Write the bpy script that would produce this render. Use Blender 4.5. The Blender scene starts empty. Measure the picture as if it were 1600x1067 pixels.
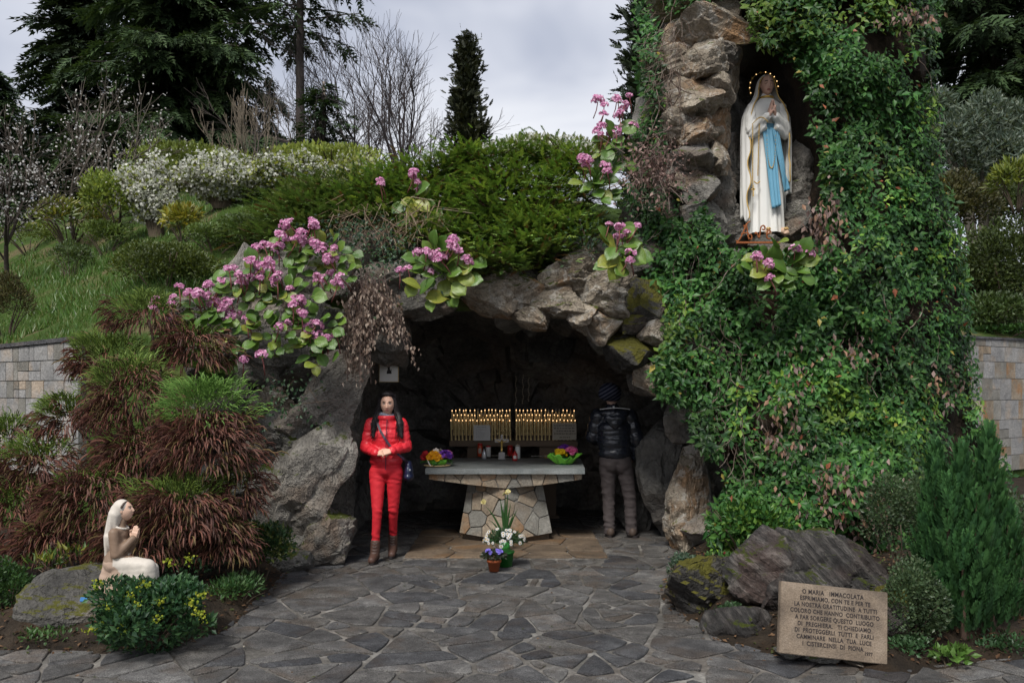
import bpy, bmesh, math, random
import numpy as np
from mathutils import Vector, Matrix, Euler

SC = bpy.context.scene
C = SC.collection
rng = np.random.default_rng(11)
random.seed(11)
R = math.radians
F, H, HY = 1300.0, 1.72, 604.0          # focal length in photo pixels, eye height, horizon row

# ------------------------------------------------------------------ camera, sky, sun, exposure
cam = bpy.data.objects.new('camera', bpy.data.cameras.new('camera'))
C.objects.link(cam)
cam.location = (0, 0, H)
cam.rotation_euler = (R(90), 0, 0)
cam.data.sensor_width = 36
cam.data.lens = F * 36 / 1600
cam.data.shift_y = (HY - 533.5) / 1600
cam.data.clip_start = 0.05
cam.data.clip_end = 2000
SC.camera = cam

world = bpy.data.worlds.new('World')
SC.world = world
world.use_nodes = True
wn = world.node_tree.nodes
wl = world.node_tree.links
wn.clear()
w_out = wn.new('ShaderNodeOutputWorld')
w_sky = wn.new('ShaderNodeTexSky')
w_sky.sky_type = 'NISHITA'
w_sky.sun_disc = False
w_sky.sun_elevation = R(52)
w_sky.sun_rotation = R(200)
w_b1 = wn.new('ShaderNodeBackground')
w_b1.inputs['Strength'].default_value = 0.06
w_b2 = wn.new('ShaderNodeBackground')
w_b2.inputs['Strength'].default_value = 1.0
w_mix = wn.new('ShaderNodeMixShader')
w_tc = wn.new('ShaderNodeTexCoord')
w_map = wn.new('ShaderNodeMapping')
w_map.inputs['Scale'].default_value = (1.0, 1.0, 3.2)
w_map.inputs['Location'].default_value = (14.2, 7.7, 2.6)
w_n = wn.new('ShaderNodeTexNoise')
w_n.inputs['Scale'].default_value = 1.7
w_n.inputs['Detail'].default_value = 4
w_n.inputs['Roughness'].default_value = 0.52
w_n.inputs['Distortion'].default_value = 0.6
w_r = wn.new('ShaderNodeValToRGB')
e = w_r.color_ramp.elements
e[0].position = 0.33
e[0].color = (0.17, 0.185, 0.228, 1)
e[1].position = 0.66
e[1].color = (0.345, 0.35, 0.368, 1)
e2 = w_r.color_ramp.elements.new(0.48)
e2.color = (0.265, 0.275, 0.308, 1)
w_mix.inputs[0].default_value = 0.93
wl.new(w_tc.outputs['Generated'], w_map.inputs['Vector'])
wl.new(w_map.outputs[0], w_n.inputs['Vector'])
wl.new(w_n.outputs[0], w_r.inputs[0])
wl.new(w_r.outputs[0], w_b2.inputs['Color'])
wl.new(w_sky.outputs[0], w_b1.inputs['Color'])
wl.new(w_b1.outputs[0], w_mix.inputs[1])
wl.new(w_b2.outputs[0], w_mix.inputs[2])
wl.new(w_mix.outputs[0], w_out.inputs['Surface'])

sun = bpy.data.objects.new('sun', bpy.data.lights.new('sun', 'SUN'))
C.objects.link(sun)
sun.data.energy = 1.5
sun.data.angle = R(16)
sun.data.color = (1.0, 0.965, 0.91)
sun.rotation_euler = Vector((0.22, 0.58, -0.79)).to_track_quat('-Z', 'Y').to_euler()

SC.view_settings.view_transform = 'Standard'
SC.view_settings.look = 'None'
SC.view_settings.gamma = 1
SC.view_settings.use_curve_mapping = False
SC.view_settings.exposure = 1.42
SC.cycles.max_bounces = 5
SC.cycles.diffuse_bounces = 4
SC.cycles.glossy_bounces = 2
SC.cycles.transmission_bounces = 4
SC.cycles.use_denoising = True

# ------------------------------------------------------------------ helpers
def at(px, py, Y):
    return np.array([(px - 800) * Y / F, Y, H + (HY - py) * Y / F])

def nrm(a):
    a = np.asarray(a, float)
    return a / np.maximum(np.linalg.norm(a, axis=-1, keepdims=True), 1e-9)

def _hash(i, j, k, seed):
    h = (i * 374761393 + j * 668265263 + k * 2147483647 + seed * 1274126177) & 0xFFFFFFFF
    h = ((h ^ (h >> 13)) * 1274126177) & 0xFFFFFFFF
    h = h ^ (h >> 16)
    return (h & 0xFFFFFF) / float(0xFFFFFF)

def vnoise(p, seed=0):
    p = np.atleast_2d(np.asarray(p, float))
    i = np.floor(p).astype(np.int64)
    f = p - i
    f = f * f * (3 - 2 * f)
    out = 0
    for dx in (0, 1):
        wx = f[:, 0] if dx else 1 - f[:, 0]
        for dy in (0, 1):
            wy = f[:, 1] if dy else 1 - f[:, 1]
            for dz in (0, 1):
                wz = f[:, 2] if dz else 1 - f[:, 2]
                out = out + wx * wy * wz * _hash(i[:, 0] + dx, i[:, 1] + dy, i[:, 2] + dz, seed)
    return out

def fbm(p, seed=0, oct=4):
    a, s, t = 0.5, 0.0, 0.0
    p = np.asarray(p, float)
    for o in range(oct):
        s = s + a * vnoise(p * 2 ** o, seed + o * 17)
        t += a
        a *= 0.5
    return s / t * 2 - 1

def raw_mesh(name, V, loops, counts, col=None, smooth=False):
    me = bpy.data.meshes.new(name)
    V = np.ascontiguousarray(V, dtype=np.float32).reshape(-1, 3)
    loops = np.ascontiguousarray(loops, dtype=np.int32).ravel()
    counts = np.ascontiguousarray(counts, dtype=np.int32).ravel()
    me.vertices.add(len(V))
    me.vertices.foreach_set('co', V.ravel())
    me.loops.add(len(loops))
    me.loops.foreach_set('vertex_index', loops)
    me.polygons.add(len(counts))
    st = np.zeros(len(counts), np.int32)
    st[1:] = np.cumsum(counts)[:-1]
    me.polygons.foreach_set('loop_start', st)
    me.polygons.foreach_set('loop_total', counts)
    me.polygons.foreach_set('use_smooth', np.full(len(counts), smooth, dtype=bool))
    me.update(calc_edges=True)
    if col is not None:
        col = np.asarray(col, np.float32)
        rgba = np.ones((len(V), 4), np.float32)
        rgba[:, :3] = col
        a = me.color_attributes.new('Col', 'FLOAT_COLOR', 'POINT')
        a.data.foreach_set('color', rgba.ravel())
    return me

def mesh_n(name, V, Fa, col=None, smooth=False):
    Fa = np.asarray(Fa)
    return raw_mesh(name, V, Fa.ravel(), np.full(len(Fa), Fa.shape[1]), col, smooth)

class MB:
    """collects shapes for ONE mesh"""
    def __init__(s):
        s.V, s.L, s.N, s.K, s.n = [], [], [], [], 0
    def add(s, V, faces, col=(1, 1, 1)):
        V = np.asarray(V, float).reshape(-1, 3)
        for f in faces:
            s.L.extend(int(i) + s.n for i in f)
            s.N.append(len(f))
        s.V.append(V)
        c = np.asarray(col, float)
        s.K.append(np.broadcast_to(c, (len(V), 3)))
        s.n += len(V)
        return s
    def box(s, lo, hi, col=(1, 1, 1), bev=0.0, M=None):
        lo, hi = np.asarray(lo, float), np.asarray(hi, float)
        if bev <= 0:
            V = np.array([[x, y, z] for z in (lo[2], hi[2]) for y in (lo[1], hi[1]) for x in (lo[0], hi[0])])
            Fc = [(0, 2, 3, 1), (4, 5, 7, 6), (0, 1, 5, 4), (2, 6, 7, 3), (0, 4, 6, 2), (1, 3, 7, 5)]
        else:
            bm = bmesh.new()
            bmesh.ops.create_cube(bm, size=1)
            for v in bm.verts:
                v.co = Vector(lo + (np.array(v.co) + .5) * (hi - lo))
            bmesh.ops.bevel(bm, geom=bm.edges[:], offset=bev, segments=2, affect='EDGES')
            bm.verts.ensure_lookup_table()
            V = np.array([v.co[:] for v in bm.verts])
            Fc = [[v.index for v in f.verts] for f in bm.faces]
            bm.free()
        if M is not None:
            V = V @ np.array(M.to_3x3()).T + np.array(M.translation)
        return s.add(V, Fc, col)
    def tube(s, P, r, n=6, col=(1, 1, 1), cap=True):
        P = np.asarray(P, float)
        r = np.broadcast_to(np.asarray(r, float), (len(P),))
        T = nrm(np.gradient(P, axis=0))
        ref = np.array([0.0, 0, 1]) if abs(T[0][2]) < .9 else np.array([1.0, 0, 0])
        V = []
        for i in range(len(P)):
            a = nrm(np.cross(T[i], ref))
            b = np.cross(T[i], a)
            ref = nrm(np.cross(a, T[i])) if True else ref
            th = np.arange(n) * 2 * math.pi / n
            V.append(P[i] + r[i] * (np.cos(th)[:, None] * a + np.sin(th)[:, None] * b))
        V = np.concatenate(V)
        Fc = [(i * n + k, i * n + (k + 1) % n, (i + 1) * n + (k + 1) % n, (i + 1) * n + k) for i in range(len(P) - 1) for k in range(n)]
        if cap:
            Fc += [tuple(range(n))[::-1], tuple((len(P) - 1) * n + k for k in range(n))]
        return s.add(V, Fc, col)
    def lathe(s, prof, n=16, c=(0, 0, 0), col=(1, 1, 1), cap=True, wob=None):
        V = []
        for i, (r, z) in enumerate(prof):
            th = np.arange(n) * 2 * math.pi / n
            rr = r if wob is None else r * wob(th, z)
            V.append(np.stack([rr * np.cos(th), rr * np.sin(th), np.full(n, z)], 1) + np.asarray(c))
        V = np.concatenate(V)
        m = len(prof)
        Fc = [(i * n + k, i * n + (k + 1) % n, (i + 1) * n + (k + 1) % n, (i + 1) * n + k) for i in range(m - 1) for k in range(n)]
        if cap:
            Fc += [tuple(range(n))[::-1], tuple((m - 1) * n + k for k in range(n))]
        return s.add(V, Fc, col)
    def ball(s, c, r, n=10, col=(1, 1, 1), M=None):
        r = np.broadcast_to(np.asarray(r, float), (3,))
        V = []
        m = max(4, n // 2 + 1)
        for i in range(1, m):
            ph = math.pi * i / m
            th = np.arange(n) * 2 * math.pi / n
            V.append(np.stack([math.sin(ph) * np.cos(th), math.sin(ph) * np.sin(th), np.full(n, math.cos(ph))], 1))
        V = np.concatenate(V + [np.array([[0, 0, 1.0], [0, 0, -1.0]])]) * r
        if M is not None:
            V = V @ np.array(M).T
        k = m - 1
        Fc = [(i * n + (j + 1) % n, i * n + j, (i + 1) * n + j, (i + 1) * n + (j + 1) % n) for i in range(k - 1) for j in range(n)]
        Fc += [(k * n, j, (j + 1) % n) for j in range(n)] + [(k * n + 1, (k - 1) * n + (j + 1) % n, (k - 1) * n + j) for j in range(n)]
        return s.add(V + np.asarray(c), Fc, col)
    def prism(s, poly, z0, z1, col=(1, 1, 1)):
        poly = np.asarray(poly, float)
        n = len(poly)
        V = np.concatenate([np.c_[poly, np.full(n, z0)], np.c_[poly, np.full(n, z1)]])
        Fc = [tuple(range(n))[::-1], tuple(range(n, 2 * n))] + [(i, (i + 1) % n, n + (i + 1) % n, n + i) for i in range(n)]
        return s.add(V, Fc, col)
    def grid(s, G, col=(1, 1, 1), flip=False):
        G = np.asarray(G, float)
        a, b = G.shape[:2]
        I = np.arange(a * b).reshape(a, b)
        Q = np.stack([I[:-1, :-1], I[:-1, 1:], I[1:, 1:], I[1:, :-1]], -1).reshape(-1, 4)
        if flip:
            Q = Q[:, ::-1]
        return s.add(G.reshape(-1, 3), Q.tolist(), col)
    def xf(s, M):
        A = np.array(M)
        s.V = [v @ A[:3, :3].T + A[:3, 3] for v in s.V]
        return s
    def mesh(s, name, smooth=False):
        return raw_mesh(name, np.concatenate(s.V), s.L, s.N, np.concatenate(s.K), smooth)

def link(name, me, mat=None, parent=None, loc=None, rot=None, scale=None):
    o = bpy.data.objects.new(name, me)
    C.objects.link(o)
    if mat is not None and me is not None and not len(me.materials):
        me.materials.append(MAT[mat] if isinstance(mat, str) else mat)
    if parent is not None:
        o.parent = parent
    if loc is not None:
        o.location = [float(v) for v in loc]
    if rot is not None:
        o.rotation_euler = rot
    if scale is not None:
        o.scale = (scale,) * 3 if np.isscalar(scale) else scale
    return o

def build(mb, name, mat, parent=None, smooth=False, **k):
    return link(name, mb.mesh(name, smooth), mat, parent, **k)

def tag(o, label=None, cat=None, group=None, kind=None):
    if label: o['label'] = label
    if cat: o['category'] = cat
    if group: o['group'] = group
    if kind: o['kind'] = kind
    return o

def thing(name, label, cat, loc=(0, 0, 0), group=None, rz=0.0):
    o = bpy.data.objects.new(name, None)
    o.empty_display_size = 0.1
    C.objects.link(o)
    o.location = [float(v) for v in loc]
    o.rotation_euler = (0, 0, rz)
    return tag(o, label, cat, group)

def smooth_me(me):
    me.polygons.foreach_set('use_smooth', np.ones(len(me.polygons), dtype=bool))
    return me

# leaf templates: x = width, y = towards the tip, z = face
LEAF = (np.array([[0, 0, 0], [-.27, .42, .07], [0, .5, -.02], [.27, .42, .07], [0, 1, -.10]]), np.array([[0, 3, 2], [0, 2, 1], [1, 2, 4], [2, 3, 4]]))
RHOMB = (np.array([[0, 0, 0], [.5, .45, .05], [0, 1, 0], [-.5, .45, .05]]), np.array([[0, 1, 2], [0, 2, 3]]))
LANCE = (np.array([[0, 0, 0], [.13, .45, .03], [0, 1, -.04], [-.13, .45, .03]]), np.array([[0, 1, 2], [0, 2, 3]]))
BLADE = (np.array([[-.05, 0, 0], [.05, 0, 0], [0, 1, 0]]), np.array([[0, 1, 2]]))

def spray(nside=5, ang=38, w=.055, ln=.36, seed=1, curl=.12, taper=.75, tri=False):
    g = np.random.default_rng(seed)
    V, Fc = [], []
    def blade(p, d, L, ww):
        n = nrm(np.cross(d, [0.2, .1, 1]))
        i = len(V)
        if tri:
            V.extend([p - n * ww, p + n * ww, p + d * L])
            Fc.append((i, i + 1, i + 2))
            return
        V.extend([p - n * ww * .3, p + d * L * .5 + n * ww, p + d * L, p + d * L * .5 - n * ww])
        Fc.extend([(i, i + 1, i + 2), (i, i + 2, i + 3)])
    for k in range(nside):
        t = (k + .3) / nside * .85
        for sgn in (-1, 1):
            a = R(ang + g.uniform(-10, 10))
            blade(np.array([0, t, -curl * t * t]), nrm([sgn * math.sin(a), math.cos(a), g.uniform(-.25, .3)]), ln * (1 - taper * t) * g.uniform(.8, 1.2), w)
    blade(np.array([0, .7, -curl * .5]), nrm([0, 1, -curl]), .32, w)
    i = len(V)
    V.extend([np.array([-.012, 0, 0]), np.array([.012, 0, 0]), np.array([0, .9, -curl * .8])])
    Fc.append((i, i + 1, i + 2))
    return np.array(V), np.array(Fc)

def scat(tp, pos, T, N, sc, col, jit=0.0):
    """copies of a small leaf shape, as vertex and face arrays"""
    tv, tf = tp
    pos, T = np.asarray(pos, float), nrm(T)
    n = len(pos)
    X = nrm(np.cross(T, N) + 1e-6)
    N = np.cross(X, T)
    sc = np.broadcast_to(np.asarray(sc, float), (n,)) if np.ndim(sc) < 2 else sc
    V = pos[:, None, :] + sc[:, None, None] * (tv[None, :, 0:1] * X[:, None] + tv[None, :, 1:2] * T[:, None] + tv[None, :, 2:3] * N[:, None])
    K = len(tv)
    Fa = (tf[None] + (np.arange(n) * K)[:, None, None]).reshape(-1, 3)
    cc = np.repeat(np.broadcast_to(np.asarray(col, float), (n, 3)), K, 0)
    return V.reshape(-1, 3), Fa, cc

def foliage(name, parts, mat, parent=None, kind=None, smooth=False):
    V, Fa, Cc, n = [], [], [], 0
    for v, f, c in parts:
        V.append(v); Fa.append(f + n); Cc.append(c); n += len(v)
    o = link(name, mesh_n(name, np.concatenate(V), np.concatenate(Fa), np.concatenate(Cc), smooth), mat, parent)
    if kind: o['kind'] = kind
    return o

def pick(cols, n, g=None, var=.18):
    g = g or rng
    cols = np.asarray(cols, float)
    c = cols[g.integers(0, len(cols), n)]
    return np.clip(c * (1 + g.uniform(-var, var, (n, 1))), 0, 1)

def unit(n, g=None):
    g = g or rng
    return nrm(g.normal(size=(n, 3)))

def segs(P0, P1, R0, R1, n=4, col=(.1, .08, .06)):
    """many short tapered tubes at once"""
    P0, P1 = np.asarray(P0, float), np.asarray(P1, float)
    T = nrm(P1 - P0)
    ref = np.where(np.abs(T[:, 2:3]) < .9, np.array([[0, 0, 1.0]]), np.array([[1.0, 0, 0]]))
    a = nrm(np.cross(T, ref)); b = np.cross(T, a)
    th = np.arange(n) * 2 * math.pi / n
    ring = np.cos(th)[None, :, None] * a[:, None] + np.sin(th)[None, :, None] * b[:, None]
    V = np.concatenate([P0[:, None] + np.asarray(R0)[:, None, None] * ring, P1[:, None] + np.asarray(R1)[:, None, None] * ring], 1)
    t = []
    for k in range(n):
        q = (k + 1) % n
        t += [(k, q, n + q), (k, n + q, n + k)]
    Fa = (np.array(t)[None] + (np.arange(len(P0)) * 2 * n)[:, None, None]).reshape(-1, 3)
    return V.reshape(-1, 3), Fa, np.broadcast_to(np.asarray(col, float), (len(P0) * 2 * n, 3)) if np.ndim(col) == 1 else np.repeat(col, 2 * n, 0)

def inside(poly, x, y):
    x, y = np.asarray(x, float), np.asarray(y, float)
    r = np.zeros(x.shape, bool)
    n = len(poly)
    for i in range(n):
        x1, y1 = poly[i]; x2, y2 = poly[(i + 1) % n]
        if y1 == y2: continue
        c = ((y1 > y) != (y2 > y)) & (x < (x2 - x1) * (y - y1) / (y2 - y1) + x1)
        r ^= c
    return r

def sdist(poly, x, y):
    """signed distance to a polygon, positive inside"""
    p = np.stack([np.asarray(x, float), np.asarray(y, float)], -1)
    d = np.full(p.shape[:-1], 1e9)
    n = len(poly)
    for i in range(n):
        a, b = np.array(poly[i], float), np.array(poly[(i + 1) % n], float)
        ab = b - a
        t = np.clip(((p - a) @ ab) / max(ab @ ab, 1e-9), 0, 1)
        d = np.minimum(d, np.linalg.norm(p - a - t[..., None] * ab, axis=-1))
    return np.where(inside(poly, p[..., 0], p[..., 1]), d, -d)

def clip(poly, nx, ny, d):
    """keep the side nx*x+ny*y <= d"""
    out = []
    n = len(poly)
    for i in range(n):
        a, b = poly[i], poly[(i + 1) % n]
        sa, sb = nx * a[0] + ny * a[1] - d, nx * b[0] + ny * b[1] - d
        if sa <= 0: out.append(a)
        if (sa < 0) != (sb < 0) and abs(sa - sb) > 1e-12:
            t = sa / (sa - sb)
            out.append((a[0] + t * (b[0] - a[0]), a[1] + t * (b[1] - a[1])))
    return out

def cells(sites, frame, gap, wt=None):
    """irregular stones: one convex outline per site, with joints of the given width"""
    sites = np.asarray(sites, float)
    res = []
    for i, s in enumerate(sites):
        poly = list(frame)
        d2 = np.sum((sites - s) ** 2, 1)
        for j in np.argsort(d2)[1:26]:
            v = sites[j] - s
            L = math.sqrt(d2[j])
            n = v / L
            w = 0 if wt is None else (wt[i] - wt[j])
            poly = clip(poly, n[0], n[1], n @ s + L / 2 * (1 + w) - gap / 2)
            if len(poly) < 3: break
        res.append(poly if len(poly) >= 3 else None)
    return res

def area(p):
    return abs(sum(p[i][0] * p[(i + 1) % len(p)][1] - p[(i + 1) % len(p)][0] * p[i][1] for i in range(len(p)))) / 2
# ------------------------------------------------------------------ materials (all procedural)
MAT = {}

class NT:
    def __init__(s, name, rough=.6, spec=.3):
        s.m = bpy.data.materials.new(name)
        s.m.use_nodes = True
        s.t = s.m.node_tree
        s.b = s.t.nodes['Principled BSDF']
        s.out = s.t.nodes['Material Output']
        s.b.inputs['Roughness'].default_value = rough
        s.b.inputs['Specular IOR Level'].default_value = spec
        MAT[name] = s.m
    def n(s, typ, **k):
        x = s.t.nodes.new(typ)
        for a, v in k.items():
            if hasattr(x, a): setattr(x, a, v)
            else: x.inputs[a.replace('_', ' ')].default_value = v
        return x
    def l(s, a, b):
        s.t.links.new(a, b)
        return b
    def noise(s, vec, scale, detail=6, rough=.55, dist=0.0):
        x = s.n('ShaderNodeTexNoise')
        x.inputs['Scale'].default_value = scale
        x.inputs['Detail'].default_value = detail
        x.inputs['Roughness'].default_value = rough
        x.inputs['Distortion'].default_value = dist
        if vec is not None: s.l(vec, x.inputs['Vector'])
        return x.outputs[0]
    def ramp(s, fac, *stops):
        x = s.n('ShaderNodeValToRGB')
        el = x.color_ramp.elements
        while len(el) < len(stops): el.new(.5)
        for q, (p, c) in zip(el, stops):
            q.position = p
            q.color = (*c, 1) if not np.isscalar(c) else (c, c, c, 1)
        s.l(fac, x.inputs[0])
        return x.outputs[0]
    def mix(s, fac, a, b, mode='MIX'):
        x = s.n('ShaderNodeMix', data_type='RGBA', blend_type=mode)
        for v, i in ((fac, 0), (a, 6), (b, 7)):
            if isinstance(v, bpy.types.NodeSocket): s.l(v, x.inputs[i])
            elif np.isscalar(v): x.inputs[i].default_value = v
            else: x.inputs[i].default_value = (*v, 1)
        return x.outputs[2]
    def math(s, op, a, b=0.0):
        x = s.n('ShaderNodeMath', operation=op)
        for v, i in ((a, 0), (b, 1)):
            if isinstance(v, bpy.types.NodeSocket): s.l(v, x.inputs[i])
            else: x.inputs[i].default_value = v
        return x.outputs[0]
    def coord(s, scale=(1, 1, 1), rnd=True, kind='Object', rot=(0, 0, 0)):
        tc = s.n('ShaderNodeTexCoord')
        mp = s.n('ShaderNodeMapping')
        mp.inputs['Scale'].default_value = scale
        if any(rot):
            m0 = s.n('ShaderNodeMapping')
            m0.inputs['Rotation'].default_value = rot
            s.l(tc.outputs[kind], m0.inputs['Vector'])
            s.l(m0.outputs[0], mp.inputs['Vector'])
        else:
            s.l(tc.outputs[kind], mp.inputs['Vector'])
        if rnd:
            oi = s.n('ShaderNodeObjectInfo')
            v = s.n('ShaderNodeVectorMath', operation='SCALE')
            v.inputs[0].default_value = (37, 53, 71)
            s.l(oi.outputs['Random'], v.inputs['Scale'])
            s.l(v.outputs[0], mp.inputs['Location'])
        return mp.outputs[0]
    def rand(s):
        return s.n('ShaderNodeObjectInfo').outputs['Random']
    def bump(s, h, strength=.4, dist=.02):
        x = s.n('ShaderNodeBump')
        x.inputs['Strength'].default_value = strength
        x.inputs['Distance'].default_value = dist
        s.l(h, x.inputs['Height'])
        s.l(x.outputs[0], s.b.inputs['Normal'])
        return x
    def base(s, c):
        if isinstance(c, bpy.types.NodeSocket): s.l(c, s.b.inputs['Base Color'])
        else: s.b.inputs['Base Color'].default_value = (*c, 1)
        return s

def plain(name, c, rough=.6, spec=.3, var=.25, sc=20, bump=.15, metal=0.0):
    m = NT(name, rough, spec)
    v = m.coord()
    n = m.noise(v, sc, 2)
    m.base(m.mix(n, [x * (1 - var) for x in c], [min(1, x * (1 + var)) for x in c]))
    if bump: m.bump(n, bump, .01)
    m.b.inputs['Metallic'].default_value = metal
    return m

def stone(name, dark, mid, lite, rust=(.25, .14, .07), rustamt=.5, scale=2.2, moss=0.0, mossc=(.06, .075, .012), layer=None, rough=.85, bump=.7, white=0.0, fine=14, rvar=.45, cracks=.4, lrot=(.3, .9, .4), grain=.5, vary=False):
    m = NT(name, rough, .2)
    v = m.coord()
    vl = m.coord(scale=layer, rot=lrot) if layer else v
    n1 = m.noise(vl, scale, 7, .68)
    n2 = m.noise(v, scale * .6, 3, .6)
    n3 = m.noise(vl, scale * fine, 2, .7)
    c = m.ramp(n1, (.28, dark), (.5, mid), (.74, lite))
    c = m.mix(m.math('MULTIPLY', m.ramp(n2, (.5, 0.0), (.64, 1.0)), rustamt), c, rust)
    c = m.mix(grain, c, m.ramp(n3, (.3, .25), (.7, 1.15)), 'MULTIPLY')
    n6 = m.noise(vl, scale * 1.4, 3, .6)
    crk = m.ramp(n6, (.478, 1.0), (.497, .22), (.503, .22), (.522, 1.0))
    c = m.mix(cracks, c, crk, 'MULTIPLY')
    if vary: c = m.mix(1.0, c, m.ramp(m.rand(), (0, (.55, .57, .62)), (.35, (.85, .85, .86)), (.7, (1.0, .96, .90)), (1, (1.42, 1.4, 1.36))), 'MULTIPLY')
    else: c = m.mix(m.ramp(m.rand(), (0, .0), (1, rvar)), c, [x * .45 for x in mid])
    if white:
        n5 = m.noise(v, scale * 1.7, 4, .65, 1.5)
        c = m.mix(m.math('MULTIPLY', m.ramp(n5, (.53, 0.0), (.58, 1.0)), white), c, (.42, .40, .36))
    if moss:
        g = m.n('ShaderNodeNewGeometry')
        sp = m.n('ShaderNodeSeparateXYZ')
        m.l(g.outputs['Normal'], sp.inputs[0])
        n4 = m.noise(v, scale * 1.5, 4, .7)
        k = m.math('ADD', m.math('MULTIPLY', sp.outputs[2], .30), n4)
        mk = m.ramp(k, (.78 - moss * .3, 0.0), (.86 - moss * .3, 1.0))
        c = m.mix(mk, c, m.mix(n3, [x * .5 for x in mossc], [x * 1.5 for x in mossc]))
    m.base(c)
    m.bump(m.math('ADD', m.math('MULTIPLY', n1, 1.8), m.math('ADD', m.math('MULTIPLY', n3, .5), m.math('MULTIPLY', crk, .3 * cracks))), bump, .05)
    return m

stone('rock', (.065, .063, .06), (.20, .19, .17), (.40, .375, .335), rustamt=.45, moss=.2, bump=1.0, scale=3.4)
stone('rock_pale', (.11, .105, .095), (.27, .25, .22), (.46, .43, .38), rustamt=.35, scale=3.0, layer=(1, 1, 1.7), moss=.1, bump=1.0)
stone('rock_warm', (.11, .09, .07), (.31, .26, .20), (.52, .46, .37), rust=(.33, .18, .08), rustamt=.8, moss=.15, white=.55, scale=3.2, bump=.95)
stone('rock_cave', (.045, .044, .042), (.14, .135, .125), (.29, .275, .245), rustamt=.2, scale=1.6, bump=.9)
stone('rock_schist', (.016, .016, .017), (.085, .08, .076), (.36, .33, .30), rust=(.16, .09, .07), rustamt=.4, scale=2.6, layer=(7, 2, .7), lrot=(0, .8, 0), moss=.16, bump=1.0, cracks=.3)
stone('rock_mossy', (.02, .02, .02), (.07, .066, .06), (.17, .16, .14), rustamt=.3, scale=3.0, moss=.78, mossc=(.075, .07, .012), bump=.9)
stone('rock_moss_low', (.035, .034, .032), (.11, .105, .095), (.24, .225, .20), rustamt=.3, scale=3.0, moss=.12, mossc=(.07, .07, .012), bump=.9)
stone('paving', (.09, .089, .09), (.18, .178, .178), (.36, .355, .345), rust=(.16, .12, .09), rustamt=.5, rvar=.8, fine=30, scale=4.6, rough=.82, bump=1.0, cracks=.25, grain=.95, vary=True)
stone('paving_brown', (.07, .055, .042), (.16, .12, .085), (.27, .205, .14), rust=(.21, .115, .05), rustamt=.6, scale=3.0, rough=.65, bump=.4, cracks=.2)
stone('mortar', (.012, .011, .010), (.16, .15, .135), (.52, .50, .46), rustamt=.1, scale=3.0, bump=.5, cracks=.2)
stone('slate_top', (.16, .18, .18), (.26, .28, .275), (.38, .395, .385), rustamt=.12, scale=4, rough=.55, bump=.3, cracks=0.0, fine=24)
stone('clad', (.16, .125, .09), (.33, .27, .20), (.50, .43, .33), rust=(.36, .175, .065), rustamt=.9, scale=3.5, bump=.35, cracks=0.0)
stone('clad_grey', (.13, .125, .11), (.26, .25, .22), (.38, .365, .33), rust=(.33, .2, .1), rustamt=.3, scale=4, bump=.35, cracks=0.0)
stone('tile_stone', (.19, .19, .19), (.33, .325, .315), (.48, .46, .43), rust=(.45, .33, .21), rustamt=.6, scale=2.5, bump=.35, cracks=.15)
stone('coping', (.05, .05, .052), (.10, .10, .105), (.18, .18, .18), rustamt=.2, scale=3)
stone('granite', (.13, .10, .075), (.27, .21, .155), (.40, .325, .25), rust=(.075, .066, .058), rustamt=.5, scale=5, fine=20, rough=.75, bump=.3, cracks=0.0)
stone('soil', (.014, .010, .007), (.038, .028, .019), (.085, .062, .042), rust=(.07, .04, .02), rustamt=.5, scale=5, bump=1.0, cracks=0.0)

def terrain_mat():
    m = NT('hill', .95, .1)
    v = m.coord(rnd=False)
    n = m.noise(v, .9, 4, .6)
    n2 = m.noise(v, 9, 2, .7)
    c = m.ramp(n, (.36, (.035, .06, .012)), (.52, (.05, .085, .018)), (.62, (.13, .105, .055)), (.72, (.07, .075, .03)))
    m.base(m.mix(.6, c, m.ramp(n2, (.2, .3), (.8, 1.0)), 'MULTIPLY'))
    m.bump(n2, .8, .06)
terrain_mat()

def leafmat(name, rough=.42, spec=.4, trans=.3, tint=(1.25, 1.15, .6)):
    m = NT(name, rough, spec)
    a = m.n('ShaderNodeAttribute')
    a.attribute_name = 'Col'
    m.base(a.outputs['Color'])
    if trans:
        tr = m.n('ShaderNodeBsdfTranslucent')
        m.l(m.mix(1.0, a.outputs['Color'], tint, 'MULTIPLY'), tr.inputs['Color'])
        mx = m.n('ShaderNodeMixShader')
        mx.inputs[0].default_value = trans
        m.l(m.b.outputs[0], mx.inputs[1])
        m.l(tr.outputs[0], mx.inputs[2])
        m.l(mx.outputs[0], m.out.inputs['Surface'])
    return m
leafmat('leaf')
leafmat('leaf_gloss', .46, .32, .28)
leafmat('needle', .6, .25, .15)
leafmat('petal', .6, .2, .4, (1.1, 1.1, 1.1))
leafmat('dry', .8, .15, .2, (1.1, 1, .9))
leafmat('wood', .9, .15, 0)
leafmat('painted', .55, .3, 0)
leafmat('skin', .5, .35, 0)

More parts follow.
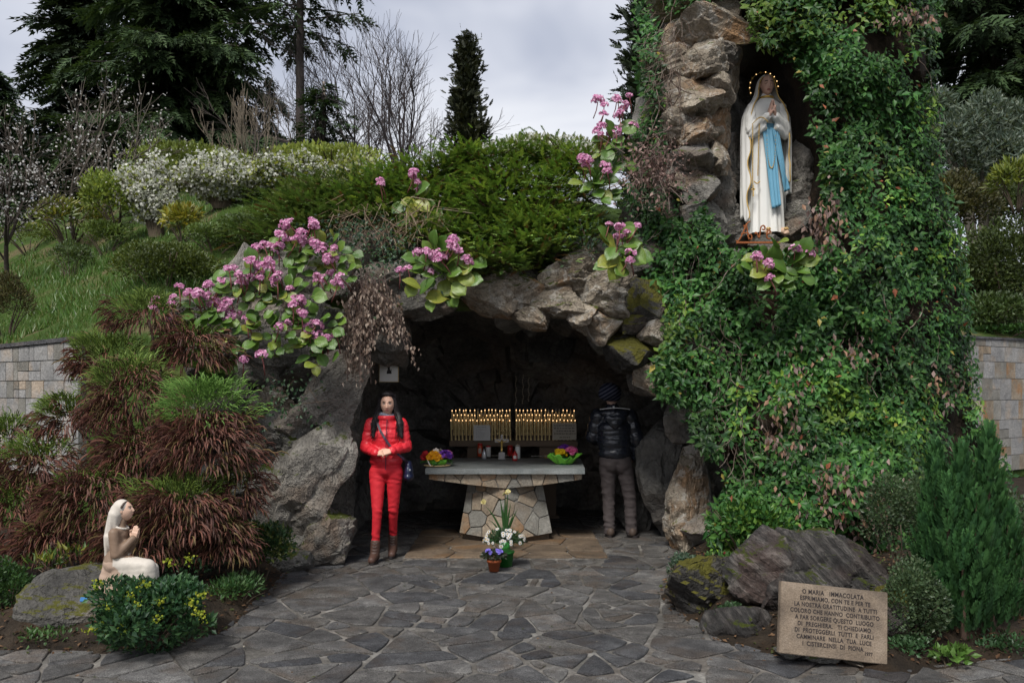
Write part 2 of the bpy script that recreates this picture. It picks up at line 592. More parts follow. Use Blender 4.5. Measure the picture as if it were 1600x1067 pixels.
def bergmat():
    m = NT('bergenia_leaf', .36, .45)
    v = m.coord()
    a = m.n('ShaderNodeAttribute'); a.attribute_name = 'Col'
    c = m.ramp(m.rand(), (.0, (.045, .115, .018)), (.45, (.085, .185, .03)), (.8, (.14, .24, .035)), (.97, (.26, .28, .05)))
    c = m.mix(1.0, c, a.outputs['Color'], 'MULTIPLY')
    n = m.noise(v, 16, 4)
    c = m.mix(m.ramp(n, (.35, 0.0), (.7, .45)), c, (.10, .13, .02))
    m.base(c)
    tr = m.n('ShaderNodeBsdfTranslucent')
    m.l(c, tr.inputs['Color'])
    mx = m.n('ShaderNodeMixShader'); mx.inputs[0].default_value = .25
    m.l(m.b.outputs[0], mx.inputs[1]); m.l(tr.outputs[0], mx.inputs[2]); m.l(mx.outputs[0], m.out.inputs['Surface'])
    m.bump(n, .3, .01)
bergmat()

def emis(name, c, strength, base=(.8, .6, .3)):
    m = NT(name, .5, .3)
    m.base(base)
    m.b.inputs['Emission Color'].default_value = (*c, 1)
    m.b.inputs['Emission Strength'].default_value = strength
emis('flame', (1, .60, .28), .7)
emis('star_light', (1, .66, .30), 1.3)
plain('candle_wax', (.80, .62, .30), .5, .3, .15, 30)
plain('brass', (.45, .30, .10), .35, .5, .2, 40, .1, .7)
plain('gold', (.62, .40, .10), .35, .5, .2, 30, .1, .6)
plain('rack_metal', (.13, .085, .05), .5, .3, .2, 15)
plain('iron_rust', (.26, .085, .03), .8, .2, .5, 40, .5)
plain('paper', (.62, .60, .56), .8, .2, .06, 8, .05)
plain('paper_board', (.42, .37, .30), .75, .2, .12, 12, .05)
plain('ink', (.03, .025, .025), .7, .2, .2, 20, 0)
plain('ink_soft', (.16, .14, .13), .7, .2, .2, 20, 0)
plain('red_plastic', (.42, .012, .012), .3, .5, .15, 20, 0)
plain('orange_plastic', (.55, .06, .015), .3, .5, .15, 20, 0)
plain('white_plastic', (.72, .70, .66), .35, .5, .05, 20, 0)
plain('silver', (.55, .56, .58), .3, .5, .1, 20, 0, .6)
plain('glass_like', (.45, .42, .40), .12, .6, .2, 9, 0)
plain('terracotta', (.36, .095, .035), .7, .25, .2, 20)
plain('green_plastic', (.02, .16, .025), .4, .4, .15, 20, .05)
plain('wrap_green', (.16, .48, .045), .35, .45, .15, 14, .2)
plain('wicker', (.40, .30, .16), .7, .2, .3, 60, .4)
plain('navy_leather', (.012, .016, .045), .35, .5, .2, 30, .1)
plain('strap', (.03, .014, .03), .5, .4, .2, 30, .1)
plain('boot_leather', (.075, .040, .030), .55, .35, .3, 25, .2)
plain('trousers_red', (.50, .018, .028), .7, .25, .14, 18, .25)
plain('trousers_brown', (.070, .058, .057), .8, .2, .2, 18, .35)
plain('shoe_brown', (.07, .05, .04), .6, .3, .25, 25, .2)
plain('scarf_grey', (.15, .16, .20), .9, .1, .6, 45, .4)
plain('zip_white', (.6, .6, .6), .5, .3, .1, 30, 0)
plain('hair', (.012, .009, .010), .55, .3, .4, 60, .1)

def puffer(name, c, rough, spec, bs):
    m = NT(name, rough, spec)
    v = m.coord(rnd=False)
    n = m.noise(v, 26, 3, .6, .5)
    n2 = m.noise(v, 7, 3)
    m.base(m.mix(n2, [x * .82 for x in c], [min(1, x * 1.12) for x in c]))
    m.bump(n, bs, .012)
puffer('jacket_red', (.62, .022, .035), .42, .4, .5)
puffer('jacket_black', (.018, .021, .030), .26, .7, .35)

def knit():
    m = NT('beanie_knit', .9, .1)
    v = m.coord(rnd=False, rot=(0, .55, .2))
    w = m.n('ShaderNodeTexWave', wave_type='BANDS', bands_direction='Z')
    w.inputs['Scale'].default_value = 8.5
    w.inputs['Distortion'].default_value = .6
    m.l(v, w.inputs['Vector'])
    m.base(m.ramp(w.outputs[0], (.42, (.012, .015, .032)), (.56, (.085, .09, .125))))
    m.bump(m.noise(v, 120, 2), .5, .004)
knit()
# ------------------------------------------------------------------ ground, hill, beds
def sheet(name, mat, x0, x1, y0, y1, z):
    mb = MB().add([[x0, y0, z], [x1, y0, z], [x1, y1, z], [x0, y1, z]], [(0, 1, 2, 3)])
    return tag(build(mb, name, mat), kind='structure')
sheet('ground', 'soil', -400, 400, -60, 900, -0.06)

WL = np.array([(-60, 44, 2.3), (-14, 15.2, 2.2), (-6.03, 9.8, 2.165), (-4.67, 8.8, 2.2), (-3.5, 8.35, 2.1), (-2.7, 8.45, 2.2), (-1.9, 8.55, 2.62), (1.4, 8.6, 2.75), (2.2, 9.7, 3.0), (4.2, 10.0, 2.9), (5.0, 11.4, 2.6), (7.9, 15.0, 2.64), (10.1, 16.4, 2.64), (60, 50, 2.8)])
def yw(x): return np.interp(x, WL[:, 0], WL[:, 1])
def hz(x, y):
    x, y = np.asarray(x, float), np.asarray(y, float)
    v = np.maximum(y - yw(x), 0)
    z = np.interp(x, WL[:, 0], WL[:, 2]) + np.interp(x, [-5, -1.5, 4, 7], [.5, .27, .27, .4]) * (np.minimum(v, 8.5) - .18 * np.minimum(v, 3) * (x < -2) + .06 * np.clip(v - 3, 0, 5.5) * (x < -2)) + .06 * np.maximum(v - 8.5, 0)
    z = z + 1.3 * np.exp(-((x - .4) / 2.0) ** 2) * (1 - np.exp(-v)) * np.exp(-v / 6)
    n = vnoise(np.stack([x * .8, y * .8, 0 * x], -1).reshape(-1, 3), 5).reshape(x.shape) - .5
    n2 = vnoise(np.stack([x * 3, y * 3, 0 * x], -1).reshape(-1, 3), 6).reshape(x.shape) - .5
    return z + (n * .35 + n2 * .08) * np.minimum(v / 1.0, 1)

def gy(px, py):
    """distance at which the line of sight meets the hillside"""
    Y = np.arange(8.4, 40, .05)
    x = (px - 800) * Y / F
    z = H + (HY - py) * Y / F
    ok = (Y > yw(x)) & (hz(x, Y) >= z)
    return float(Y[np.argmax(ok)]) if ok.any() else 20.0

def terrain():
    xs = np.concatenate([np.linspace(-60, -15, 24), np.linspace(-14, 12, 150), np.linspace(13, 60, 24)])
    vs = np.concatenate([[0], np.geomspace(.12, 150, 90)])
    X, Vv = np.meshgrid(xs, vs)
    Y = yw(X) + Vv
    Z = hz(X, Y)
    G = np.stack([X, Y, Z], -1)
    bot = G[:1].copy()
    bot[..., 2] = np.where((xs > -2.2) & (xs < 2.1), 2.5, -.05)
    bot[..., 1] += .02
    tag(build(MB().grid(np.concatenate([bot, G])), 'hill', 'hill', smooth=True), kind='structure')
terrain()

BEDL = [(-9, 6.4), (-3.35, 5.44), (-2.78, 5.40), (-2.26, 5.44), (-2.06, 5.87), (-2.05, 6.86), (-2.1, 7.8), (-1.9, 8.5), (-4.6, 8.9), (-9, 12)]
BEDR = [(1.78, 8.57), (1.34, 7.2), (1.25, 6.8), (1.27, 6.37), (1.43, 5.65), (1.71, 5.33), (2.28, 5.02), (2.59, 5.14), (3.27, 5.28), (9, 6.3), (9, 9.6), (1.9, 9.6)]
def bed_h(bed, x, y):
    d = sdist(bed, x, y)
    n = vnoise(np.stack([np.ravel(x) * 3, np.ravel(y) * 3, 0 * np.ravel(x)], -1), 9).reshape(np.shape(x)) - .5
    return np.where(d > 0, np.minimum(.5 * d, .16) + n * .10 * np.minimum(np.maximum(d, 0) * 4, 1), d * .5) - .004 + n * .03
for nm, bed, x0, x1, y0, y1 in (('planting_bed', BEDL, -9, -1.8, 5.2, 12), ('planting_bed', BEDR, 1.1, 9, 4.9, 9.6)):
    X, Y = np.meshgrid(np.linspace(x0, x1, 130), np.linspace(y0, y1, 110))
    Z = np.maximum(bed_h(bed, X, Y), -.055)
    tag(build(MB().grid(np.stack([X, Y, Z], -1)), nm, 'soil', smooth=True), kind='structure')

# ------------------------------------------------------------------ crazy paving: every slab its own piece
pave = tag(sheet('pavement', 'mortar', -6.5, 6.5, 1.5, 11.9, -.014), kind='structure')

def slab_mesh(name, poly, thick=.03, wob=.007, seed=0, tilt=.003, bev=.007):
    c = np.mean(poly, 0)
    ring = []
    n = len(poly)
    for i in range(n):
        a, b = np.array(poly[i]), np.array(poly[(i + 1) % n])
        L = np.linalg.norm(b - a)
        k = max(1, int(L / .075))
        for j in range(k):
            ring.append(a + (b - a) * j / k)
    ring = np.array(ring)
    q = np.c_[ring * 9, np.zeros(len(ring))]
    ring = ring + np.c_[vnoise(q, 3 + seed), vnoise(q, 33 + seed)] * 2 * wob - wob
    ring = ring * .72 + (np.roll(ring, 1, 0) + np.roll(ring, -1, 0)) * .14
    ring -= c
    m = len(ring)
    g = np.random.default_rng(seed)
    tx, ty = g.uniform(-tilt, tilt, 2) * 4
    dz = g.uniform(-tilt, tilt)
    rl = np.maximum(np.linalg.norm(ring, axis=1, keepdims=True), 1e-4)
    inn = ring * (1 - bev / rl)
    mid = ring * (1 - 3.2 * bev / rl)
    zt = lambda p: dz + p[:, 0] * tx + p[:, 1] * ty
    V = np.concatenate([np.c_[ring, np.full(m, -thick)], np.c_[ring, zt(ring) - bev * .8], np.c_[inn, zt(inn) - .001], np.c_[mid, zt(mid)]])
    Fc = []
    for r in range(3):
        Fc += [(r * m + i, r * m + (i + 1) % m, (r + 1) * m + (i + 1) % m, (r + 1) * m + i) for i in range(m)]
    Fc.append(tuple(3 * m + i for i in range(m)))
    return MB().add(V, Fc).mesh(name), c

def offset_in(poly, d):
    """shrink a convex outline by d"""
    c = np.mean(poly, 0)
    out = list(map(tuple, poly))
    n = len(poly)
    for i in range(n):
        a, b = np.array(poly[i]), np.array(poly[(i + 1) % n])
        t = b - a
        L = np.linalg.norm(t)
        if L < 1e-6: continue
        nn = np.array([t[1], -t[0]]) / L
        if nn @ (c - a) > 0: nn = -nn
        out = clip(out, nn[0], nn[1], nn @ a - d)
        if len(out) < 3: return None
    return out

def split(poly, g, amin, res):
    A = area(poly)
    lim = amin * g.choice([.35, .8, 1.3, 2.2], p=[.25, .35, .28, .12])
    if A < lim:
        res.append(poly); return
    P = np.array(poly)
    c = P.mean(0) + g.normal(size=2) * .10 * math.sqrt(A)
    w, v = np.linalg.eigh(np.cov((P - P.mean(0)).T))
    th = math.atan2(v[1, 1], v[0, 1]) + g.normal() * .42
    n = np.array([math.cos(th), math.sin(th)])
    for sg in (1, -1):
        q = clip(list(poly), sg * n[0], sg * n[1], sg * (n @ c))
        if len(q) >= 3 and area(q) > 1e-4: split(q, g, amin, res)

def paving():
    g = np.random.default_rng(12)
    res, ok = [], []
    sites = []
    for t in range(4000):
        q = np.array([g.uniform(-4.8, 4.8), g.uniform(3.9, 11.9)])
        if all(np.hypot(*(q - w)) > .72 for w in sites): sites.append(q)
    for poly in cells(sites, [(-4.8, 3.9), (4.8, 3.9), (4.8, 11.9), (-4.8, 11.9)], .0, g.uniform(-.25, .25, len(sites))):
        if poly is not None: split(poly, g, .115, res)
    k = 0
    for poly in res:
        p = np.mean(poly, 0)
        if abs(p[0]) > p[1] * .63 + .3: continue
        if p[1] > 8.5 and not (-2.0 < p[0] < 2.0): continue
        if sdist(BEDL, *p) > .22 or sdist(BEDR, *p) > .22: continue
        if -1.02 < p[0] < .90 and 8.34 < p[1] < 9.6: continue
        poly = offset_in(poly, g.uniform(.006, .016))
        if poly is None or area(poly) < .004: continue
        ok.append((-area(poly) / p[1] ** 3, k, poly))
        k += 1
    ok.sort()
    rest = MB()
    for i, (s, k, poly) in enumerate(ok):
        me, c = slab_mesh('slab', poly, seed=k, wob=.011)
        if i < 300: link('slab', me, 'paving', pave, loc=(c[0], c[1], 0))
        else:
            V = np.empty(len(me.vertices) * 3, np.float32); me.vertices.foreach_get('co', V)
            rest.add(V.reshape(-1, 3) + np.array([c[0], c[1], 0]), [list(q.vertices) for q in me.polygons])
            bpy.data.meshes.remove(me)
    if rest.n: build(rest, 'small_slabs', 'paving', pave)['kind'] = 'stuff'
paving()

def platform():
    base = build(MB().prism([(-1.09, 8.27), (.97, 8.27), (.95, 9.9), (-1.07, 9.9)], -.02, .012), 'altar_platform', 'mortar')
    tag(base, kind='structure')
    g = np.random.default_rng(21)
    pts = [(x + g.uniform(-.12, .12), y + g.uniform(-.1, .1)) for y in (8.42, 8.78, 9.2, 9.65) for x in np.linspace(-.88, .76, 5)]
    for k, poly in enumerate(cells(pts, [(-1.08, 8.28), (.96, 8.28), (.94, 9.9), (-1.06, 9.9)], .012)):
        if poly is None: continue
        me, c = slab_mesh('slab', poly, thick=.02, seed=500 + k, wob=.004)
        link('slab', me, 'paving_brown', base, loc=(c[0], c[1], .028))
platform()

# ------------------------------------------------------------------ rocks
_ICO = {}
def ico(sub):
    if sub not in _ICO:
        bm = bmesh.new()
        bmesh.ops.create_icosphere(bm, subdivisions=sub, radius=1)
        bm.verts.ensure_lookup_table()
        _ICO[sub] = (np.array([v.co[:] for v in bm.verts]), np.array([[v.index for v in f.verts] for f in bm.faces]))
        bm.free()
    return _ICO[sub]

def rock_me(name, dims, seed, sub=4, planes=16, rough=.052, lo=.50, hi=.84, strata=None, boxy=.35):
    g = np.random.default_rng(seed)
    V, Fa = ico(sub)
    v = V.copy()
    # a squarish start, then cut by random planes into facets
    v = v / (np.sum(np.abs(v) ** (2 + boxy * 8), 1, keepdims=True) ** (1 / (2 + boxy * 8)))
    for k in range(planes):
        n = nrm(g.normal(size=3))
        d = g.uniform(lo, hi)
        s = v @ n
        m = s > d
        v[m] -= n * ((s[m] - d) * .94)[:, None]
    v = v / np.abs(v).max(0)
    v = v * (np.asarray(dims) / 2)
    nn = nrm(v / (np.asarray(dims) / 2) ** 1.4)
    s = float(np.mean(dims))
    f = fbm(v / s * 3.2 + seed * 3.7, seed, 6)
    rid = 1 - np.abs(fbm(v / s * 2.2 + seed, seed + 5, 3)) * 2
    v = v + nn * ((f * rough * 1.3 + np.maximum(rid, 0) ** 6 * -rough * .8) * s)[:, None]
    if strata:
        ax, amp, fr = strata
        t = v @ nrm(np.array(ax)) * fr + fbm(v * 2.5, seed + 9, 3) * 1.3
        saw = (t - np.floor(t)) ** 1.6
        v = v + nn * ((saw - .5) * amp * (.5 + vnoise(v * 4, seed + 2)))[:, None]
    return mesh_n(name, v, Fa)

grotto = thing('rock_grotto', 'grey rock grotto with a dark cave opening behind the altar', 'grotto', (0, 8.6, 0))
def stone_at(px, py, w, h, Y, depth, rot=0, seed=1, mat='rock', sub=4, parent=grotto, yaw=0, **k):
    s = Y / F
    me = rock_me('stone', (w * s * 1.14, depth, h * s * 1.14), seed, sub, **k)
    p = at(px, py, Y)
    o = link('stone', me, mat, parent, rot=(0, R(rot), R(yaw)))
    off = parent.location
    o.location = (p[0] - off[0], p[1] + depth * .35 - off[1], p[2] - off[2])
    return o

ST = [  # px, py, w, h, Y, depth, tilt, material, subdivision
    (792, 452, 168, 84, 8.22, .75, 3, 'rock_warm', 5), (898, 428, 104, 76, 8.28, .6, -18, 'rock_warm', 5), (868, 476, 84, 62, 8.2, .6, 4, 'rock_warm', 5),
    (950, 448, 96, 78, 8.2, .65, -12, 'rock_warm', 5), (942, 508, 80, 56, 8.24, .55, 16, 'rock_warm', 5), (992, 548, 96, 66, 8.22, .6, 30, 'rock_mossy', 5),
    (1012, 478, 84, 78, 8.25, .6, 8, 'rock_mossy', 4), (1044, 592, 100, 62, 8.25, .6, 32, 'rock_warm', 5), (1060, 530, 110, 90, 8.4, .6, 0, 'rock', 4),
    (905, 388, 120, 60, 8.55, .6, -4, 'rock', 4), (1000, 405, 120, 90, 8.6, .6, 0, 'rock', 4),
    (672, 458, 130, 84, 8.42, .75, -10, 'rock', 5), (598, 442, 140, 84, 8.36, .7, -24, 'rock_pale', 5), (640, 386, 150, 80, 8.75, .7, 0, 'rock', 4), (730, 400, 150, 80, 8.7, .7, 0, 'rock', 4),
    (545, 392, 150, 100, 8.5, .8, -28, 'rock_pale', 4), (455, 428, 170, 112, 8.3, .8, -28, 'rock_pale', 5), (372, 436, 150, 92, 8.05, .8, -30, 'rock_pale', 5),
    (318, 510, 140, 120, 7.95, .8, -20, 'rock', 4), (420, 520, 170, 120, 8.12, .8, -5, 'rock', 5), (505, 520, 140, 140, 8.3, .8, 10, 'rock', 5), (580, 510, 100, 120, 8.55, .7, 5, 'rock_cave', 4),
    (492, 632, 104, 172, 8.08, .75, 24, 'rock_pale', 5), (458, 772, 226, 112, 7.84, .8, -50, 'rock_pale', 5), (498, 852, 110, 92, 7.92, .7, -20, 'rock', 5),
    (418, 690, 92, 90, 7.98, .6, -10, 'rock', 5), (412, 634, 84, 62, 8.0, .6, 4, 'rock_warm', 5), (535, 632, 52, 124, 8.45, .5, 4, 'rock', 4), (398, 752, 82, 70, 7.9, .6, 24, 'rock', 4),
    (400, 575, 120, 80, 8.1, .7, 6, 'rock', 4), (470, 575, 110, 76, 8.2, .7, -12, 'rock', 4), (350, 640, 120, 160, 8.15, .8, 0, 'rock', 4), (350, 790, 130, 160, 8.15, .8, 0, 'rock', 4), (420, 850, 120, 80, 8.0, .6, 0, 'rock', 4),
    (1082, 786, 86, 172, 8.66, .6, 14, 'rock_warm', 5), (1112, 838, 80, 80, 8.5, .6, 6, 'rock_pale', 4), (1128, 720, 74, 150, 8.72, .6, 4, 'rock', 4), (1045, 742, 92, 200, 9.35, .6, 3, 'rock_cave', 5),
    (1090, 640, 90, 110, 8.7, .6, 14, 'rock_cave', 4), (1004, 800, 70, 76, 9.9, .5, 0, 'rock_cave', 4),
    (985, 505, 150, 110, 8.62, .6, 20, 'rock', 4), (880, 455, 160, 80, 8.6, .6, 0, 'rock', 4), (1050, 560, 150, 120, 8.75, .6, 10, 'rock_cave', 4), (760, 420, 160, 80, 8.6, .6, 0, 'rock', 4), (450, 600, 160, 200, 8.5, .6, 0, 'rock', 4), (470, 740, 160, 240, 8.45, .6, 0, 'rock', 4),
    (832, 494, 62, 36, 8.22, .45, 8, 'rock_warm', 5), (908, 492, 52, 44, 8.18, .45, -10, 'rock_warm', 5), (962, 482, 52, 36, 8.16, .4, 12, 'rock_warm', 4), (1022, 522, 50, 44, 8.18, .4, -8, 'rock_warm', 5), (984, 505, 48, 36, 8.2, .4, 20, 'rock_mossy', 4), (918, 402, 70, 40, 8.3, .4, -14, 'rock_pale', 4), (1070, 632, 50, 60, 8.4, .4, 20, 'rock', 4),
    (446, 660, 46, 50, 7.95, .4, 10, 'rock_pale', 4), (392, 700, 60, 44, 7.9, .4, -14, 'rock_warm', 4), (452, 890, 60, 30, 7.8, .3, -4, 'rock', 4), (440, 880, 80, 44, 7.75, .35, 10, 'rock', 4),
    # column of stones left of the niche
    (1120, 28, 150, 76, 8.42, .8, 16, 'rock_warm', 5), (1052, 88, 84, 66, 8.5, .7, -30, 'rock_warm', 5), (1112, 92, 92, 64, 8.4, .7, -18, 'rock_warm', 5), (1082, 146, 112, 74, 8.4, .8, 8, 'rock_warm', 5),
    (1092, 196, 92, 58, 8.42, .8, -6, 'rock_warm', 5), (1084, 240, 88, 58, 8.42, .8, 4, 'rock_pale', 5), (1100, 290, 72, 88, 8.46, .8, 8, 'rock', 5), (1112, 348, 84, 80, 8.48, .8, -8, 'rock', 5),
    (1090, 130, 130, 260, 8.78, .6, 2, 'rock_warm', 5), (1095, 290, 110, 200, 8.8, .6, 0, 'rock', 5), (1128, 130, 56, 60, 8.45, .5, 10, 'rock_warm', 4), (1060, 190, 60, 56, 8.45, .5, -12, 'rock_warm', 4), (1126, 246, 44, 60, 8.5, .5, 0, 'rock_warm', 4), (1060, 270, 50, 60, 8.5, .5, 10, 'rock', 4), (1140, 70, 60, 60, 8.5, .5, 20, 'rock', 4),
    (1040, 200, 90, 130, 8.75, .7, 0, 'rock', 4), (1040, 320, 120, 140, 8.7, .7, 0, 'rock', 4), (1090, -60, 190, 130, 8.6, 1.0, 6, 'rock_warm', 4), (1200, -70, 200, 150, 8.7, 1.0, 0, 'rock', 4), (1215, 20, 130, 84, 8.75, .9, -8, 'rock_cave', 4),
    # niche back and ledge
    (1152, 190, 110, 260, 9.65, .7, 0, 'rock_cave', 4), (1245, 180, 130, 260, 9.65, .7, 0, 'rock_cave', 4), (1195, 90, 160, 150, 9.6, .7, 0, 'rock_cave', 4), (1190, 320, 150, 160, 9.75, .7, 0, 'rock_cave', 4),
    (1258, 276, 62, 124, 8.95, .6, 8, 'rock_pale', 5), (1248, 348, 80, 90, 8.92, .6, -6, 'rock', 5), (1145, 352, 76, 96, 8.95, .6, -18, 'rock', 5), (1140, 270, 50, 120, 9.15, .5, 4, 'rock_cave', 4), (1280, 210, 70, 150, 9.05, .6, 0, 'rock_cave', 4),
    (1150, 410, 120, 60, 8.5, .9, 2, 'rock', 5), (1232, 410, 120, 60, 8.5, .9, -3, 'rock', 5),
]
for k, (px, py, w, h, Y, dp, rt, mt, sb) in enumerate(ST):
    stone_at(px, py, w, h, Y, dp, rt, 100 + k, mt, sb if w * h > 4200 and mt != 'rock_cave' else 4, planes=22, strata=((.25 * math.sin(k * 2.1), .3, 1), .018, 11 + 5 * math.sin(k)))

# the cave: a rough vault narrowing to the back
def cave():
    mouth = np.array([(520, 892), (516, 800), (522, 700), (524, 600), (556, 524), (640, 480), (760, 462), (880, 470), (965, 512), (1040, 590), (1090, 680), (1108, 770), (1106, 892)], float)
    m3 = np.array([at(x, y, 8.5)[[0, 2]] for x, y in mouth])
    t = np.linspace(0, 1, len(m3))
    s = np.linspace(0, 1, 110)
    px_, pz_ = np.interp(s, t, m3[:, 0]), np.interp(s, t, m3[:, 1])
    D = np.array([8.42, 8.6, 8.85, 9.1, 9.35, 9.6, 9.85, 10.1, 10.35, 10.6, 10.85, 11.1, 11.3, 11.5, 11.65, 11.75, 11.8, 11.82])
    D = np.interp(np.linspace(0, 17, 52), np.arange(18), D)
    fx = np.interp(D, [8.4, 9.4, 10.6, 11.3, 11.7, 11.82], [1, 1.1, 1.04, .92, .6, .0])
    fz = np.interp(D, [8.4, 9.4, 10.6, 11.3, 11.7, 11.82], [1, 1.04, 1.0, .92, .7, .35])
    G = np.stack([.06 + (px_[None] - .06) * fx[:, None], np.repeat(D[:, None], 110, 1), pz_[None] * fz[:, None]], -1)
    P = G.reshape(-1, 3)
    c = np.array([.06, 10.0, 1.0])
    d = nrm(P - c)
    # chunky facets: nearest random site decides an offset, plus roughness
    g = np.random.default_rng(4)
    S = P[g.choice(len(P), 150, replace=False)]
    off = g.uniform(-.14, .16, 150)
    tilt = g.normal(size=(150, 3)) * .22
    dd = np.linalg.norm(P[:, None] - S[None], axis=2)
    j = np.argmin(dd, 1)
    o = off[j] + np.sum((P - S[j]) * tilt[j], 1)
    w = np.clip((P[:, 1] - 8.42) / .3, 0, 1)
    P = P + d * ((o + fbm(P * 3.0, 3, 4) * .06) * w)[:, None]
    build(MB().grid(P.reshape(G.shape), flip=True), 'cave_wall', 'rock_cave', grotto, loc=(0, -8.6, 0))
cave()

# the tower under the creeper
IVY = [(1150, -240), (1480, -240), (1468, 0), (1470, 150), (1478, 260), (1502, 350), (1520, 450), (1526, 550), (1544, 650), (1580, 720), (1590, 800), (1500, 872), (1250, 868), (1190, 878), (1112, 858), (1104, 800), (1142, 760), (1090, 690), (1072, 640), (1016, 606), (1024, 560), (1040, 530), (1022, 490), (1014, 440), (1000, 400), (978, 330), (985, 230), (1004, 165), (990, 60), (1000, -240)]
NICHE = [(1015, -100), (1030, 20), (1165, -20), (1178, 60), (1240, 86), (1266, 140), (1262, 200), (1288, 240), (1280, 320), (1298, 372), (1262, 396), (1135, 388), (1112, 340), (1075, 290), (1040, 250), (1036, 130)]
def ivy_mask(px, py):
    return inside(IVY, px, py) & ~inside(NICHE, px, py)
def ivy_depth(px, py):
    px, py = np.asarray(px, float), np.asarray(py, float)
    q = np.stack([px / 95, py / 95, 0 * px], -1).reshape(-1, 3)
    n = (vnoise(q, 41) - .5).reshape(px.shape) * .42 + (vnoise(q * 2.7, 42) - .5).reshape(px.shape) * .22
    r = np.clip((px - 1330) / 220, 0, 1.3) ** 2 * 1.15
    l = np.clip((1130 - px) / 130, 0, 1) ** 2 * .35
    b = np.clip((py - 560) / 300, 0, 1) * -.42
    t = np.clip((380 - py) / 380, 0, 1.5) * .12
    return 8.3 + n + r + l * (py < 500) + b + t
def tower_core():
    xs = np.arange(970, 1610, 9.0); ys = np.arange(-240, 890, 9.0)
    X, Y = np.meshgrid(xs, ys)
    ok = ivy_mask(X, Y) & (sdist(IVY, X, Y) > 16) & ~((X < 1060) & (Y < 330))
    D = ivy_depth(X, Y) + .22
    P = np.stack([(X - 800) * D / F, D, H + (HY - Y) * D / F], -1)
    P += ((fbm(P.reshape(-1, 3) * 4, 8, 3) * .07)[:, None] * np.array([0, 1, 0])).reshape(P.shape)
    I = np.arange(X.size).reshape(X.shape)
    q = ok[:-1, :-1] & ok[:-1, 1:] & ok[1:, :-1] & ok[1:, 1:]
    Q = np.stack([I[:-1, :-1], I[1:, :-1], I[1:, 1:], I[:-1, 1:]], -1)[q]
    V = P.reshape(-1, 3)
    B = V + np.array([0, 1.0, 0])
    ed = {}
    for f in Q:
        for a, b in zip(f, np.roll(f, -1)):
            if (b, a) in ed: del ed[(b, a)]
            else: ed[(a, b)] = 1
    nb = {}
    for a, b in ed:
        nb.setdefault(a, []).append(b); nb.setdefault(b, []).append(a)
    for it in range(6):
        V2 = V.copy()
        for a, l in nb.items():
            V2[a] = V[a] * .4 + V[l].mean(0) * .6
        V = V2
    B = V + np.array([0, 1.0, 0])
    n = len(V)
    side = [(b, a, a + n, b + n) for a, b in ed]
    faces = [tuple(f) for f in Q] + side + [tuple(i + n for i in f[::-1]) for f in Q]
    used = np.unique(np.array([i for f in faces for i in f]))
    mp = -np.ones(2 * n, int); mp[used] = np.arange(len(used))
    VV = np.concatenate([V, B])[used]
    build(MB().add(VV, [tuple(mp[list(f)]) for f in faces]), 'tower_core', 'soil', grotto, loc=(0, -8.6, 0))
tower_core()

# ------------------------------------------------------------------ clad retaining walls
def clad_wall(p0, p1, z0, z1a, z1b, tw, th, seed, label, joint=.006, mats=('tile_stone',)):
    p0, p1 = np.array(p0, float), np.array(p1, float)
    L = np.linalg.norm(p1 - p0)
    root = thing('retaining_wall', label, 'wall', (p0[0], p0[1], 0), rz=math.atan2(p1[1] - p0[1], p1[0] - p0[0]))
    root['kind'] = 'thing'
    top = lambda x: z1a + (z1b - z1a) * x / L
    mb = MB()
    mb.add([[0, 0, z0], [L, 0, z0], [L, 0, z1b], [0, 0, z1a], [0, .25, z0], [L, .25, z0], [L, .25, z1b], [0, .25, z1a]], [(0, 1, 2, 3), (5, 4, 7, 6), (3, 2, 6, 7), (1, 5, 6, 2), (4, 0, 3, 7)])
    build(mb, 'masonry', 'mortar', root)
    mb = MB()
    for a, b in zip(np.arange(0, L, .9), np.minimum(np.arange(0, L, .9) + .894, L)):
        mb.add([[a, -.045, top(a)], [b, -.045, top(b)], [b, .3, top(b)], [a, .3, top(a)], [a, -.045, top(a) + .045], [b, -.045, top(b) + .045], [b, .3, top(b) + .045], [a, .3, top(a) + .045]], [(0, 3, 2, 1), (4, 5, 6, 7), (0, 1, 5, 4), (1, 2, 6, 5), (2, 3, 7, 6), (3, 0, 4, 7)])
    build(mb, 'coping', 'coping', root)
    g = np.random.default_rng(seed)
    z = z0
    row = 0
    while z < max(z1a, z1b) - .03:
        h = th * g.uniform(.7, 1.25)
        x = -g.uniform(0, tw)
        while x < L:
            w = tw * g.uniform(.45, 1.5)
            parts = [(z, min(z + h, top(min(max(x, 0), L)) - .004))]
            if g.random() < .3: parts = [(z, z + h * .5), (z + h * .5, parts[0][1])]
            for za, zb in parts:
                xa, xb = max(x, 0) + joint / 2, min(x + w, L) - joint / 2
                if xb - xa < .03 or zb - za < .04: continue
                mb = MB().box((-(xb - xa) / 2, -.022 - g.uniform(0, .006), -(zb - za - joint) / 2), ((xb - xa) / 2, .004, (zb - za - joint) / 2), bev=.004)
                build(mb, 'tile', mats[g.integers(0, len(mats))], root, loc=((xa + xb) / 2, 0, (za + zb) / 2))
            x += w
        z += h
        row += 1
clad_wall((-6.9, 10.44), (-4.5, 8.68), .75, 2.15, 2.2, .22, .24, 3, 'grey stone tiled retaining wall at the left edge below the grassy slope', mats=('tile_stone', 'tile_stone', 'clad_grey'))
clad_wall((7.6, 14.75), (12.6, 18.08), .1, 2.6, 2.64, .36, .34, 8, 'tiled stone retaining wall at the right edge under dark shrubs', mats=('tile_stone', 'tile_stone', 'tile_stone', 'clad_grey', 'clad'))
# ------------------------------------------------------------------ plants
GOLD = 2.39996
Zv = np.array([0, 0, 1.0])

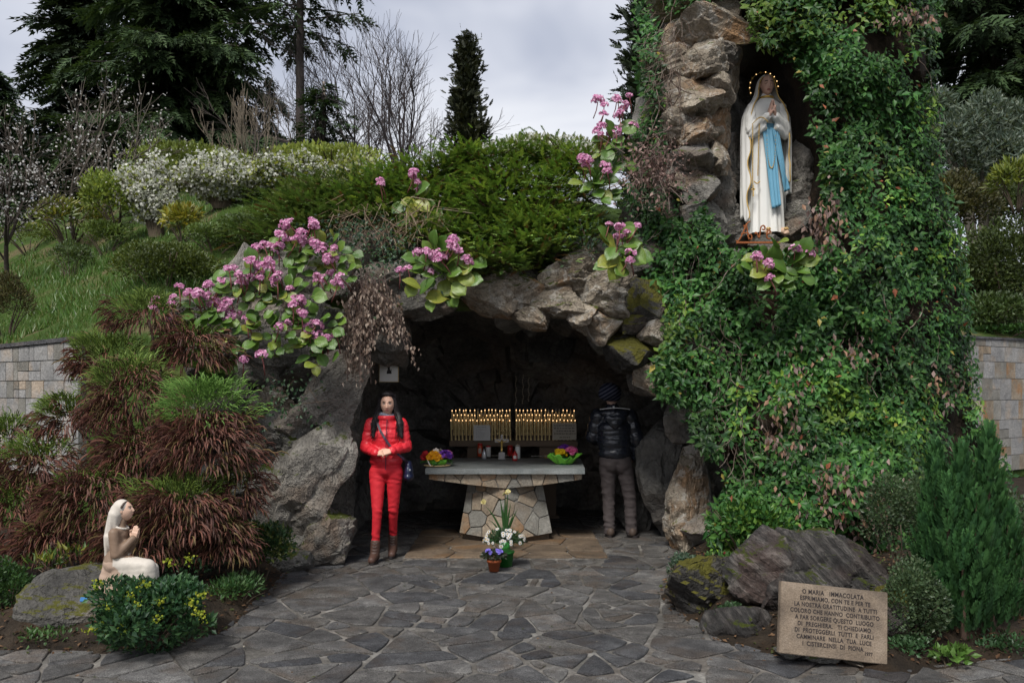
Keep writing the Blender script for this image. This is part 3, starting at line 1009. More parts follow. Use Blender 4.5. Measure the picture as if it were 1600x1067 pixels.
def lumps_pts(lumps, n, g, low=-.35):
    """points and outward normals on a set of ellipsoid lumps [(c, r)]"""
    w = np.array([r[0] * r[2] + r[0] * r[1] for c, r in lumps])
    k = g.choice(len(lumps), n, p=w / w.sum())
    d = unit(n, g)
    d[:, 2] = np.where(d[:, 2] < low, -d[:, 2], d[:, 2])
    c = np.array([l[0] for l in lumps])[k]; r = np.array([l[1] for l in lumps])[k]
    rad = g.uniform(.72, 1.05, (n, 1))
    return c + d * r * rad, nrm(d / r), k

def trunk_obj(parent, base, paths, col=(.07, .055, .045), name='trunk', n=7):
    for P, r in paths:
        P = np.asarray(P, float)
        rr = np.linspace(r, r * .35, len(P)) if np.isscalar(r) else r
        build(MB().tube(P, rr, n, col), name, 'wood', parent, smooth=True)

def bush(name, label, cat, c, r, n, leaf, cols, seed, tpl=LEAF, mat='leaf', nl=9, blossom=None, nb=0, bs=.05, group=None, twig=(.09, .07, .05), up=.35, low=-.35, base=None, stems=7, out=.8, lumpr=(.38, .55), lumpd=.62):
    """a shrub: lumpy leaf mass, blossom, stems from the ground; all coordinates in the world"""
    g = np.random.default_rng(seed)
    c, r = np.asarray(c, float), np.asarray(r, float)
    if tpl is LEAF and (c[1] > 9 or leaf < .031): tpl = (RHOMB[0] * np.array([.58, 1, 1.6]), RHOMB[1])
    bz = base if base is not None else c[2] - r[2]
    root = thing(name, label, cat, (c[0], c[1], bz), group)
    off = np.array([c[0], c[1], bz])
    lumps = [(c - off, r * .72)]
    for i in range(nl):
        d = unit(1, g)[0]; d[2] = abs(d[2]) * .9 - .15
        lumps.append((c - off + d * r * lumpd, r * g.uniform(*lumpr)))
    P, Nn, k = lumps_pts(lumps, n, g, low)
    T = nrm(Nn * out + unit(n, g) * .7 + Zv * up)
    tone = .55 + .9 * vnoise(P / (r.mean() * .5) + 7, seed)[:, None]
    col = pick(cols, n, g) * tone
    parts = [scat(tpl, P, T, nrm(Nn + unit(n, g) * .5), leaf * g.uniform(.6, 1.25, n), col)]
    o = foliage('leaves', parts, mat, root, 'stuff')
    if nb:
        P, Nn, k = lumps_pts(lumps, nb, g, low)
        foliage('blossom', [scat(RHOMB, P + Nn * leaf * .3, nrm(Nn + unit(nb, g)), unit(nb, g), bs * g.uniform(.6, 1.3, nb), pick(blossom, nb, g, .1))], 'petal', root, 'stuff')
    if stems:
        paths = []
        for i in range(stems):
            a = g.uniform(0, 6.28)
            e = (c - off) + np.array([math.cos(a), math.sin(a), g.uniform(-.2, .6)]) * r * .75
            m = np.array([e[0] * .35, e[1] * .35, e[2] * .55])
            tt = np.linspace(0, 1, 6)[:, None]
            q = (1 - tt) ** 2 * np.array([math.cos(a) * .05, math.sin(a) * .05, -.05]) + 2 * tt * (1 - tt) * m + tt ** 2 * e
            paths.append((q, max(.006, r.mean() * .03)))
        trunk_obj(root, None, paths, twig, 'stem', 5)
    return root

# ---- creeper over the tower
def creeper():
    g = np.random.default_rng(77)
    n = 11500
    px = g.uniform(975, 1600, n * 3); py = g.uniform(-230, 880, n * 3)
    ok = ivy_mask(px, py)
    dn = vnoise(np.stack([px / 60, py / 60, 0 * px], -1), 55)
    ok &= dn > g.uniform(.08, .46, len(px))
    ok &= ~((px < 1130) & (py < 300) & (g.random(len(px)) < .35))
    px, py = px[ok][:n], py[ok][:n]
    n = len(px)
    D = ivy_depth(px, py) - np.abs(g.normal(size=n)) * .12 + .05
    S = np.stack([(px - 800) * D / F, D, H + (HY - py) * D / F], -1)
    out = nrm(np.stack([np.clip((px - 1330) / 240, -.3, 1) + g.normal(size=n) * .35, -np.ones(n), .35 + g.normal(size=n) * .35], -1))
    root = thing('climbing_evergreen', 'glossy green climbing evergreen covering the tall rock tower beside the white statue', 'climbing plant', (3, 8.2, 0))
    off = np.array([3, 8.2, 0])
    m = 5
    SS = np.repeat(S, m, 0); OO = np.repeat(out, m, 0)
    az = np.tile(np.arange(m) * 2.4, n) + np.repeat(g.uniform(0, 6.28, n), m)
    a = nrm(np.cross(OO, Zv)); b = np.cross(a, OO)
    rad = np.cos(az)[:, None] * a + np.sin(az)[:, None] * b
    T = nrm(rad + OO * g.uniform(-.2, .7, (n * m, 1)) - Zv * .35)
    pos = SS + rad * .012 - OO * np.tile(np.arange(m) * .022, n)[:, None] - off
    tone = np.repeat(.30 + 1.3 * vnoise(S * 2.2, 61) * g.uniform(.7, 1.25, n), m)[:, None]
    lime = np.repeat(vnoise(S * 1.3 + 9, 62) + g.normal(size=n) * .12, m)
    col = pick([(.032, .102, .022), (.048, .132, .027), (.022, .074, .020), (.062, .15, .030)], n * m, g)
    col = np.where((lime > .80)[:, None], pick([(.11, .21, .03), (.15, .24, .035)], n * m, g), col) * tone
    rare = g.random(n * m) < .010
    col[rare] = pick([(.32, .26, .05), (.30, .10, .05)], rare.sum(), g)
    foliage('leaves', [scat(LEAF, pos, T, nrm(OO + rad * -.3 + Zv * .4), np.repeat(g.uniform(.6, 1.2, n), m) * g.uniform(.045, .095, n * m), col)], 'leaf_gloss', root, 'stuff')
    # withered patches
    W = []
    for cx, cy, sx, sy, k in ((1310, 770, 60, 50, 200), (1395, 790, 34, 50, 90), (1235, 610, 35, 70, 70), (1290, 350, 24, 46, 160), (1215, 690, 30, 50, 80), (1330, 545, 34, 20, 50), (1480, 600, 40, 30, 60), (1430, 25, 40, 18, 70), (1265, 845, 60, 20, 50), (1340, 830, 60, 26, 80)):
        x = g.normal(cx, sx * .6, k); y = g.normal(cy, sy * .6, k)
        d = ivy_depth(x, y) - .12 - g.uniform(0, .1, k)
        W.append(np.stack([(x - 800) * d / F, d, H + (HY - y) * d / F], -1))
    W = np.concatenate(W)
    k = len(W)
    foliage('withered_leaves', [scat(LEAF, W - off, nrm(unit(k, g) * .6 - Zv), unit(k, g), g.uniform(.05, .085, k), pick([(.20, .14, .12), (.28, .20, .18), (.14, .09, .07), (.30, .18, .12)], k, g))], 'dry', root, 'stuff')
    # woody stems
    P0, P1, r0 = [], [], []
    def stem(x, y, L, r, wob=.5, ang=None):
        ang = g.uniform(-.5, .5) if ang is None else ang
        d = ivy_depth(x, y) - .06
        p = np.array([(x - 800) * d / F, d, H + (HY - y) * d / F])
        st = .06
        for i in range(int(L / st)):
            ang += g.normal() * wob * .5
            v = np.array([math.sin(ang), g.normal() * .25 - .02, -math.cos(ang) * .9])
            q = p + v * st
            if not ivy_mask(np.array([800 + q[0] * F / q[1]]), np.array([HY - (q[2] - H) * F / q[1]]))[0] and (x > 1065 or not inside(IVY, np.array([800 + q[0] * F / q[1]]), np.array([HY - (q[2] - H) * F / q[1]]))[0]): break
            P0.append(p); P1.append(q); r0.append(r * (1 - .5 * i * st / L))
            p = q
    for cx, cy, sx, sy, k, L in ((1085, 440, 25, 40, 26, .9), (1105, 520, 30, 40, 24, .9), (1140, 650, 22, 50, 34, .8), (1150, 760, 24, 40, 22, .6), (1052, 90, 20, 50, 70, .6), (1090, 30, 40, 16, 40, .35), (1062, 180, 24, 50, 70, .6), (1035, 270, 26, 40, 40, .4), (1100, 120, 26, 60, 24, .4), (1330, 600, 120, 120, 26, .7), (1000, 180, 14, 60, 14, 1.0), (1390, 500, 90, 200, 20, .6)):
        for i in range(k):
            stem(g.normal(cx, sx), g.normal(cy, sy), L * g.uniform(.5, 1.2), g.uniform(.002, .006), ang=(g.uniform(-1.2, .5) if cx < 1130 and cy < 300 else None))
    stem(1370, 580, .5, .012, .3, -.6)
    r0 = np.array(r0)
    foliage('stems', [segs(np.array(P0) - off, np.array(P1) - off, r0, r0, 4, pick([(.16, .12, .095), (.10, .07, .055), (.22, .18, .15)], len(r0), g))], 'wood', root, 'stuff')
creeper()

# ---- bergenia
def berg_leaf(seed, W=.78):
    g = np.random.default_rng(seed)
    nu, nv = 7, 8
    V, K = [], []
    for i in range(nv):
        t = i / (nv - 1)
        w = W * .5 * max(.03, math.sin(math.pi * (.04 + .955 * t ** 1.25))) ** .55
        for j in range(nu):
            u = j / (nu - 1) * 2 - 1
            V.append((u * w, t * (1 - .06 * u * u), .10 * abs(u) * w * 2 - .22 * t * t + .02 * math.sin(7 * t + 3 * u + seed)))
            K.append((1.25,) * 3 if j == nu // 2 else (1.0, 1.0, 1.0) if abs(u) < .9 else (1.1, .95, .8))
    mb = MB().grid(np.array(V).reshape(nv, nu, 3))
    mb.K = [np.array(K)]
    mb.tube([(0, -.45, -.12), (0, -.2, -.03), (0, .02, 0)], [.035, .03, .025], 5, (1.5, 1.3, 1.2))
    return mb.mesh('leaf', True)
BL = [berg_leaf(i, w) for i, w in enumerate((.72, .85, .78, .92))]
def berg_flower(seed):
    g = np.random.default_rng(seed)
    parts = []
    n = 40
    d = unit(n, g); d[:, 2] = np.abs(d[:, 2]) * .9 - .3
    P = d * np.array([.062, .055, .058]) * g.uniform(.5, 1.05, (n, 1)) + np.array([0, 0, .02])
    for k in range(5):
        a = k * 1.2566
        nn = nrm(d + Zv * .2)
        u = nrm(np.cross(nn, [.3, .2, .9])); w = np.cross(nn, u)
        T = nrm((math.cos(a) * u + math.sin(a) * w) + nn * .55)
        parts.append(scat(RHOMB, P, T, nn, g.uniform(.016, .024, n), pick([(.72, .34, .54), (.80, .46, .64), (.58, .22, .42), (.84, .58, .72)], n, g)))
    V = np.concatenate([p[0] for p in parts]); Fa = np.concatenate([p[1] + i * n * 4 for i, p in enumerate(parts)]); K = np.concatenate([p[2] for p in parts])
    return mesh_n('flower_head', V, Fa, K)
BF = [berg_flower(i) for i in range(3)]
BS = MB().tube([(0, .02, -.17), (.008, 0, -.09), (0, 0, 0)], [.006, .0055, .005], 6, (.20, .075, .07)).mesh('flower_stalk', True)
for me in BL: me.materials.append(MAT['bergenia_leaf'])
for me in BF: me.materials.append(MAT['petal'])
BS.materials.append(MAT['wood'])

def bergenia(label, px, py, Y, leaves, flowers, seed, size=.122):
    """leaves and flowers: lists of photo offsets (dx, dy) from the clump centre"""
    g = np.random.default_rng(seed)
    c = at(px, py, Y)
    root = thing('bergenia', label, 'plant', c, 'pink flowering bergenia on the rocks')
    s = Y / F
    leaves = list(leaves) + [(x * g.uniform(.5, 1.15) + g.normal() * 9, y * g.uniform(.5, 1.1) + g.normal() * 9) for x, y in leaves]
    flowers = list(flowers) + [(x + g.normal() * 14, y + g.normal() * 11) for x, y in flowers]
    for dx, dy in leaves:
        p = np.array([dx * s, -.10 - g.uniform(0, .16), -dy * s])
        ang = math.atan2(dx, -dy) if (dx or dy) else 0
        o = link('leaf', BL[g.integers(0, 4)], None, root)
        T = nrm(np.array([math.sin(ang) * .8 + g.normal() * .25, -.55 + g.normal() * .2, math.cos(ang) * .55 + g.normal() * .3]))
        Nn = nrm(np.array([g.normal() * .3 - T[0] * .3, -.75, .62 + g.normal() * .2]))
        X = nrm(np.cross(T, Nn)); Nn = np.cross(X, T)
        L = size * g.uniform(.75, 1.2)
        M = Matrix(np.stack([X, T, Nn], 1).tolist()).to_4x4()
        o.matrix_local = Matrix.Translation(Vector(p - T * L * .5)) @ M @ Matrix.Scale(L, 4)
    for dx, dy in flowers:
        p = np.array([dx * s, -.16 - g.uniform(0, .14), -dy * s])
        st = link('flower_stalk', BS, None, root, loc=p)
        lean = Euler((g.normal() * .25 + .25, g.normal() * .35, 0))
        st.rotation_euler = lean
        k = g.integers(0, 3)
        h = link('flower_head', BF[k], None, st, scale=g.uniform(.6, 1.12))
        h.rotation_euler = (g.normal() * .3, g.normal() * .4, g.uniform(0, 6))
def ring(n, rx, ry, g, cx=0, cy=0):
    a = np.arange(n) * GOLD + g.uniform(0, 6)
    r = np.sqrt((np.arange(n) + .6) / n)
    return [(cx + rx * q * math.cos(t), cy + ry * q * math.sin(t)) for q, t in zip(r, a)]
gb = np.random.default_rng(3)
bergenia('pink flowering bergenia at the top of the left shoulder, right of the boulders', 512, 412, 8.0, ring(22, 58, 46, gb), [(-80, -18), (-50, -30), (-12, -48), (-30, -28), (14, 0), (18, -16), (12, 20), (-6, 26), (-84, -22)], 1)
bergenia('pink flowering bergenia in the middle of the left shoulder above the dark rock', 440, 470, 7.85, ring(20, 70, 38, gb), [(-70, 10), (-40, -30), (-8, -44), (6, -26), (-30, -50), (-58, 20), (-90, 6), (-82, 14), (-96, 4), (-66, 26), (34, 4)], 2)
bergenia('pink flowering bergenia at the lower left end of the shoulder beside the brown conifer', 330, 500, 7.7, ring(20, 46, 44, gb, 0, 10), [(-44, -30), (-36, -46), (-20, -38), (-40, 12), (6, -50), (-46, -18)], 3)
bergenia('bergenia with scattered pink heads over the pale boulder of the left shoulder', 395, 445, 7.8, ring(14, 52, 30, gb), [(-20, -20), (10, -28), (-40, 2), (30, -20), (0, -6)], 12)
bergenia('bergenia hanging in front of the dark rock below the left shoulder', 430, 525, 7.8, ring(16, 60, 34, gb), [(-30, -16), (20, -10)], 13)
bergenia('bergenia high on the left shoulder under the small juniper', 470, 398, 8.0, ring(14, 50, 28, gb), [(-20, -20), (-44, -8), (12, -24), (30, -8)], 14)
bergenia('low bergenia with yellowish leaves hanging above the round brown conifer', 345, 560, 7.7, ring(12, 42, 26, gb), [(46, 4)], 4, .14)
bergenia('bergenia with pink flowers hanging beside the withered branches', 498, 520, 7.85, ring(18, 46, 52, gb, 4, 8), [(-22, -36), (-8, 6), (8, 8), (20, 10), (-14, -24), (36, -70)], 5)
bergenia('bergenia with a broad pink flower head above the middle of the cave opening', 694, 428, 8.05, ring(20, 56, 50, gb), [(-16, -22), (4, -24), (-6, -26), (16, -44), (-52, -2), (26, -26), (-2, -14)], 6, .17)
bergenia('large leaved bergenia with two pink flower heads left of the creeper', 968, 400, 8.0, ring(8, 38, 34, gb), [(-6, -34), (6, -28), (10, 6), (0, -22)], 7, .21)
bergenia('bergenia growing on the ledge below the white statue', 1208, 420, 8.0, ring(18, 56, 40, gb), [(-22, 0), (-36, -14), (22, -22)], 8, .17)
bergenia('small bergenia with two pink flower heads left of the juniper', 652, 322, 8.7, ring(9, 36, 32, gb, 6, 14), [(-52, -28), (-2, -36), (4, -28)], 9, .17)
bergenia('bergenia with tall pink flowers against the sky beside the rock tower', 948, 225, 8.7, ring(10, 34, 44, gb, 10, 20), [(-8, -46), (12, -52), (22, -44), (-14, 0), (2, -6), (30, -62), (34, -16), (-18, -8)], 10, .17)
bergenia('pink bergenia at the right end of the juniper', 930, 292, 8.6, ring(9, 34, 30, gb, 10, 0), [(-24, -36), (14, -12), (-18, -30)], 11, .15)

# ---- small creeping ivy and withered hanging shrub on the arch
def small_ivy(label, px, py, w, h, Y, n, seed):
    g = np.random.default_rng(seed)
    c = at(px, py, Y)
    root = thing('creeping_ivy', label, 'ivy', c, 'creeping ivy on the rocks')
    x = g.normal(0, w * .4, n) * Y / F; z = g.normal(0, h * .4, n) * Y / F
    P = np.stack([x, -.05 - g.uniform(0, .12, n) + (z * .3), z], -1)
    foliage('leaves', [scat(LEAF, P, nrm(unit(n, g) * .8 - Zv * .5), nrm(unit(n, g) * .5 + np.array([0, -1, .5])), g.uniform(.03, .055, n), pick([(.03, .07, .03), (.045, .09, .035), (.025, .055, .03)], n, g))], 'leaf', root, 'stuff')
    m = 12
    a = np.stack([g.normal(0, w * .3, m) * Y / F, np.full(m, -.04), g.normal(0, h * .3, m) * Y / F], -1)
    foliage('stems', [segs(a, a + g.normal(size=(m, 3)) * np.array([.12, .02, .15]), np.full(m, .003), np.full(m, .002), 4, (.10, .07, .05))], 'wood', root, 'stuff')
small_ivy('dark ivy patch on the rock left of the middle bergenia', 605, 400, 120, 70, 8.15, 420, 1)
small_ivy('ivy trailing below the left bergenia in front of the pale pillar rock', 450, 615, 70, 60, 7.8, 150, 2)
small_ivy('ivy patch among dry stalks above the left end of the cave arch', 540, 370, 90, 40, 8.2, 220, 3)
small_ivy('ivy tuft right of the juniper above the arch stones', 925, 372, 60, 40, 8.3, 150, 4)

def withered():
    g = np.random.default_rng(8)
    Y = 7.9
    root = thing('withered_shrub', 'withered brown shrub hanging over the left corner of the cave mouth', 'dead shrub', at(575, 440, Y))
    off = at(575, 440, Y)
    P0, P1, L = [], [], []
    for i in range(90):
        p = at(g.normal(572, 16), g.normal(438, 10), Y + g.uniform(-.1, .2))
        ex = g.choice([g.uniform(533, 588), g.uniform(586, 655)], p=[.66, .34])
        ey = g.uniform(500, 606) if ex < 588 else g.uniform(470, 545) if ex < 636 else g.uniform(500, 600)
        e = at(ex, ey, Y + g.uniform(-.15, .15))
        mid = (p + e) / 2 + np.array([(ex - 572) * .0012, -.08, .10])
        t = np.linspace(0, 1, 9)[:, None]
        q = (1 - t) ** 2 * p + 2 * t * (1 - t) * mid + t ** 2 * e
        P0.extend(q[:-1]); P1.extend(q[1:])
        tt = np.clip(g.beta(2.2, 1.2, 19), 0, 1)[:, None]
        L.append((1 - tt) ** 2 * p + 2 * tt * (1 - tt) * mid + tt ** 2 * e + g.normal(size=(19, 3)) * .022)
    L = np.concatenate(L); n = len(L)
    foliage('dead_leaves', [scat(LEAF, L - off, nrm(unit(n, g) * .5 - Zv), unit(n, g), g.uniform(.03, .058, n), pick([(.22, .16, .125), (.31, .24, .19), (.14, .095, .07), (.37, .30, .245)], n, g))], 'dry', root, 'stuff')
    k = len(P0)
    foliage('twigs', [segs(np.array(P0) - off, np.array(P1) - off, np.full(k, .003), np.full(k, .0025), 4, (.10, .07, .06))], 'wood', root, 'stuff')
    Y = 8.15
    root = thing('withered_shrub', 'dry brown leaf tangle on the left flank of the rock tower', 'dead shrub', at(1025, 265, Y))
    off = at(1025, 265, Y)
    n = 700
    P = np.stack([g.normal(1020, 24, n), g.normal(262, 26, n)], -1)
    W = np.stack([(P[:, 0] - 800) * Y / F, Y + g.uniform(-.12, .1, n), H + (HY - P[:, 1]) * Y / F], -1)
    foliage('dead_leaves', [scat(LEAF, W - off, nrm(unit(n, g) * .7 - Zv * .6), unit(n, g), g.uniform(.03, .06, n), pick([(.24, .16, .14), (.32, .23, .20), (.16, .10, .085)], n, g))], 'dry', root, 'stuff')
    m = 120
    a = np.stack([g.normal(0, .15, m), g.uniform(-.12, .05, m), g.normal(0, .2, m)], -1)
    foliage('twigs', [segs(a, a + g.normal(size=(m, 3)) * .11, np.full(m, .004), np.full(m, .0025), 4, (.15, .115, .10))], 'wood', root, 'stuff')
withered()

# ---- junipers over the arch
def juniper(label, poly, y0, ysl, ref, n_pads, per, seed, cols):
    g = np.random.default_rng(seed)
    xs, ys = [p[0] for p in poly], [p[1] for p in poly]
    sp = [spray(7, 36, .040, .32, s, .06, tri=True) for s in (1, 2, 3)]
    c0 = at((min(xs) + max(xs)) / 2, max(ys), y0)
    root = thing('juniper', label, 'juniper', c0)
    parts, P0, P1 = [], [], []
    k = 0
    while k < n_pads:
        x, y = g.uniform(min(xs), max(xs)), g.uniform(min(ys), max(ys))
        if not inside(poly, np.array([x]), np.array([y]))[0]: continue
        k += 1
        Y = y0 + (ref - y) * ysl + g.normal() * .12
        c = at(x, y, Y) - c0
        az = g.uniform(-2.6, -.5) if g.random() < .75 else g.uniform(0, 6.28)
        main = np.array([math.cos(az), math.sin(az), .10])
        n = per
        t = g.uniform(0, 1, n)
        fan = g.normal(size=n) * .55
        d = np.stack([np.cos(az + fan), np.sin(az + fan), g.normal(size=n) * .10 + .08], -1)
        L = g.uniform(.25, .62)
        P = c + d * (t * L)[:, None] - np.array([0, 0, 1]) * (np.abs(fan) * .10 + .16 * (1 - t) * g.random(n))[:, None]
        T = nrm(d + unit(n, g) * .30 + Zv * .02)
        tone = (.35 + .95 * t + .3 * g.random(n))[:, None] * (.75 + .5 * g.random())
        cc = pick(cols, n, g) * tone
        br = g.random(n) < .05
        cc[br] = pick([(.16, .085, .035)], br.sum(), g)
        parts.append(scat(sp[k % 3], P, T, nrm(Zv + unit(n, g) * .45), g.uniform(.10, .19, n), cc))
        P0.append(c - main * .2 - Zv * .12); P1.append(c + main * L * .7)
    foliage('foliage', parts, 'needle', root, 'stuff')
    m = len(P0)
    foliage('branches', [segs(np.array(P0), np.array(P1), np.full(m, .014), np.full(m, .005), 5, (.11, .065, .045))], 'wood', root, 'stuff')
JG = [(.15, .235, .05), (.12, .205, .045), (.20, .27, .06), (.09, .165, .04)]
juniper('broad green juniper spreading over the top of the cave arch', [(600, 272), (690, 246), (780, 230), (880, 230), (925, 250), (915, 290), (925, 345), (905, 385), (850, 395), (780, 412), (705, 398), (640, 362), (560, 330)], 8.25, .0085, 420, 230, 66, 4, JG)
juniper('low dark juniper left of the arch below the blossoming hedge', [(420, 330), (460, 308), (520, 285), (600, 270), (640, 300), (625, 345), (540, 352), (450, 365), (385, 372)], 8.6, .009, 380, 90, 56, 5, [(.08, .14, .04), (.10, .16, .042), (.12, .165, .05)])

# ---- japanese cedar with brown drooping shoots
def tail_tpl():
    P = np.array([[0, 0, 0], [0, .42, .07], [0, .8, -.10], [0, 1.0, -.36]])
    r = [.03, .052, .048, .008]
    mb = MB().tube(P, r, 3, cap=False)
    V = np.concatenate(mb.V)
    Fa = []
    for i in range(3):
        for k in range(3):
            q = (k + 1) % 3
            Fa += [(i * 3 + k, i * 3 + q, i * 3 + 3 + q), (i * 3 + k, i * 3 + 3 + q, i * 3 + 3 + k)]
    return V, np.array(Fa)
def cryptomeria():
    g = np.random.default_rng(15)
    tp = tail_tpl()
    root = thing('japanese_cedar', 'large bushy conifer with brown drooping shoots and green tops behind the kneeling statue', 'conifer', (-2.9, 7.0, .1))
    off = np.array([-2.9, 7.0, .1])
    LM = [(232, 500, 66, 40, 7.55, .55), (305, 552, 58, 46, 7.5, .05), (170, 566, 62, 46, 7.45, .55), (112, 660, 54, 44, 7.25, .6), (212, 630, 80, 72, 7.1, .35), (220, 720, 70, 60, 6.95, 0), (325, 640, 74, 52, 6.8, 1.0), (325, 705, 80, 66, 6.75, 0), (62, 735, 62, 54, 7.0, .4), (150, 790, 84, 64, 6.75, .12), (285, 800, 90, 62, 6.6, .22), (20, 810, 60, 62, 6.8, .15), (372, 772, 40, 62, 6.85, .3), (12, 690, 44, 40, 7.3, .6), (225, 850, 80, 46, 6.6, .1), (90, 850, 70, 40, 6.65, .1), (350, 850, 50, 40, 6.7, .05)]
    parts, P0, P1 = [], [], []
    for px, py, rx, ry, Y, gr in LM:
        c = at(px, py, Y) - off
        s = Y / F
        r = np.array([rx * s, rx * s * .9, ry * s]) * .97
        n = int(rx * ry * .24) + 320
        d = unit(n, g)
        d[:, 1] = np.where(d[:, 1] > .3, -d[:, 1], d[:, 1])
        d[:, 2] = np.where(d[:, 2] < -.45, -d[:, 2], d[:, 2])
        wob = 1 + .75 * (vnoise(d * 3.0 + px, 7) - .5)[:, None]
        P = c + d * r * wob * np.where(g.random(n) < .72, g.uniform(.78, 1.0, n), g.uniform(.3, .8, n))[:, None]
        green = (d[:, 2] + (vnoise(d * 3.3 + py, 8) - .5) * 1.3 + g.normal(size=n) * .16) > (.95 - 1.15 * gr)
        T = np.where(green[:, None], nrm(d + Zv * .55 + unit(n, g) * .38), nrm(d * np.array([1, 1, .55]) + unit(n, g) * .45 - Zv * .22))
        col = np.where(green[:, None], pick([(.125, .19, .034), (.17, .24, .045), (.09, .145, .03)], n, g), pick([(.12, .046, .032), (.15, .062, .042), (.07, .028, .022), (.105, .05, .036), (.11, .075, .03)], n, g, .45))
        if gr >= 1: col = np.where(green[:, None], pick([(.11, .22, .045), (.15, .27, .055)], n, g), col)
        sc = np.where(green, g.uniform(.05, .09, n), g.uniform(.07, .13, n))
        parts.append(scat(tp, P, T, nrm(Zv + unit(n, g) * .3), sc, col))
        P0.append(np.array([g.normal() * .15, .3, .2])); P1.append(c)
    foliage('foliage', parts, 'needle', root, 'stuff')
    m = len(P0)
    foliage('branches', [segs(np.array(P0), np.array(P1), np.full(m, .03), np.full(m, .012), 5, (.10, .075, .06))], 'wood', root, 'stuff')
cryptomeria()

# ---- shrubs in the two beds
GR = [(.035, .085, .022), (.05, .105, .028), (.028, .065, .02)]
def upright_cypress():
    g = np.random.default_rng(23)
    root = thing('young_cypress', 'upright feathery green cypress right of the stone plaque', 'conifer', (3.12, 5.72, .1))
    off = np.array([3.12, 5.72, .1])
    parts, P0, P1 = [], [], []
    sp = [spray(6, 30, .07, .42, s, -.04, tri=True) for s in (4, 5)]
    for px, top, w, Y in ((1462, 690, 30, 5.7), (1502, 690, 32, 5.6), (1545, 662, 34, 5.75), (1482, 745, 34, 5.5), (1525, 770, 36, 5.5), (1575, 790, 30, 5.7), (1450, 800, 30, 5.65), (1505, 840, 44, 5.42), (1550, 860, 40, 5.5), (1470, 890, 36, 5.5)):
        b = at(px, 990, Y); t_ = at(px, top, Y)
        h = t_[2] - .12
        n = int(560 * h / 1.2)
        u = g.uniform(0, 1, n) ** .9
        rr = .86 * w * Y / F * np.clip(1.9 * (1 - u), 0, 1) ** .6 * g.uniform(.45, 1.0, n)
        a = g.uniform(0, 6.28, n)
        P = np.stack([t_[0] + np.cos(a) * rr, t_[1] + np.sin(a) * rr, .12 + h * u * .95], -1)
        T = nrm(np.stack([np.cos(a) * .30, np.sin(a) * .30, 1.0 + 0 * a], -1) + unit(n, g) * .20)
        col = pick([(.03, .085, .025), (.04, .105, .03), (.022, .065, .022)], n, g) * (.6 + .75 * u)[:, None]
        parts.append(scat(sp[g.integers(0, 2)], P - off, T, nrm(np.stack([np.cos(a), np.sin(a), 0 * a], -1) + unit(n, g) * .6), g.uniform(.07, .13, n), col))
        P0.append(np.array([t_[0], t_[1], .05]) - off); P1.append(t_ - off)
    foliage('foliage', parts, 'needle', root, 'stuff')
    foliage('stems', [segs(np.array(P0), np.array(P1), np.full(10, .02), np.full(10, .004), 6, (.09, .06, .045))], 'wood', root, 'stuff')
upright_cypress()

SG = [(.06, .10, .045), (.05, .085, .04), (.075, .11, .05)]
def bpx(name, label, cat, px, py, w, h, Y, n, leaf, cols, seed, depth=None, **k):
    """a shrub given by its outline in the photograph and its distance"""
    c = at(px, py, Y)
    r = np.array([w / 2 * Y / F, (depth or w / 2 * Y / F * .9), h / 2 * Y / F])
    return bush(name, label, cat, c, r, n, leaf, cols, seed, **k)

bpx('azalea', 'small leaved grey green azalea between the big boulder and the cypress', 'shrub', 1412, 810, 120, 170, 6.4, 5200, .028, SG, 31, base=.1, low=-.95)
bpx('azalea', 'low grey green azalea at the right end of the stone plaque', 'shrub', 1424, 948, 104, 176, 5.35, 4800, .026, SG, 32, base=.1, low=-.95)
bpx('azalea', 'grey green azalea at the right edge behind the cypress', 'shrub', 1600, 870, 110, 240, 6.2, 5200, .03, SG, 33, base=.1, low=-.95)
bpx('evergreen_shrub', 'dark leafy shrub at the foot of the creeper beside the brown boulder', 'shrub', 1165, 822, 130, 100, 7.7, 1900, .062, [(.035, .105, .022), (.05, .135, .028), (.10, .19, .03)], 34, mat='leaf_gloss', base=.1, low=-.9)
bpx('evergreen_shrub', 'leafy sprouts with glossy leaves at the foot of the cypress', 'shrub', 1490, 1030, 60, 36, 5.12, 120, .055, [(.08, .17, .03), (.10, .19, .04)], 35, nl=3, stems=4, base=.0)
bpx('ground_ivy', 'trailing variegated ivy on the mossy rock by the paving', 'ivy', 1075, 890, 60, 60, 6.85, 700, .035, [(.06, .10, .06), (.10, .14, .09), (.04, .075, .045)], 36, base=.02)
bpx('mahonia', 'dark green mahonia with yellow flowers in front of the kneeling statue', 'shrub', 232, 964, 214, 140, 5.5, 5600, .048, [(.022, .062, .026), (.032, .08, .03), (.018, .048, .022), (.05, .11, .04)], 37, mat='leaf_gloss', blossom=[(.32, .36, .03), (.24, .32, .03)], nb=0, base=.0, nl=16, lumpr=(.22, .36), lumpd=.84, low=-.95)
def mahonia_flowers():
    g = np.random.default_rng(38)
    o = [x for x in bpy.data.objects if x.name.startswith('mahonia')][0]
    off = np.array(o.location)
    for px, py in ((150, 915), (205, 930), (170, 945), (262, 880), (296, 874), (215, 945), (318, 930), (300, 940), (245, 965), (185, 985), (140, 985), (160, 978), (310, 955), (250, 940), (225, 912), (318, 965)):
        p = at(px, py, 5.10 + (1010 - py) * .0022) - off
        n = 26
        P = g.normal(size=(n, 3)) * np.array([.018, .018, .016])
        foliage_me = scat(RHOMB, P, unit(n, g), unit(n, g), g.uniform(.012, .022, n), pick([(.30, .34, .03), (.36, .38, .04), (.22, .30, .03)], n, g))
        link('flower_cluster', mesh_n('flower_cluster', *foliage_me), 'petal', o, loc=p)['kind'] = 'stuff'
mahonia_flowers()
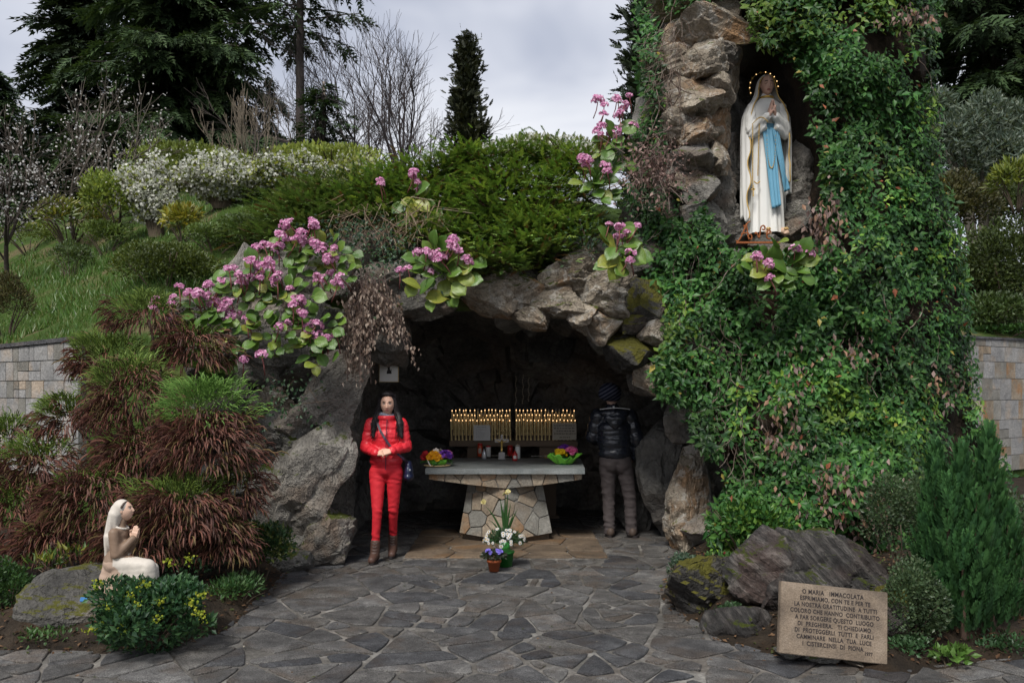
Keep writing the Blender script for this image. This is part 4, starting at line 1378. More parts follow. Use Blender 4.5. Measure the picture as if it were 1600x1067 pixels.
bpx('box_shrub', 'small leaved green shrub at the lower left edge', 'shrub', 12, 930, 80, 140, 6.0, 3200, .028, [(.05, .105, .03), (.035, .08, .025)], 39, base=.0)
bpx('rhododendron', 'bare stemmed rhododendron with yellow green leaves left of the kneeling statue', 'shrub', 110, 880, 120, 60, 6.35, 130, .085, [(.10, .16, .03), (.06, .12, .03), (.22, .22, .04)], 40, tpl=LANCE, base=.1, stems=34, nl=5)
bpx('evergreen_shrub', 'dark variegated shrub at the foot of the left boulder', 'shrub', 405, 862, 110, 110, 7.2, 2300, .045, [(.03, .07, .025), (.04, .085, .03), (.13, .16, .04)], 41, mat='leaf_gloss', base=.05)
bpx('ground_fern', 'low leafy ground plants right of the mahonia along the paving', 'plant', 372, 925, 110, 60, 6.55, 900, .05, [(.04, .10, .03), (.06, .12, .035)], 42, tpl=LANCE, base=.02, stems=4)
bpx('ground_fern', 'low green weeds below the rock of the kneeling statue', 'plant', 75, 990, 110, 24, 5.62, 420, .035, [(.05, .11, .03), (.06, .12, .035)], 43, base=.0, stems=3)
bpx('ground_fern', 'small green plants with red flowers beside the brown boulder', 'plant', 1125, 878, 60, 34, 7.2, 300, .045, [(.05, .12, .03), (.07, .15, .03)], 44, tpl=LANCE, base=.05, stems=3, blossom=[(.35, .01, .06)], nb=10, bs=.035)

bpx('ground_ivy', 'low ivy on the soil below the right end of the plaque', 'ivy', 1420, 1010, 90, 40, 5.3, 600, .034, [(.045, .10, .04), (.06, .12, .05)], 45, base=.0, stems=3)
bpx('ground_ivy', 'low ivy on the soil at the foot of the cypress', 'ivy', 1550, 1000, 110, 40, 5.5, 700, .034, [(.045, .10, .04), (.035, .08, .03)], 46, base=.0, stems=3)
bpx('ground_ivy', 'low dark ivy between the mossy boulder and the low dark boulder', 'ivy', 1145, 962, 60, 40, 5.9, 420, .032, [(.04, .085, .035), (.05, .10, .04)], 47, base=.0, stems=3)
bpx('ground_ivy', 'dark ivy on the soil under the brown conifer', 'ivy', 300, 880, 160, 50, 6.7, 1200, .04, [(.03, .075, .03), (.04, .09, .035)], 48, base=.0, stems=3)

# ---- hillside plants
bpx('boxwood', 'rounded olive green boxwood on the grassy slope', 'shrub', 258, 426, 172, 116, gy(258, 470) + .4, 9000, .045, [(.075, .105, .02), (.10, .13, .026), (.055, .08, .018)], 51, nl=14)
bpx('dwarf_spruce', 'brownish dwarf conifer above the left wall at the edge', 'conifer', 8, 478, 100, 116, gy(8, 532) + .3, 4200, .05, [(.065, .06, .02), (.085, .075, .025), (.05, .05, .018)], 52, tpl=LANCE, mat='needle')
Yr = gy(108, 398)
bpx('rhododendron', 'open rhododendron with yellow green leaf tufts on the slope', 'shrub', 108, 345, 116, 70, Yr, 900, .011 * Yr, [(.16, .19, .03), (.11, .15, .03), (.20, .19, .035)], 53, tpl=LANCE, stems=18, nl=14, base=float(hz((108 - 800) * Yr / F, Yr)), lumpr=(.2, .32), lumpd=.8)
Yr = gy(286, 380)
bpx('rhododendron', 'yellow leaved rhododendron above the boxwood', 'shrub', 286, 350, 72, 56, Yr, 800, .010 * Yr, [(.22, .22, .03), (.16, .18, .03), (.28, .24, .03)], 54, tpl=LANCE, stems=12, base=float(hz((286 - 800) * Yr / F, Yr)))
WB = [(.62, .62, .55), (.70, .70, .64), (.5, .52, .42)]
YG = [(.19, .23, .045), (.24, .27, .055), (.14, .18, .04)]
def shoots_bush(name, label, cat, px, py, w, h, Y, n, seed, leafc, lean=0.0, per=26, lf=10, bsz=(.03, .06), lsz=.07):
    """arching shoots from the ground, blossom along their outer part"""
    g = np.random.default_rng(seed)
    c = at(px, py, Y)
    bz = float(hz(c[0], Y))
    top = c[2] + h / 2 * Y / F
    root = thing(name, label, cat, (c[0], Y, bz))
    rx, rz = w / 2 * Y / F, top - bz
    P0, P1, B, L = [], [], [], []
    for i in range(n):
        a = g.uniform(0, 6.28)
        q = math.sqrt(g.random())
        e = np.array([math.cos(a) * rx * q + lean * rz * .3, math.sin(a) * rx * q * .8, rz * (1 - .35 * q * q) * g.uniform(.6, 1.05)])
        m = np.array([e[0] * .25, e[1] * .25, e[2] * .65])
        b0 = np.array([math.cos(a), math.sin(a), 0]) * .12
        t = np.linspace(0, 1, 7)[:, None]
        pt = (1 - t) ** 2 * b0 + 2 * t * (1 - t) * m + t ** 2 * e
        P0.extend(pt[:-1]); P1.extend(pt[1:])
        for k, lst in ((per, B), (lf, L)):
            t = g.uniform(.38, 1.02, k)[:, None]
            lst.append((1 - t) ** 2 * b0 + 2 * t * (1 - t) * m + t ** 2 * e + g.normal(size=(k, 3)) * .05)
    k = len(P0)
    foliage('shoots', [segs(np.array(P0), np.array(P1), np.full(k, .010), np.full(k, .008), 3, (.10, .08, .055))], 'wood', root, 'stuff')
    for nm, lst, sz, cols, mt in (('blossom', B, bsz, WB, 'petal'), ('leaves', L, (lsz * .7, lsz * 1.3), leafc, 'leaf')):
        if not len(lst[0]): continue
        Q = np.concatenate(lst); k = len(Q)
        foliage(nm, [scat(RHOMB, Q, nrm(unit(k, g) + Zv * .4), unit(k, g), g.uniform(*sz, k), pick(cols, k, g, .12))], mt, root, 'stuff')
shoots_bush('blossom_shrub', 'white blossoming shrub leaning left in the hedge row', 'shrub', 245, 300, 100, 120, 15.0, 150, 55, YG, -.4, 80, 14, (.035, .07))
shoots_bush('blossom_shrub', 'white blossoming shrub below the middle of the dark spruce', 'shrub', 345, 300, 150, 120, 15.2, 190, 56, YG, .1, 70, 18, (.035, .07))
shoots_bush('blossom_shrub', 'white blossoming shrub below the thin cedar trunk', 'shrub', 452, 295, 150, 110, 15.4, 190, 57, YG, .1, 42, 26, (.035, .065))
shoots_bush('blossom_shrub', 'cream blossoming shrub left of the juniper', 'shrub', 565, 282, 150, 80, 15.6, 200, 58, YG, 0, 24, 34, (.03, .06))
bpx('blossom_shrub', 'pale blossoming shrub on the skyline behind the juniper', 'shrub', 850, 248, 190, 50, 16.0, 1600, .10, [(.14, .17, .06), (.18, .20, .08)], 59, blossom=WB, nb=6000, bs=.05, nl=12, up=.9, base=float(hz(.6, 16)))
bpx('yellow_green_shrub', 'yellow green leafy shrub left of the white blossom', 'shrub', 185, 320, 110, 130, 15.0, 4200, .075, [(.16, .22, .035), (.21, .26, .045), (.11, .16, .03)], 60, nl=12, up=.7, base=float(hz(-7.5, 16)))
bpx('yellow_green_shrub', 'yellow green shrub behind the blossoming shrubs under the spruce', 'shrub', 300, 262, 210, 60, 19.5, 3000, .10, [(.19, .24, .045), (.15, .20, .04)], 61, nl=14, up=.9)
bpx('yellow_green_shrub', 'yellow green shrub behind the blossoming shrubs under the cedar', 'shrub', 520, 258, 200, 50, 20, 3000, .10, [(.23, .27, .05), (.18, .23, .045)], 62, nl=14, up=.9)
Yr = gy(395, 395)
bpx('green_shrub', 'low green bush between the boxwood and the left juniper', 'shrub', 395, 362, 110, 80, Yr, 3600, .0045 * Yr, [(.06, .095, .025), (.08, .12, .03)], 63)
bpx('green_shrub', 'loose green bush on the slope below the white blossom', 'shrub', 335, 372, 120, 56, gy(335, 395), 3200, .05, [(.075, .12, .03), (.10, .145, .035)], 163)
bpx('green_shrub', 'small twiggy grey green bush on the slope left of the boxwood', 'shrub', 110, 405, 70, 64, gy(110, 432), 1300, .05, [(.06, .095, .03), (.08, .115, .035)], 164)
bpx('green_shrub', 'yellow green bush above the left juniper', 'shrub', 500, 318, 150, 70, 13.0, 3600, .06, [(.13, .175, .04), (.16, .20, .05), (.10, .14, .035)], 165, up=.8)
bpx('yellow_green_shrub', 'yellow green shrub at the left edge below the plum tree', 'shrub', 45, 372, 110, 60, gy(45, 396), 2600, .05, [(.13, .18, .035), (.16, .20, .04), (.09, .13, .03)], 166)
bpx('yellow_green_shrub', 'loose green shrub between the open rhododendron and the boxwood', 'shrub', 165, 372, 90, 60, gy(165, 398), 2200, .05, [(.10, .155, .035), (.13, .18, .04)], 167, up=.7)
bpx('green_shrub', 'dark shrub at the far right edge below the yellow rhododendron', 'shrub', 1600, 335, 90, 130, 19.5, 4200, .09, [(.05, .075, .025), (.065, .09, .03)], 168, nl=12)
# right side above the wall
bpx('azalea', 'large dark rounded azalea above the right wall', 'shrub', 1572, 430, 160, 200, 17.0, 8500, .085, [(.05, .075, .02), (.068, .095, .025), (.04, .06, .018)], 64, nl=16, low=-.9)
bpx('azalea', 'brownish azalea beside the upper right edge of the creeper', 'shrub', 1500, 330, 120, 130, 18.5, 5500, .085, [(.065, .065, .024), (.08, .075, .028), (.05, .055, .02)], 65, nl=14)
bpx('azalea', 'dark azalea between creeper and right wall', 'shrub', 1500, 455, 110, 130, 17.2, 5000, .08, [(.05, .07, .02), (.06, .075, .022)], 66, nl=12)
bpx('rhododendron', 'yellow green rhododendron at the right edge below the olive tree', 'shrub', 1588, 285, 90, 90, 16.8, 900, .17, [(.17, .20, .03), (.12, .16, .03)], 67, tpl=LANCE, stems=14, nl=12, lumpr=(.2, .32))
bpx('ground_cover', 'bright green ground cover along the top of the right wall', 'plant', 1570, 517, 110, 22, 16.6, 1600, .07, [(.05, .13, .03), (.07, .16, .035)], 68, stems=3)

bpx('azalea', 'low dark green azalea directly above the coping of the right wall', 'shrub', 1545, 490, 150, 70, 16.7, 4200, .08, [(.05, .085, .025), (.065, .10, .03)], 69, low=-.9)
# ---- trees
def conifer(name, label, base, ht, rad, n_br, cols, seed, start=.08, droop=.22, up=.1, slen=.55, step=.42, trunk_r=.22, dens=1.0, hang=.5, sprd=.75, tw=.35, mat='needle', nside=5, barkc=(.06, .05, .045), tpl=None):
    g = np.random.default_rng(seed)
    root = thing(name, label, 'tree', base)
    sp = tpl or [spray(4, 36, .07, .42, s, .14, tri=True) for s in (7, 8, 9)]
    P, T, S, Cc, B0, B1, Br = [], [], [], [], [], [], []
    for i in range(n_br):
        t = (i + g.random()) / n_br
        z0 = ht * (start + (1 - start) * t)
        L = rad(t) * g.uniform(.72, 1.12)
        if L < .15: continue
        az = i * GOLD + g.normal() * .3
        m = max(3, int(L / step))
        s = np.linspace(.12, 1, m) * L
        zz = up * s - droop * s * s / max(L, 1.0)
        ax = np.array([math.cos(az), math.sin(az), 0])
        sd = np.array([-math.sin(az), math.cos(az), 0])
        Q = ax * s[:, None] + Zv * (z0 + zz)[:, None]
        B0.append(np.array([0, 0, z0])); B1.append(Q[m // 2]); Br.append(max(.02, .018 * L))
        B0.append(Q[m // 2]); B1.append(Q[-1]); Br.append(max(.012, .010 * L))
        k = max(1, int(round(dens)))
        for q in range(k):
            f = g.uniform(-1, 1, m)
            w = tw * (1 - s / L * .75) * L * .6 + .12
            pos = Q + sd * (f * w)[:, None] - Zv * (np.abs(f) * w * .25 + g.uniform(0, .12, m))[:, None]
            d = nrm(ax * (1 - .5 * np.abs(f))[:, None] + sd * (f * sprd)[:, None] - Zv * (hang * g.uniform(.3, 1.2, m))[:, None] + unit(m, g) * .2)
            P.append(pos); T.append(d); S.append(slen * g.uniform(.6, 1.2, m))
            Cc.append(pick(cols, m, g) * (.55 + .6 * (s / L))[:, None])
    P, T, S, Cc = map(np.concatenate, (P, T, S, Cc))
    n = len(P)
    foliage('crown', [scat(sp[j], P[j::len(sp)], T[j::len(sp)], nrm(Zv + unit(len(P[j::len(sp)]), g) * .5), S[j::len(sp)], Cc[j::len(sp)]) for j in range(len(sp))], mat, root, 'stuff')
    tz = np.linspace(-.5, ht, 10)
    mb = MB().tube(np.stack([g.normal(size=10) * .02, g.normal(size=10) * .02, tz], -1), np.interp(tz, [0, ht], [trunk_r, .02]), 8, barkc)
    build(mb, 'trunk', 'wood', root, smooth=True)
    foliage('limbs', [segs(np.array(B0), np.array(B1), np.array(Br), np.array(Br) * .5, 5, barkc)], 'wood', root, 'stuff')
    return root

def on(px, Y, dz=-.1):
    x = (px - 800) * Y / F
    return (x, Y, float(hz(x, Y)) + dz)
DK = [(.038, .068, .025), (.050, .085, .029), (.028, .050, .021)]
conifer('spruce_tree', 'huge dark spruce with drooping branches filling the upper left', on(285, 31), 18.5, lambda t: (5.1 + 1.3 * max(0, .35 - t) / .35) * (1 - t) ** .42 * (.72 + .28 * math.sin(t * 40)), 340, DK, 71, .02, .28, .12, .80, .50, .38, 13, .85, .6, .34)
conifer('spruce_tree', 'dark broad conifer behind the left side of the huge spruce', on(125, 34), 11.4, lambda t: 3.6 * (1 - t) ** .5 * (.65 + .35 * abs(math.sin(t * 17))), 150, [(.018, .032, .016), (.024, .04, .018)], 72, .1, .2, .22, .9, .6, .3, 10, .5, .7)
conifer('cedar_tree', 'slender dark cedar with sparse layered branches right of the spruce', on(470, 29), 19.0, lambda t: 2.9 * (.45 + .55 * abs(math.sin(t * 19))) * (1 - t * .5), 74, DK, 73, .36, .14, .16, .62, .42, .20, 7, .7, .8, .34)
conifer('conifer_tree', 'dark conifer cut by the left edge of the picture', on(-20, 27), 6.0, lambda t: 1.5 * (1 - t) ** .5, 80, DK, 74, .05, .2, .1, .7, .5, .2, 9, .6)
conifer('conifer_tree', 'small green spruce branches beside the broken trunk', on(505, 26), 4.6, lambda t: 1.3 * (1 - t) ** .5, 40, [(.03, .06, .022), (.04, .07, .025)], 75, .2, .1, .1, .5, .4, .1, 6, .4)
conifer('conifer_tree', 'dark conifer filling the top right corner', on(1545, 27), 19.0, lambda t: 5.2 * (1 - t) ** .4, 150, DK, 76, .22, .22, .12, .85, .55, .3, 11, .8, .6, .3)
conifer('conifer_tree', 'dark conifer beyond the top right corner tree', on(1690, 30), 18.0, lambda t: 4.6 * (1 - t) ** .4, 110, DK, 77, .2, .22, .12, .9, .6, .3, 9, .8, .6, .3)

def column_tree(name, label, base, ht, rad, n, cols, seed, leaf, squash=1.0):
    """dense narrow conifer: ragged tufts pointing up and out"""
    g = np.random.default_rng(seed)
    root = thing(name, label, 'tree', base)
    sp = [spray(5, 34, .10, .40, s, -.05, tri=True) for s in (11, 12, 13)]
    nt = n // 26
    tt = g.uniform(0, 1, nt) ** 1.15
    a = g.uniform(0, 6.28, nt)
    r = np.array([rad(t) for t in tt]) * (g.uniform(.45, 1.06, nt))
    TC = np.stack([np.cos(a) * r, np.sin(a) * r * squash, tt * ht * .96], -1)
    tip = nrm(np.stack([np.cos(a), np.sin(a), .75 + 0 * a], -1))
    m = 26
    P = np.repeat(TC, m, 0) + g.normal(size=(nt * m, 3)) * leaf * .55 - np.repeat(tip, m, 0) * g.uniform(0, leaf * 1.6, (nt * m, 1))
    T = nrm(np.repeat(tip, m, 0) + unit(nt * m, g) * .75)
    tone = np.repeat(g.uniform(.6, 1.35, nt), m)[:, None]
    col = pick(cols, nt * m, g) * tone
    N = nt * m
    foliage('crown', [scat(sp[j], P[j::3], T[j::3], unit(len(P[j::3]), g), leaf * g.uniform(.7, 1.3, len(P[j::3])), col[j::3]) for j in range(3)], 'needle', root, 'stuff')
    build(MB().tube([(0, 0, -.5), (0, 0, ht * .5), (0, 0, ht * .97)], [.2, .12, .02], 7, (.06, .045, .035)), 'trunk', 'wood', root)
CY = [(.030, .036, .016), (.040, .044, .018), (.024, .030, .015)]
b_ = on(730, 24)
column_tree('cypress_tree', 'narrow dark cypress standing alone on the skyline', b_, at(730, 45, 24)[2] - b_[2], lambda t: .92 * (1 - t) ** .72 + .08, 7500, CY, 81, .22)
b_ = on(1022, 14)
column_tree('cypress_tree', 'dark cypress rising behind the left side of the rock tower', b_, at(1022, -160, 14)[2] - b_[2], lambda t: .62 * (1 - t * .35), 5600, [(.022, .036, .017), (.03, .044, .02), (.017, .026, .014)], 82, .22)

def bare_tree(name, label, base, ht, seed, spread=.42, col=(.05, .042, .042), stems=1, r0=.12, depth=6, lean=0.0, blossom=0, up=.25, ratio=.74):
    g = np.random.default_rng(seed)
    root = thing(name, label, 'tree', base)
    A, B, Ra, Rb, tips = [], [], [], [], []
    def grow(p, d, L, r, dep):
        n = 3
        for i in range(n):
            d = nrm(d + g.normal(size=3) * .10 + Zv * up * .12)
            q = p + d * L / n
            A.append(p); B.append(q); Ra.append(r * (1 - .25 * i / n)); Rb.append(r * (1 - .25 * (i + 1) / n))
            p = q
            if dep > 0 and i < n - 1 and g.random() < .55:
                s = nrm(g.normal(size=3)); s = nrm(s - d * (s @ d))
                grow(p, nrm(d * .75 + s * spread * 1.35), L * ratio * .8, r * .5, dep - 1)
        if dep <= 0:
            tips.append(p); return
        for k in range(2 if g.random() < .6 else 3):
            s = nrm(g.normal(size=3)); s = nrm(s - d * (s @ d))
            grow(p, nrm(d + s * spread * g.uniform(.6, 1.3) + Zv * up * .3), L * ratio * g.uniform(.8, 1.1), r * .58, dep - 1)
    for k in range(stems):
        a = g.uniform(0, 6.28)
        o = np.array([math.cos(a), math.sin(a), 0]) * (.25 if stems > 1 else 0)
        d0 = nrm(np.array([math.cos(a) * (.35 if stems > 1 else .0) + lean, math.sin(a) * .3 * (stems > 1), 1.0]))
        grow(o - Zv * .3, d0, ht * .27, r0, depth)
    A, B, Ra, Rb = map(np.array, (A, B, Ra, Rb))
    Ra, Rb = np.maximum(Ra, .005), np.maximum(Rb, .004)
    big = Ra > r0 * .5
    c = np.repeat(pick([col], len(A), g, .25), 1, 0)
    foliage('trunk', [segs(A[big], B[big], Ra[big], Rb[big], 7, c[big])], 'wood', root, 'stuff' if stems > 1 else None, smooth=True)
    foliage('branches', [segs(A[~big], B[~big], Ra[~big], Rb[~big], 3, c[~big])], 'wood', root, 'stuff')
    if blossom:
        t = np.array(tips)
        k = g.integers(0, len(t), blossom)
        P = t[k] + g.normal(size=(blossom, 3)) * .09
        foliage('blossom', [scat(RHOMB, P, unit(blossom, g), unit(blossom, g), g.uniform(.03, .055, blossom), pick([(.62, .60, .58), (.5, .47, .45), (.66, .65, .62)], blossom, g))], 'petal', root, 'stuff')
    return root
bare_tree('bare_tree', 'leafless rounded tree left of the narrow skyline cypress', on(632, 27), 9.4, 91, .40, stems=4, r0=.085, depth=5, up=.35, ratio=.74)
bare_tree('bare_tree', 'leafless thin tree right of the slender cedar', on(563, 29), 9.6, 92, .42, stems=1, r0=.09, depth=6, up=.3, ratio=.72)
bare_tree('bare_tree', 'leafless tree behind the broken trunk', on(520, 30), 7.2, 93, .48, stems=2, r0=.07, depth=5)
bare_tree('bare_tree', 'leaning leafless tree between the spruce and the cedar', on(418, 25), 6.0, 94, .48, col=(.09, .075, .065), stems=3, r0=.045, depth=4, lean=.15)
bare_tree('bare_tree', 'low leafless thicket left of the skyline cypress', on(665, 25), 5.0, 95, .5, stems=4, r0=.05, depth=4)
bare_tree('bare_shrub', 'bare upright twigs in front of the spruce foot', on(385, 18), 2.9, 96, .26, col=(.17, .14, .105), stems=6, r0=.009, depth=3, up=.7)
bare_tree('plum_tree', 'branching plum tree with scattered white blossom at the left edge', on(22, 15.5), 4.0, 97, .5, col=(.085, .07, .06), stems=2, r0=.05, depth=5, blossom=1500, lean=.08)
bare_tree('plum_tree', 'thin plum tree with sparse white blossom under the spruce', on(140, 17.5), 4.6, 98, .5, col=(.10, .085, .07), stems=4, r0=.045, depth=4, blossom=700)

def snag():
    b = on(505, 26.5)
    root = thing('broken_trunk', 'pale broken tree trunk standing beside the slender cedar', 'dead tree', b)
    t_ = at(505, 128, 26.5)
    h = t_[2] - b[2]
    z = np.linspace(0, h, 10)
    mb = MB().tube(np.stack([-.22 + z / h * .24 + .03 * np.sin(z * 2), 0 * z, z], -1), np.interp(z, [0, h * .6, h], [.2, .17, .03]), 8, (.22, .185, .155))
    build(mb, 'trunk', 'wood', root, smooth=True)
    build(MB().tube([(-.12, 0, h * .5), (-.3, 0, h * .62), (-.33, 0, h * .7)], [.07, .05, .02], 6, (.2, .14, .1)), 'broken_branch', 'wood', root)
snag()

def olive():
    g = np.random.default_rng(99)
    b = on(1530, 20)
    root = thing('olive_tree', 'silver green olive tree behind the shrubs on the right', 'tree', b)
    off = np.array(b)
    lumps = []
    for px, py, w, h in ((1465, 175, 50, 60), (1500, 215, 80, 70), (1540, 190, 60, 80), (1580, 200, 70, 70), (1560, 250, 110, 60), (1500, 260, 90, 60), (1475, 230, 60, 70), (1610, 240, 60, 90)):
        c = at(px, py, 20 + g.uniform(-.6, .6)) - off
        lumps.append((c, np.array([w / 2, w / 2, h / 2]) * 20 / F * 1.1))
    n = 9000
    P, Nn, k = lumps_pts(lumps, n, g, -.6)
    T = nrm(Nn * .6 + unit(n, g) * .9 + Zv * .4)
    foliage('crown', [scat(LANCE, P, T, unit(n, g), g.uniform(.12, .22, n), pick([(.10, .135, .095), (.075, .11, .08), (.15, .185, .14)], n, g) * (.6 + .8 * vnoise(P * 1.5, 4))[:, None])], 'leaf', root, 'stuff')
    paths = []
    for c, r in lumps:
        t = np.linspace(0, 1, 6)[:, None]
        paths.append(((1 - t) ** 2 * np.array([0, 0, -.3]) + 2 * t * (1 - t) * np.array([c[0] * .2, c[1] * .3, c[2] * .6]) + t ** 2 * c, .09))
    trunk_obj(root, None, paths, (.10, .09, .075), 'trunk', 6)
olive()

# ---- grass on the slope, dead stalks
def grass():
    g = np.random.default_rng(111)
    n = 60000
    y = 8.3 + 11 * g.random(n) ** 1.3
    x = g.uniform(-.64, -.17, n) * y * 1.02
    v = y - yw(x)
    d = vnoise(np.stack([x * 1.4, y * 1.4, 0 * x], -1), 3)
    ok = (v > .12) & (d > g.uniform(.15, .6, n))
    x, y = x[ok], y[ok]; n = len(x)
    P = np.stack([x, y, hz(x, y) - .01], -1)
    T = nrm(unit(n, g) * .55 + Zv)
    sz = g.uniform(.045, .10, n) * (1 + .8 * (vnoise(np.stack([x * .9, y * .9, 0 * x], -1), 13) > .62))
    o = foliage('slope_grass', [scat((BLADE[0] * np.array([1.6, 1, 1]), BLADE[1]), P, T, unit(n, g), sz, pick([(.075, .16, .028), (.10, .19, .038), (.06, .125, .025), (.15, .18, .06)], n, g))], 'leaf')
    tag(o, 'short green grass on the slope behind the left wall', 'grass', kind='stuff')
    # stalks over the left of the arch
    m = 260
    px = g.uniform(520, 690, m); py = g.normal(345, 16, m) + (px - 600) * -.05
    Y = 8.35 + g.uniform(-.1, .3, m)
    a = np.stack([(px - 800) * Y / F, Y, H + (HY - py) * Y / F], -1)
    e = a + np.stack([g.normal(size=m) * .14, -.06 - .1 * g.random(m), -.05 - .2 * g.random(m)], -1)
    r = g.uniform(.0015, .005, m)
    o = foliage('dry_stalks', [segs(a, e, r, r * .6, 4, pick([(.20, .14, .095), (.13, .09, .06), (.28, .22, .16)], m, g))], 'wood')
    tag(o, 'dry brown stalks lying over the rocks left of the juniper', 'dead stalks', kind='stuff')
    # leaf litter on the beds
    m = 2600
    x = np.concatenate([g.uniform(-4.4, -2.0, m), g.uniform(1.2, 3.6, m)]); y = g.uniform(5.1, 8.4, 2 * m)
    dl = np.maximum(sdist(BEDL, x, y), sdist(BEDR, x, y))
    ok = dl > -.06
    x, y = x[ok], y[ok]; k = len(x)
    z = np.maximum(np.where(x < 0, bed_h(BEDL, x, y), bed_h(BEDR, x, y)), 0) + .012
    o = foliage('leaf_litter', [scat(LEAF, np.stack([x, y, z], -1), nrm(unit(k, g) * np.array([1, 1, .2])), nrm(Zv + unit(k, g) * .5), g.uniform(.02, .05, k), pick([(.10, .055, .03), (.15, .09, .05), (.06, .035, .02), (.05, .06, .02)], k, g))], 'dry')
    tag(o, 'brown leaf litter on the soil of the planting beds', 'leaf litter', kind='stuff')
    # bits lying on the paving
    m = 420
    x = g.uniform(-3.0, 3.0, m); y = g.uniform(4.7, 8.6, m)
    ok = (np.maximum(sdist(BEDL, x, y), sdist(BEDR, x, y)) < -.02) & (g.random(m) < np.exp(np.maximum(sdist(BEDL, x, y), sdist(BEDR, x, y)) * .9) + .12)
    x, y = x[ok], y[ok]; k = len(x)
    o = foliage('paving_litter', [scat(LEAF, np.stack([x, y, np.full(k, .010)], -1), nrm(unit(k, g) * np.array([1, 1, .1])), nrm(Zv + unit(k, g) * .35), g.uniform(.008, .03, k), pick([(.16, .10, .06), (.10, .06, .035), (.30, .27, .22), (.06, .07, .025)], k, g))], 'dry')
    tag(o, 'scattered dry leaf bits lying on the paving', 'leaf litter', kind='stuff')
grass()
# ------------------------------------------------------------------ boulders in the beds
def boulder(label, px, py, w, h, Y, depth, rot, seed, mat, sub=5, yaw=0, name='boulder', group=None, **k):
    s = Y / F
    me = rock_me(name, (w * s * 1.12, depth, h * s * 1.12), seed, sub, **k)
    p = at(px, py, Y)
    o = link(name, me, mat, None, rot=(0, R(rot), R(yaw)), loc=(p[0], p[1] + depth * .35, p[2]))
    return tag(o, label, 'boulder', group)
boulder('big tilted boulder with slanting layers and moss behind the stone plaque', 1304, 912, 226, 122, 5.72, .62, 7, 301, 'rock_schist', 6, planes=12, lo=.62, boxy=.7, strata=((.75, .2, .65), .012, 22))
boulder('dark jagged boulder left of the layered boulder behind the plaque', 1184, 908, 104, 130, 5.86, .5, -8, 302, 'rock_schist', 5, strata=((.8, .2, .6), .016, 20))
boulder('mossy boulder at the left end of the right bed by the paving', 1106, 932, 150, 122, 6.2, .6, 18, 303, 'rock_mossy', 5, strata=((.5, .2, 1), .02, 12))
boulder('low dark boulder between the mossy boulder and the plaque', 1168, 986, 100, 66, 5.62, .4, 14, 304, 'rock_schist', 5)
boulder('dark rock at the right end of the plaque under the azalea', 1404, 980, 66, 130, 5.3, .4, 10, 305, 'rock_mossy', 4)
for i, (px, py, w, h, Y, lab) in enumerate(((1238, 1024, 46, 22, 5.2, 'small flat stone under the left corner of the plaque'), (1292, 1030, 54, 24, 5.16, 'small flat stone under the middle of the plaque'), (1346, 1040, 50, 20, 5.12, 'small flat stone under the right half of the plaque'), (1500, 1036, 60, 18, 5.2, 'flat edging stone left of the leafy sprouts'), (1560, 1022, 60, 20, 5.35, 'flat edging stone below the cypress at the right'))):
    boulder(lab, px, py, w, h, Y, .22, 4, 310 + i, 'rock', 4, name='edging_stone', group='small stones along the right bed')
boulder('flat topped mossy rock carrying the kneeling statue', 150, 968, 230, 110, 5.75, .85, 2, 320, 'rock_moss_low', 5, lo=.6, planes=10, boxy=.8, strata=((0, 0, 1), .012, 20))

# ------------------------------------------------------------------ figures
_SPH = None
def sph():
    global _SPH
    if _SPH is None:
        bm = bmesh.new()
        bmesh.ops.create_icosphere(bm, subdivisions=3, radius=1.005)
        bm.verts.ensure_lookup_table()
        _SPH = (np.array([v.co[:] for v in bm.verts]), np.array([[v.index for v in f.verts] for f in bm.faces]))
        bm.free()
    return _SPH
MOLD = bpy.data.scenes.new('mold')

class Fig:
    """soft volumes that are fused into one continuous skin"""
    def __init__(s): s.V, s.n = [], 0
    def ball(s, c, r, M=None):
        r = np.broadcast_to(np.asarray(r, float), (3,))
        s.V.append(sph()[0] * r + np.array(c, float)); s.n += 1
        return s
    def cap(s, a, b, ra, rb, flat=1.0):
        a, b = np.array(a, float), np.array(b, float)
        n = max(2, int(np.linalg.norm(b - a) / (min(ra, rb) * .5)))
        for i in range(n + 1):
            t = i / n
            r = ra + (rb - ra) * t
            s.ball(a + (b - a) * t, (r, r * flat, r))
        return s
    def done(s, voxel, it=4, fac=.6):
        K = len(sph()[0])
        Fa = (sph()[1][None] + (np.arange(s.n) * K)[:, None, None]).reshape(-1, 3)
        me = mesh_n('tmp', np.concatenate(s.V), Fa)
        o = bpy.data.objects.new('tmp', me); MOLD.collection.objects.link(o)
        m = o.modifiers.new('r', 'REMESH'); m.mode = 'VOXEL'; m.voxel_size = voxel
        m = o.modifiers.new('s', 'SMOOTH'); m.iterations = it; m.factor = fac
        vl = MOLD.view_layers[0]
        vl.update()
        dg = vl.depsgraph
        ev = o.evaluated_get(dg)
        e = ev.to_mesh()
        V = np.empty(len(e.vertices) * 3, np.float32); e.vertices.foreach_get('co', V)
        N = np.empty(len(e.vertices) * 3, np.float32); e.vertices.foreach_get('normal', N)
        lt = np.empty(len(e.polygons), np.int32); e.polygons.foreach_get('loop_total', lt)
        lv = np.empty(len(e.loops), np.int32); e.loops.foreach_get('vertex_index', lv)
        ev.to_mesh_clear()
        bpy.data.objects.remove(o); bpy.data.meshes.remove(me)
        return V.reshape(-1, 3).astype(float), N.reshape(-1, 3).astype(float), lv, lt

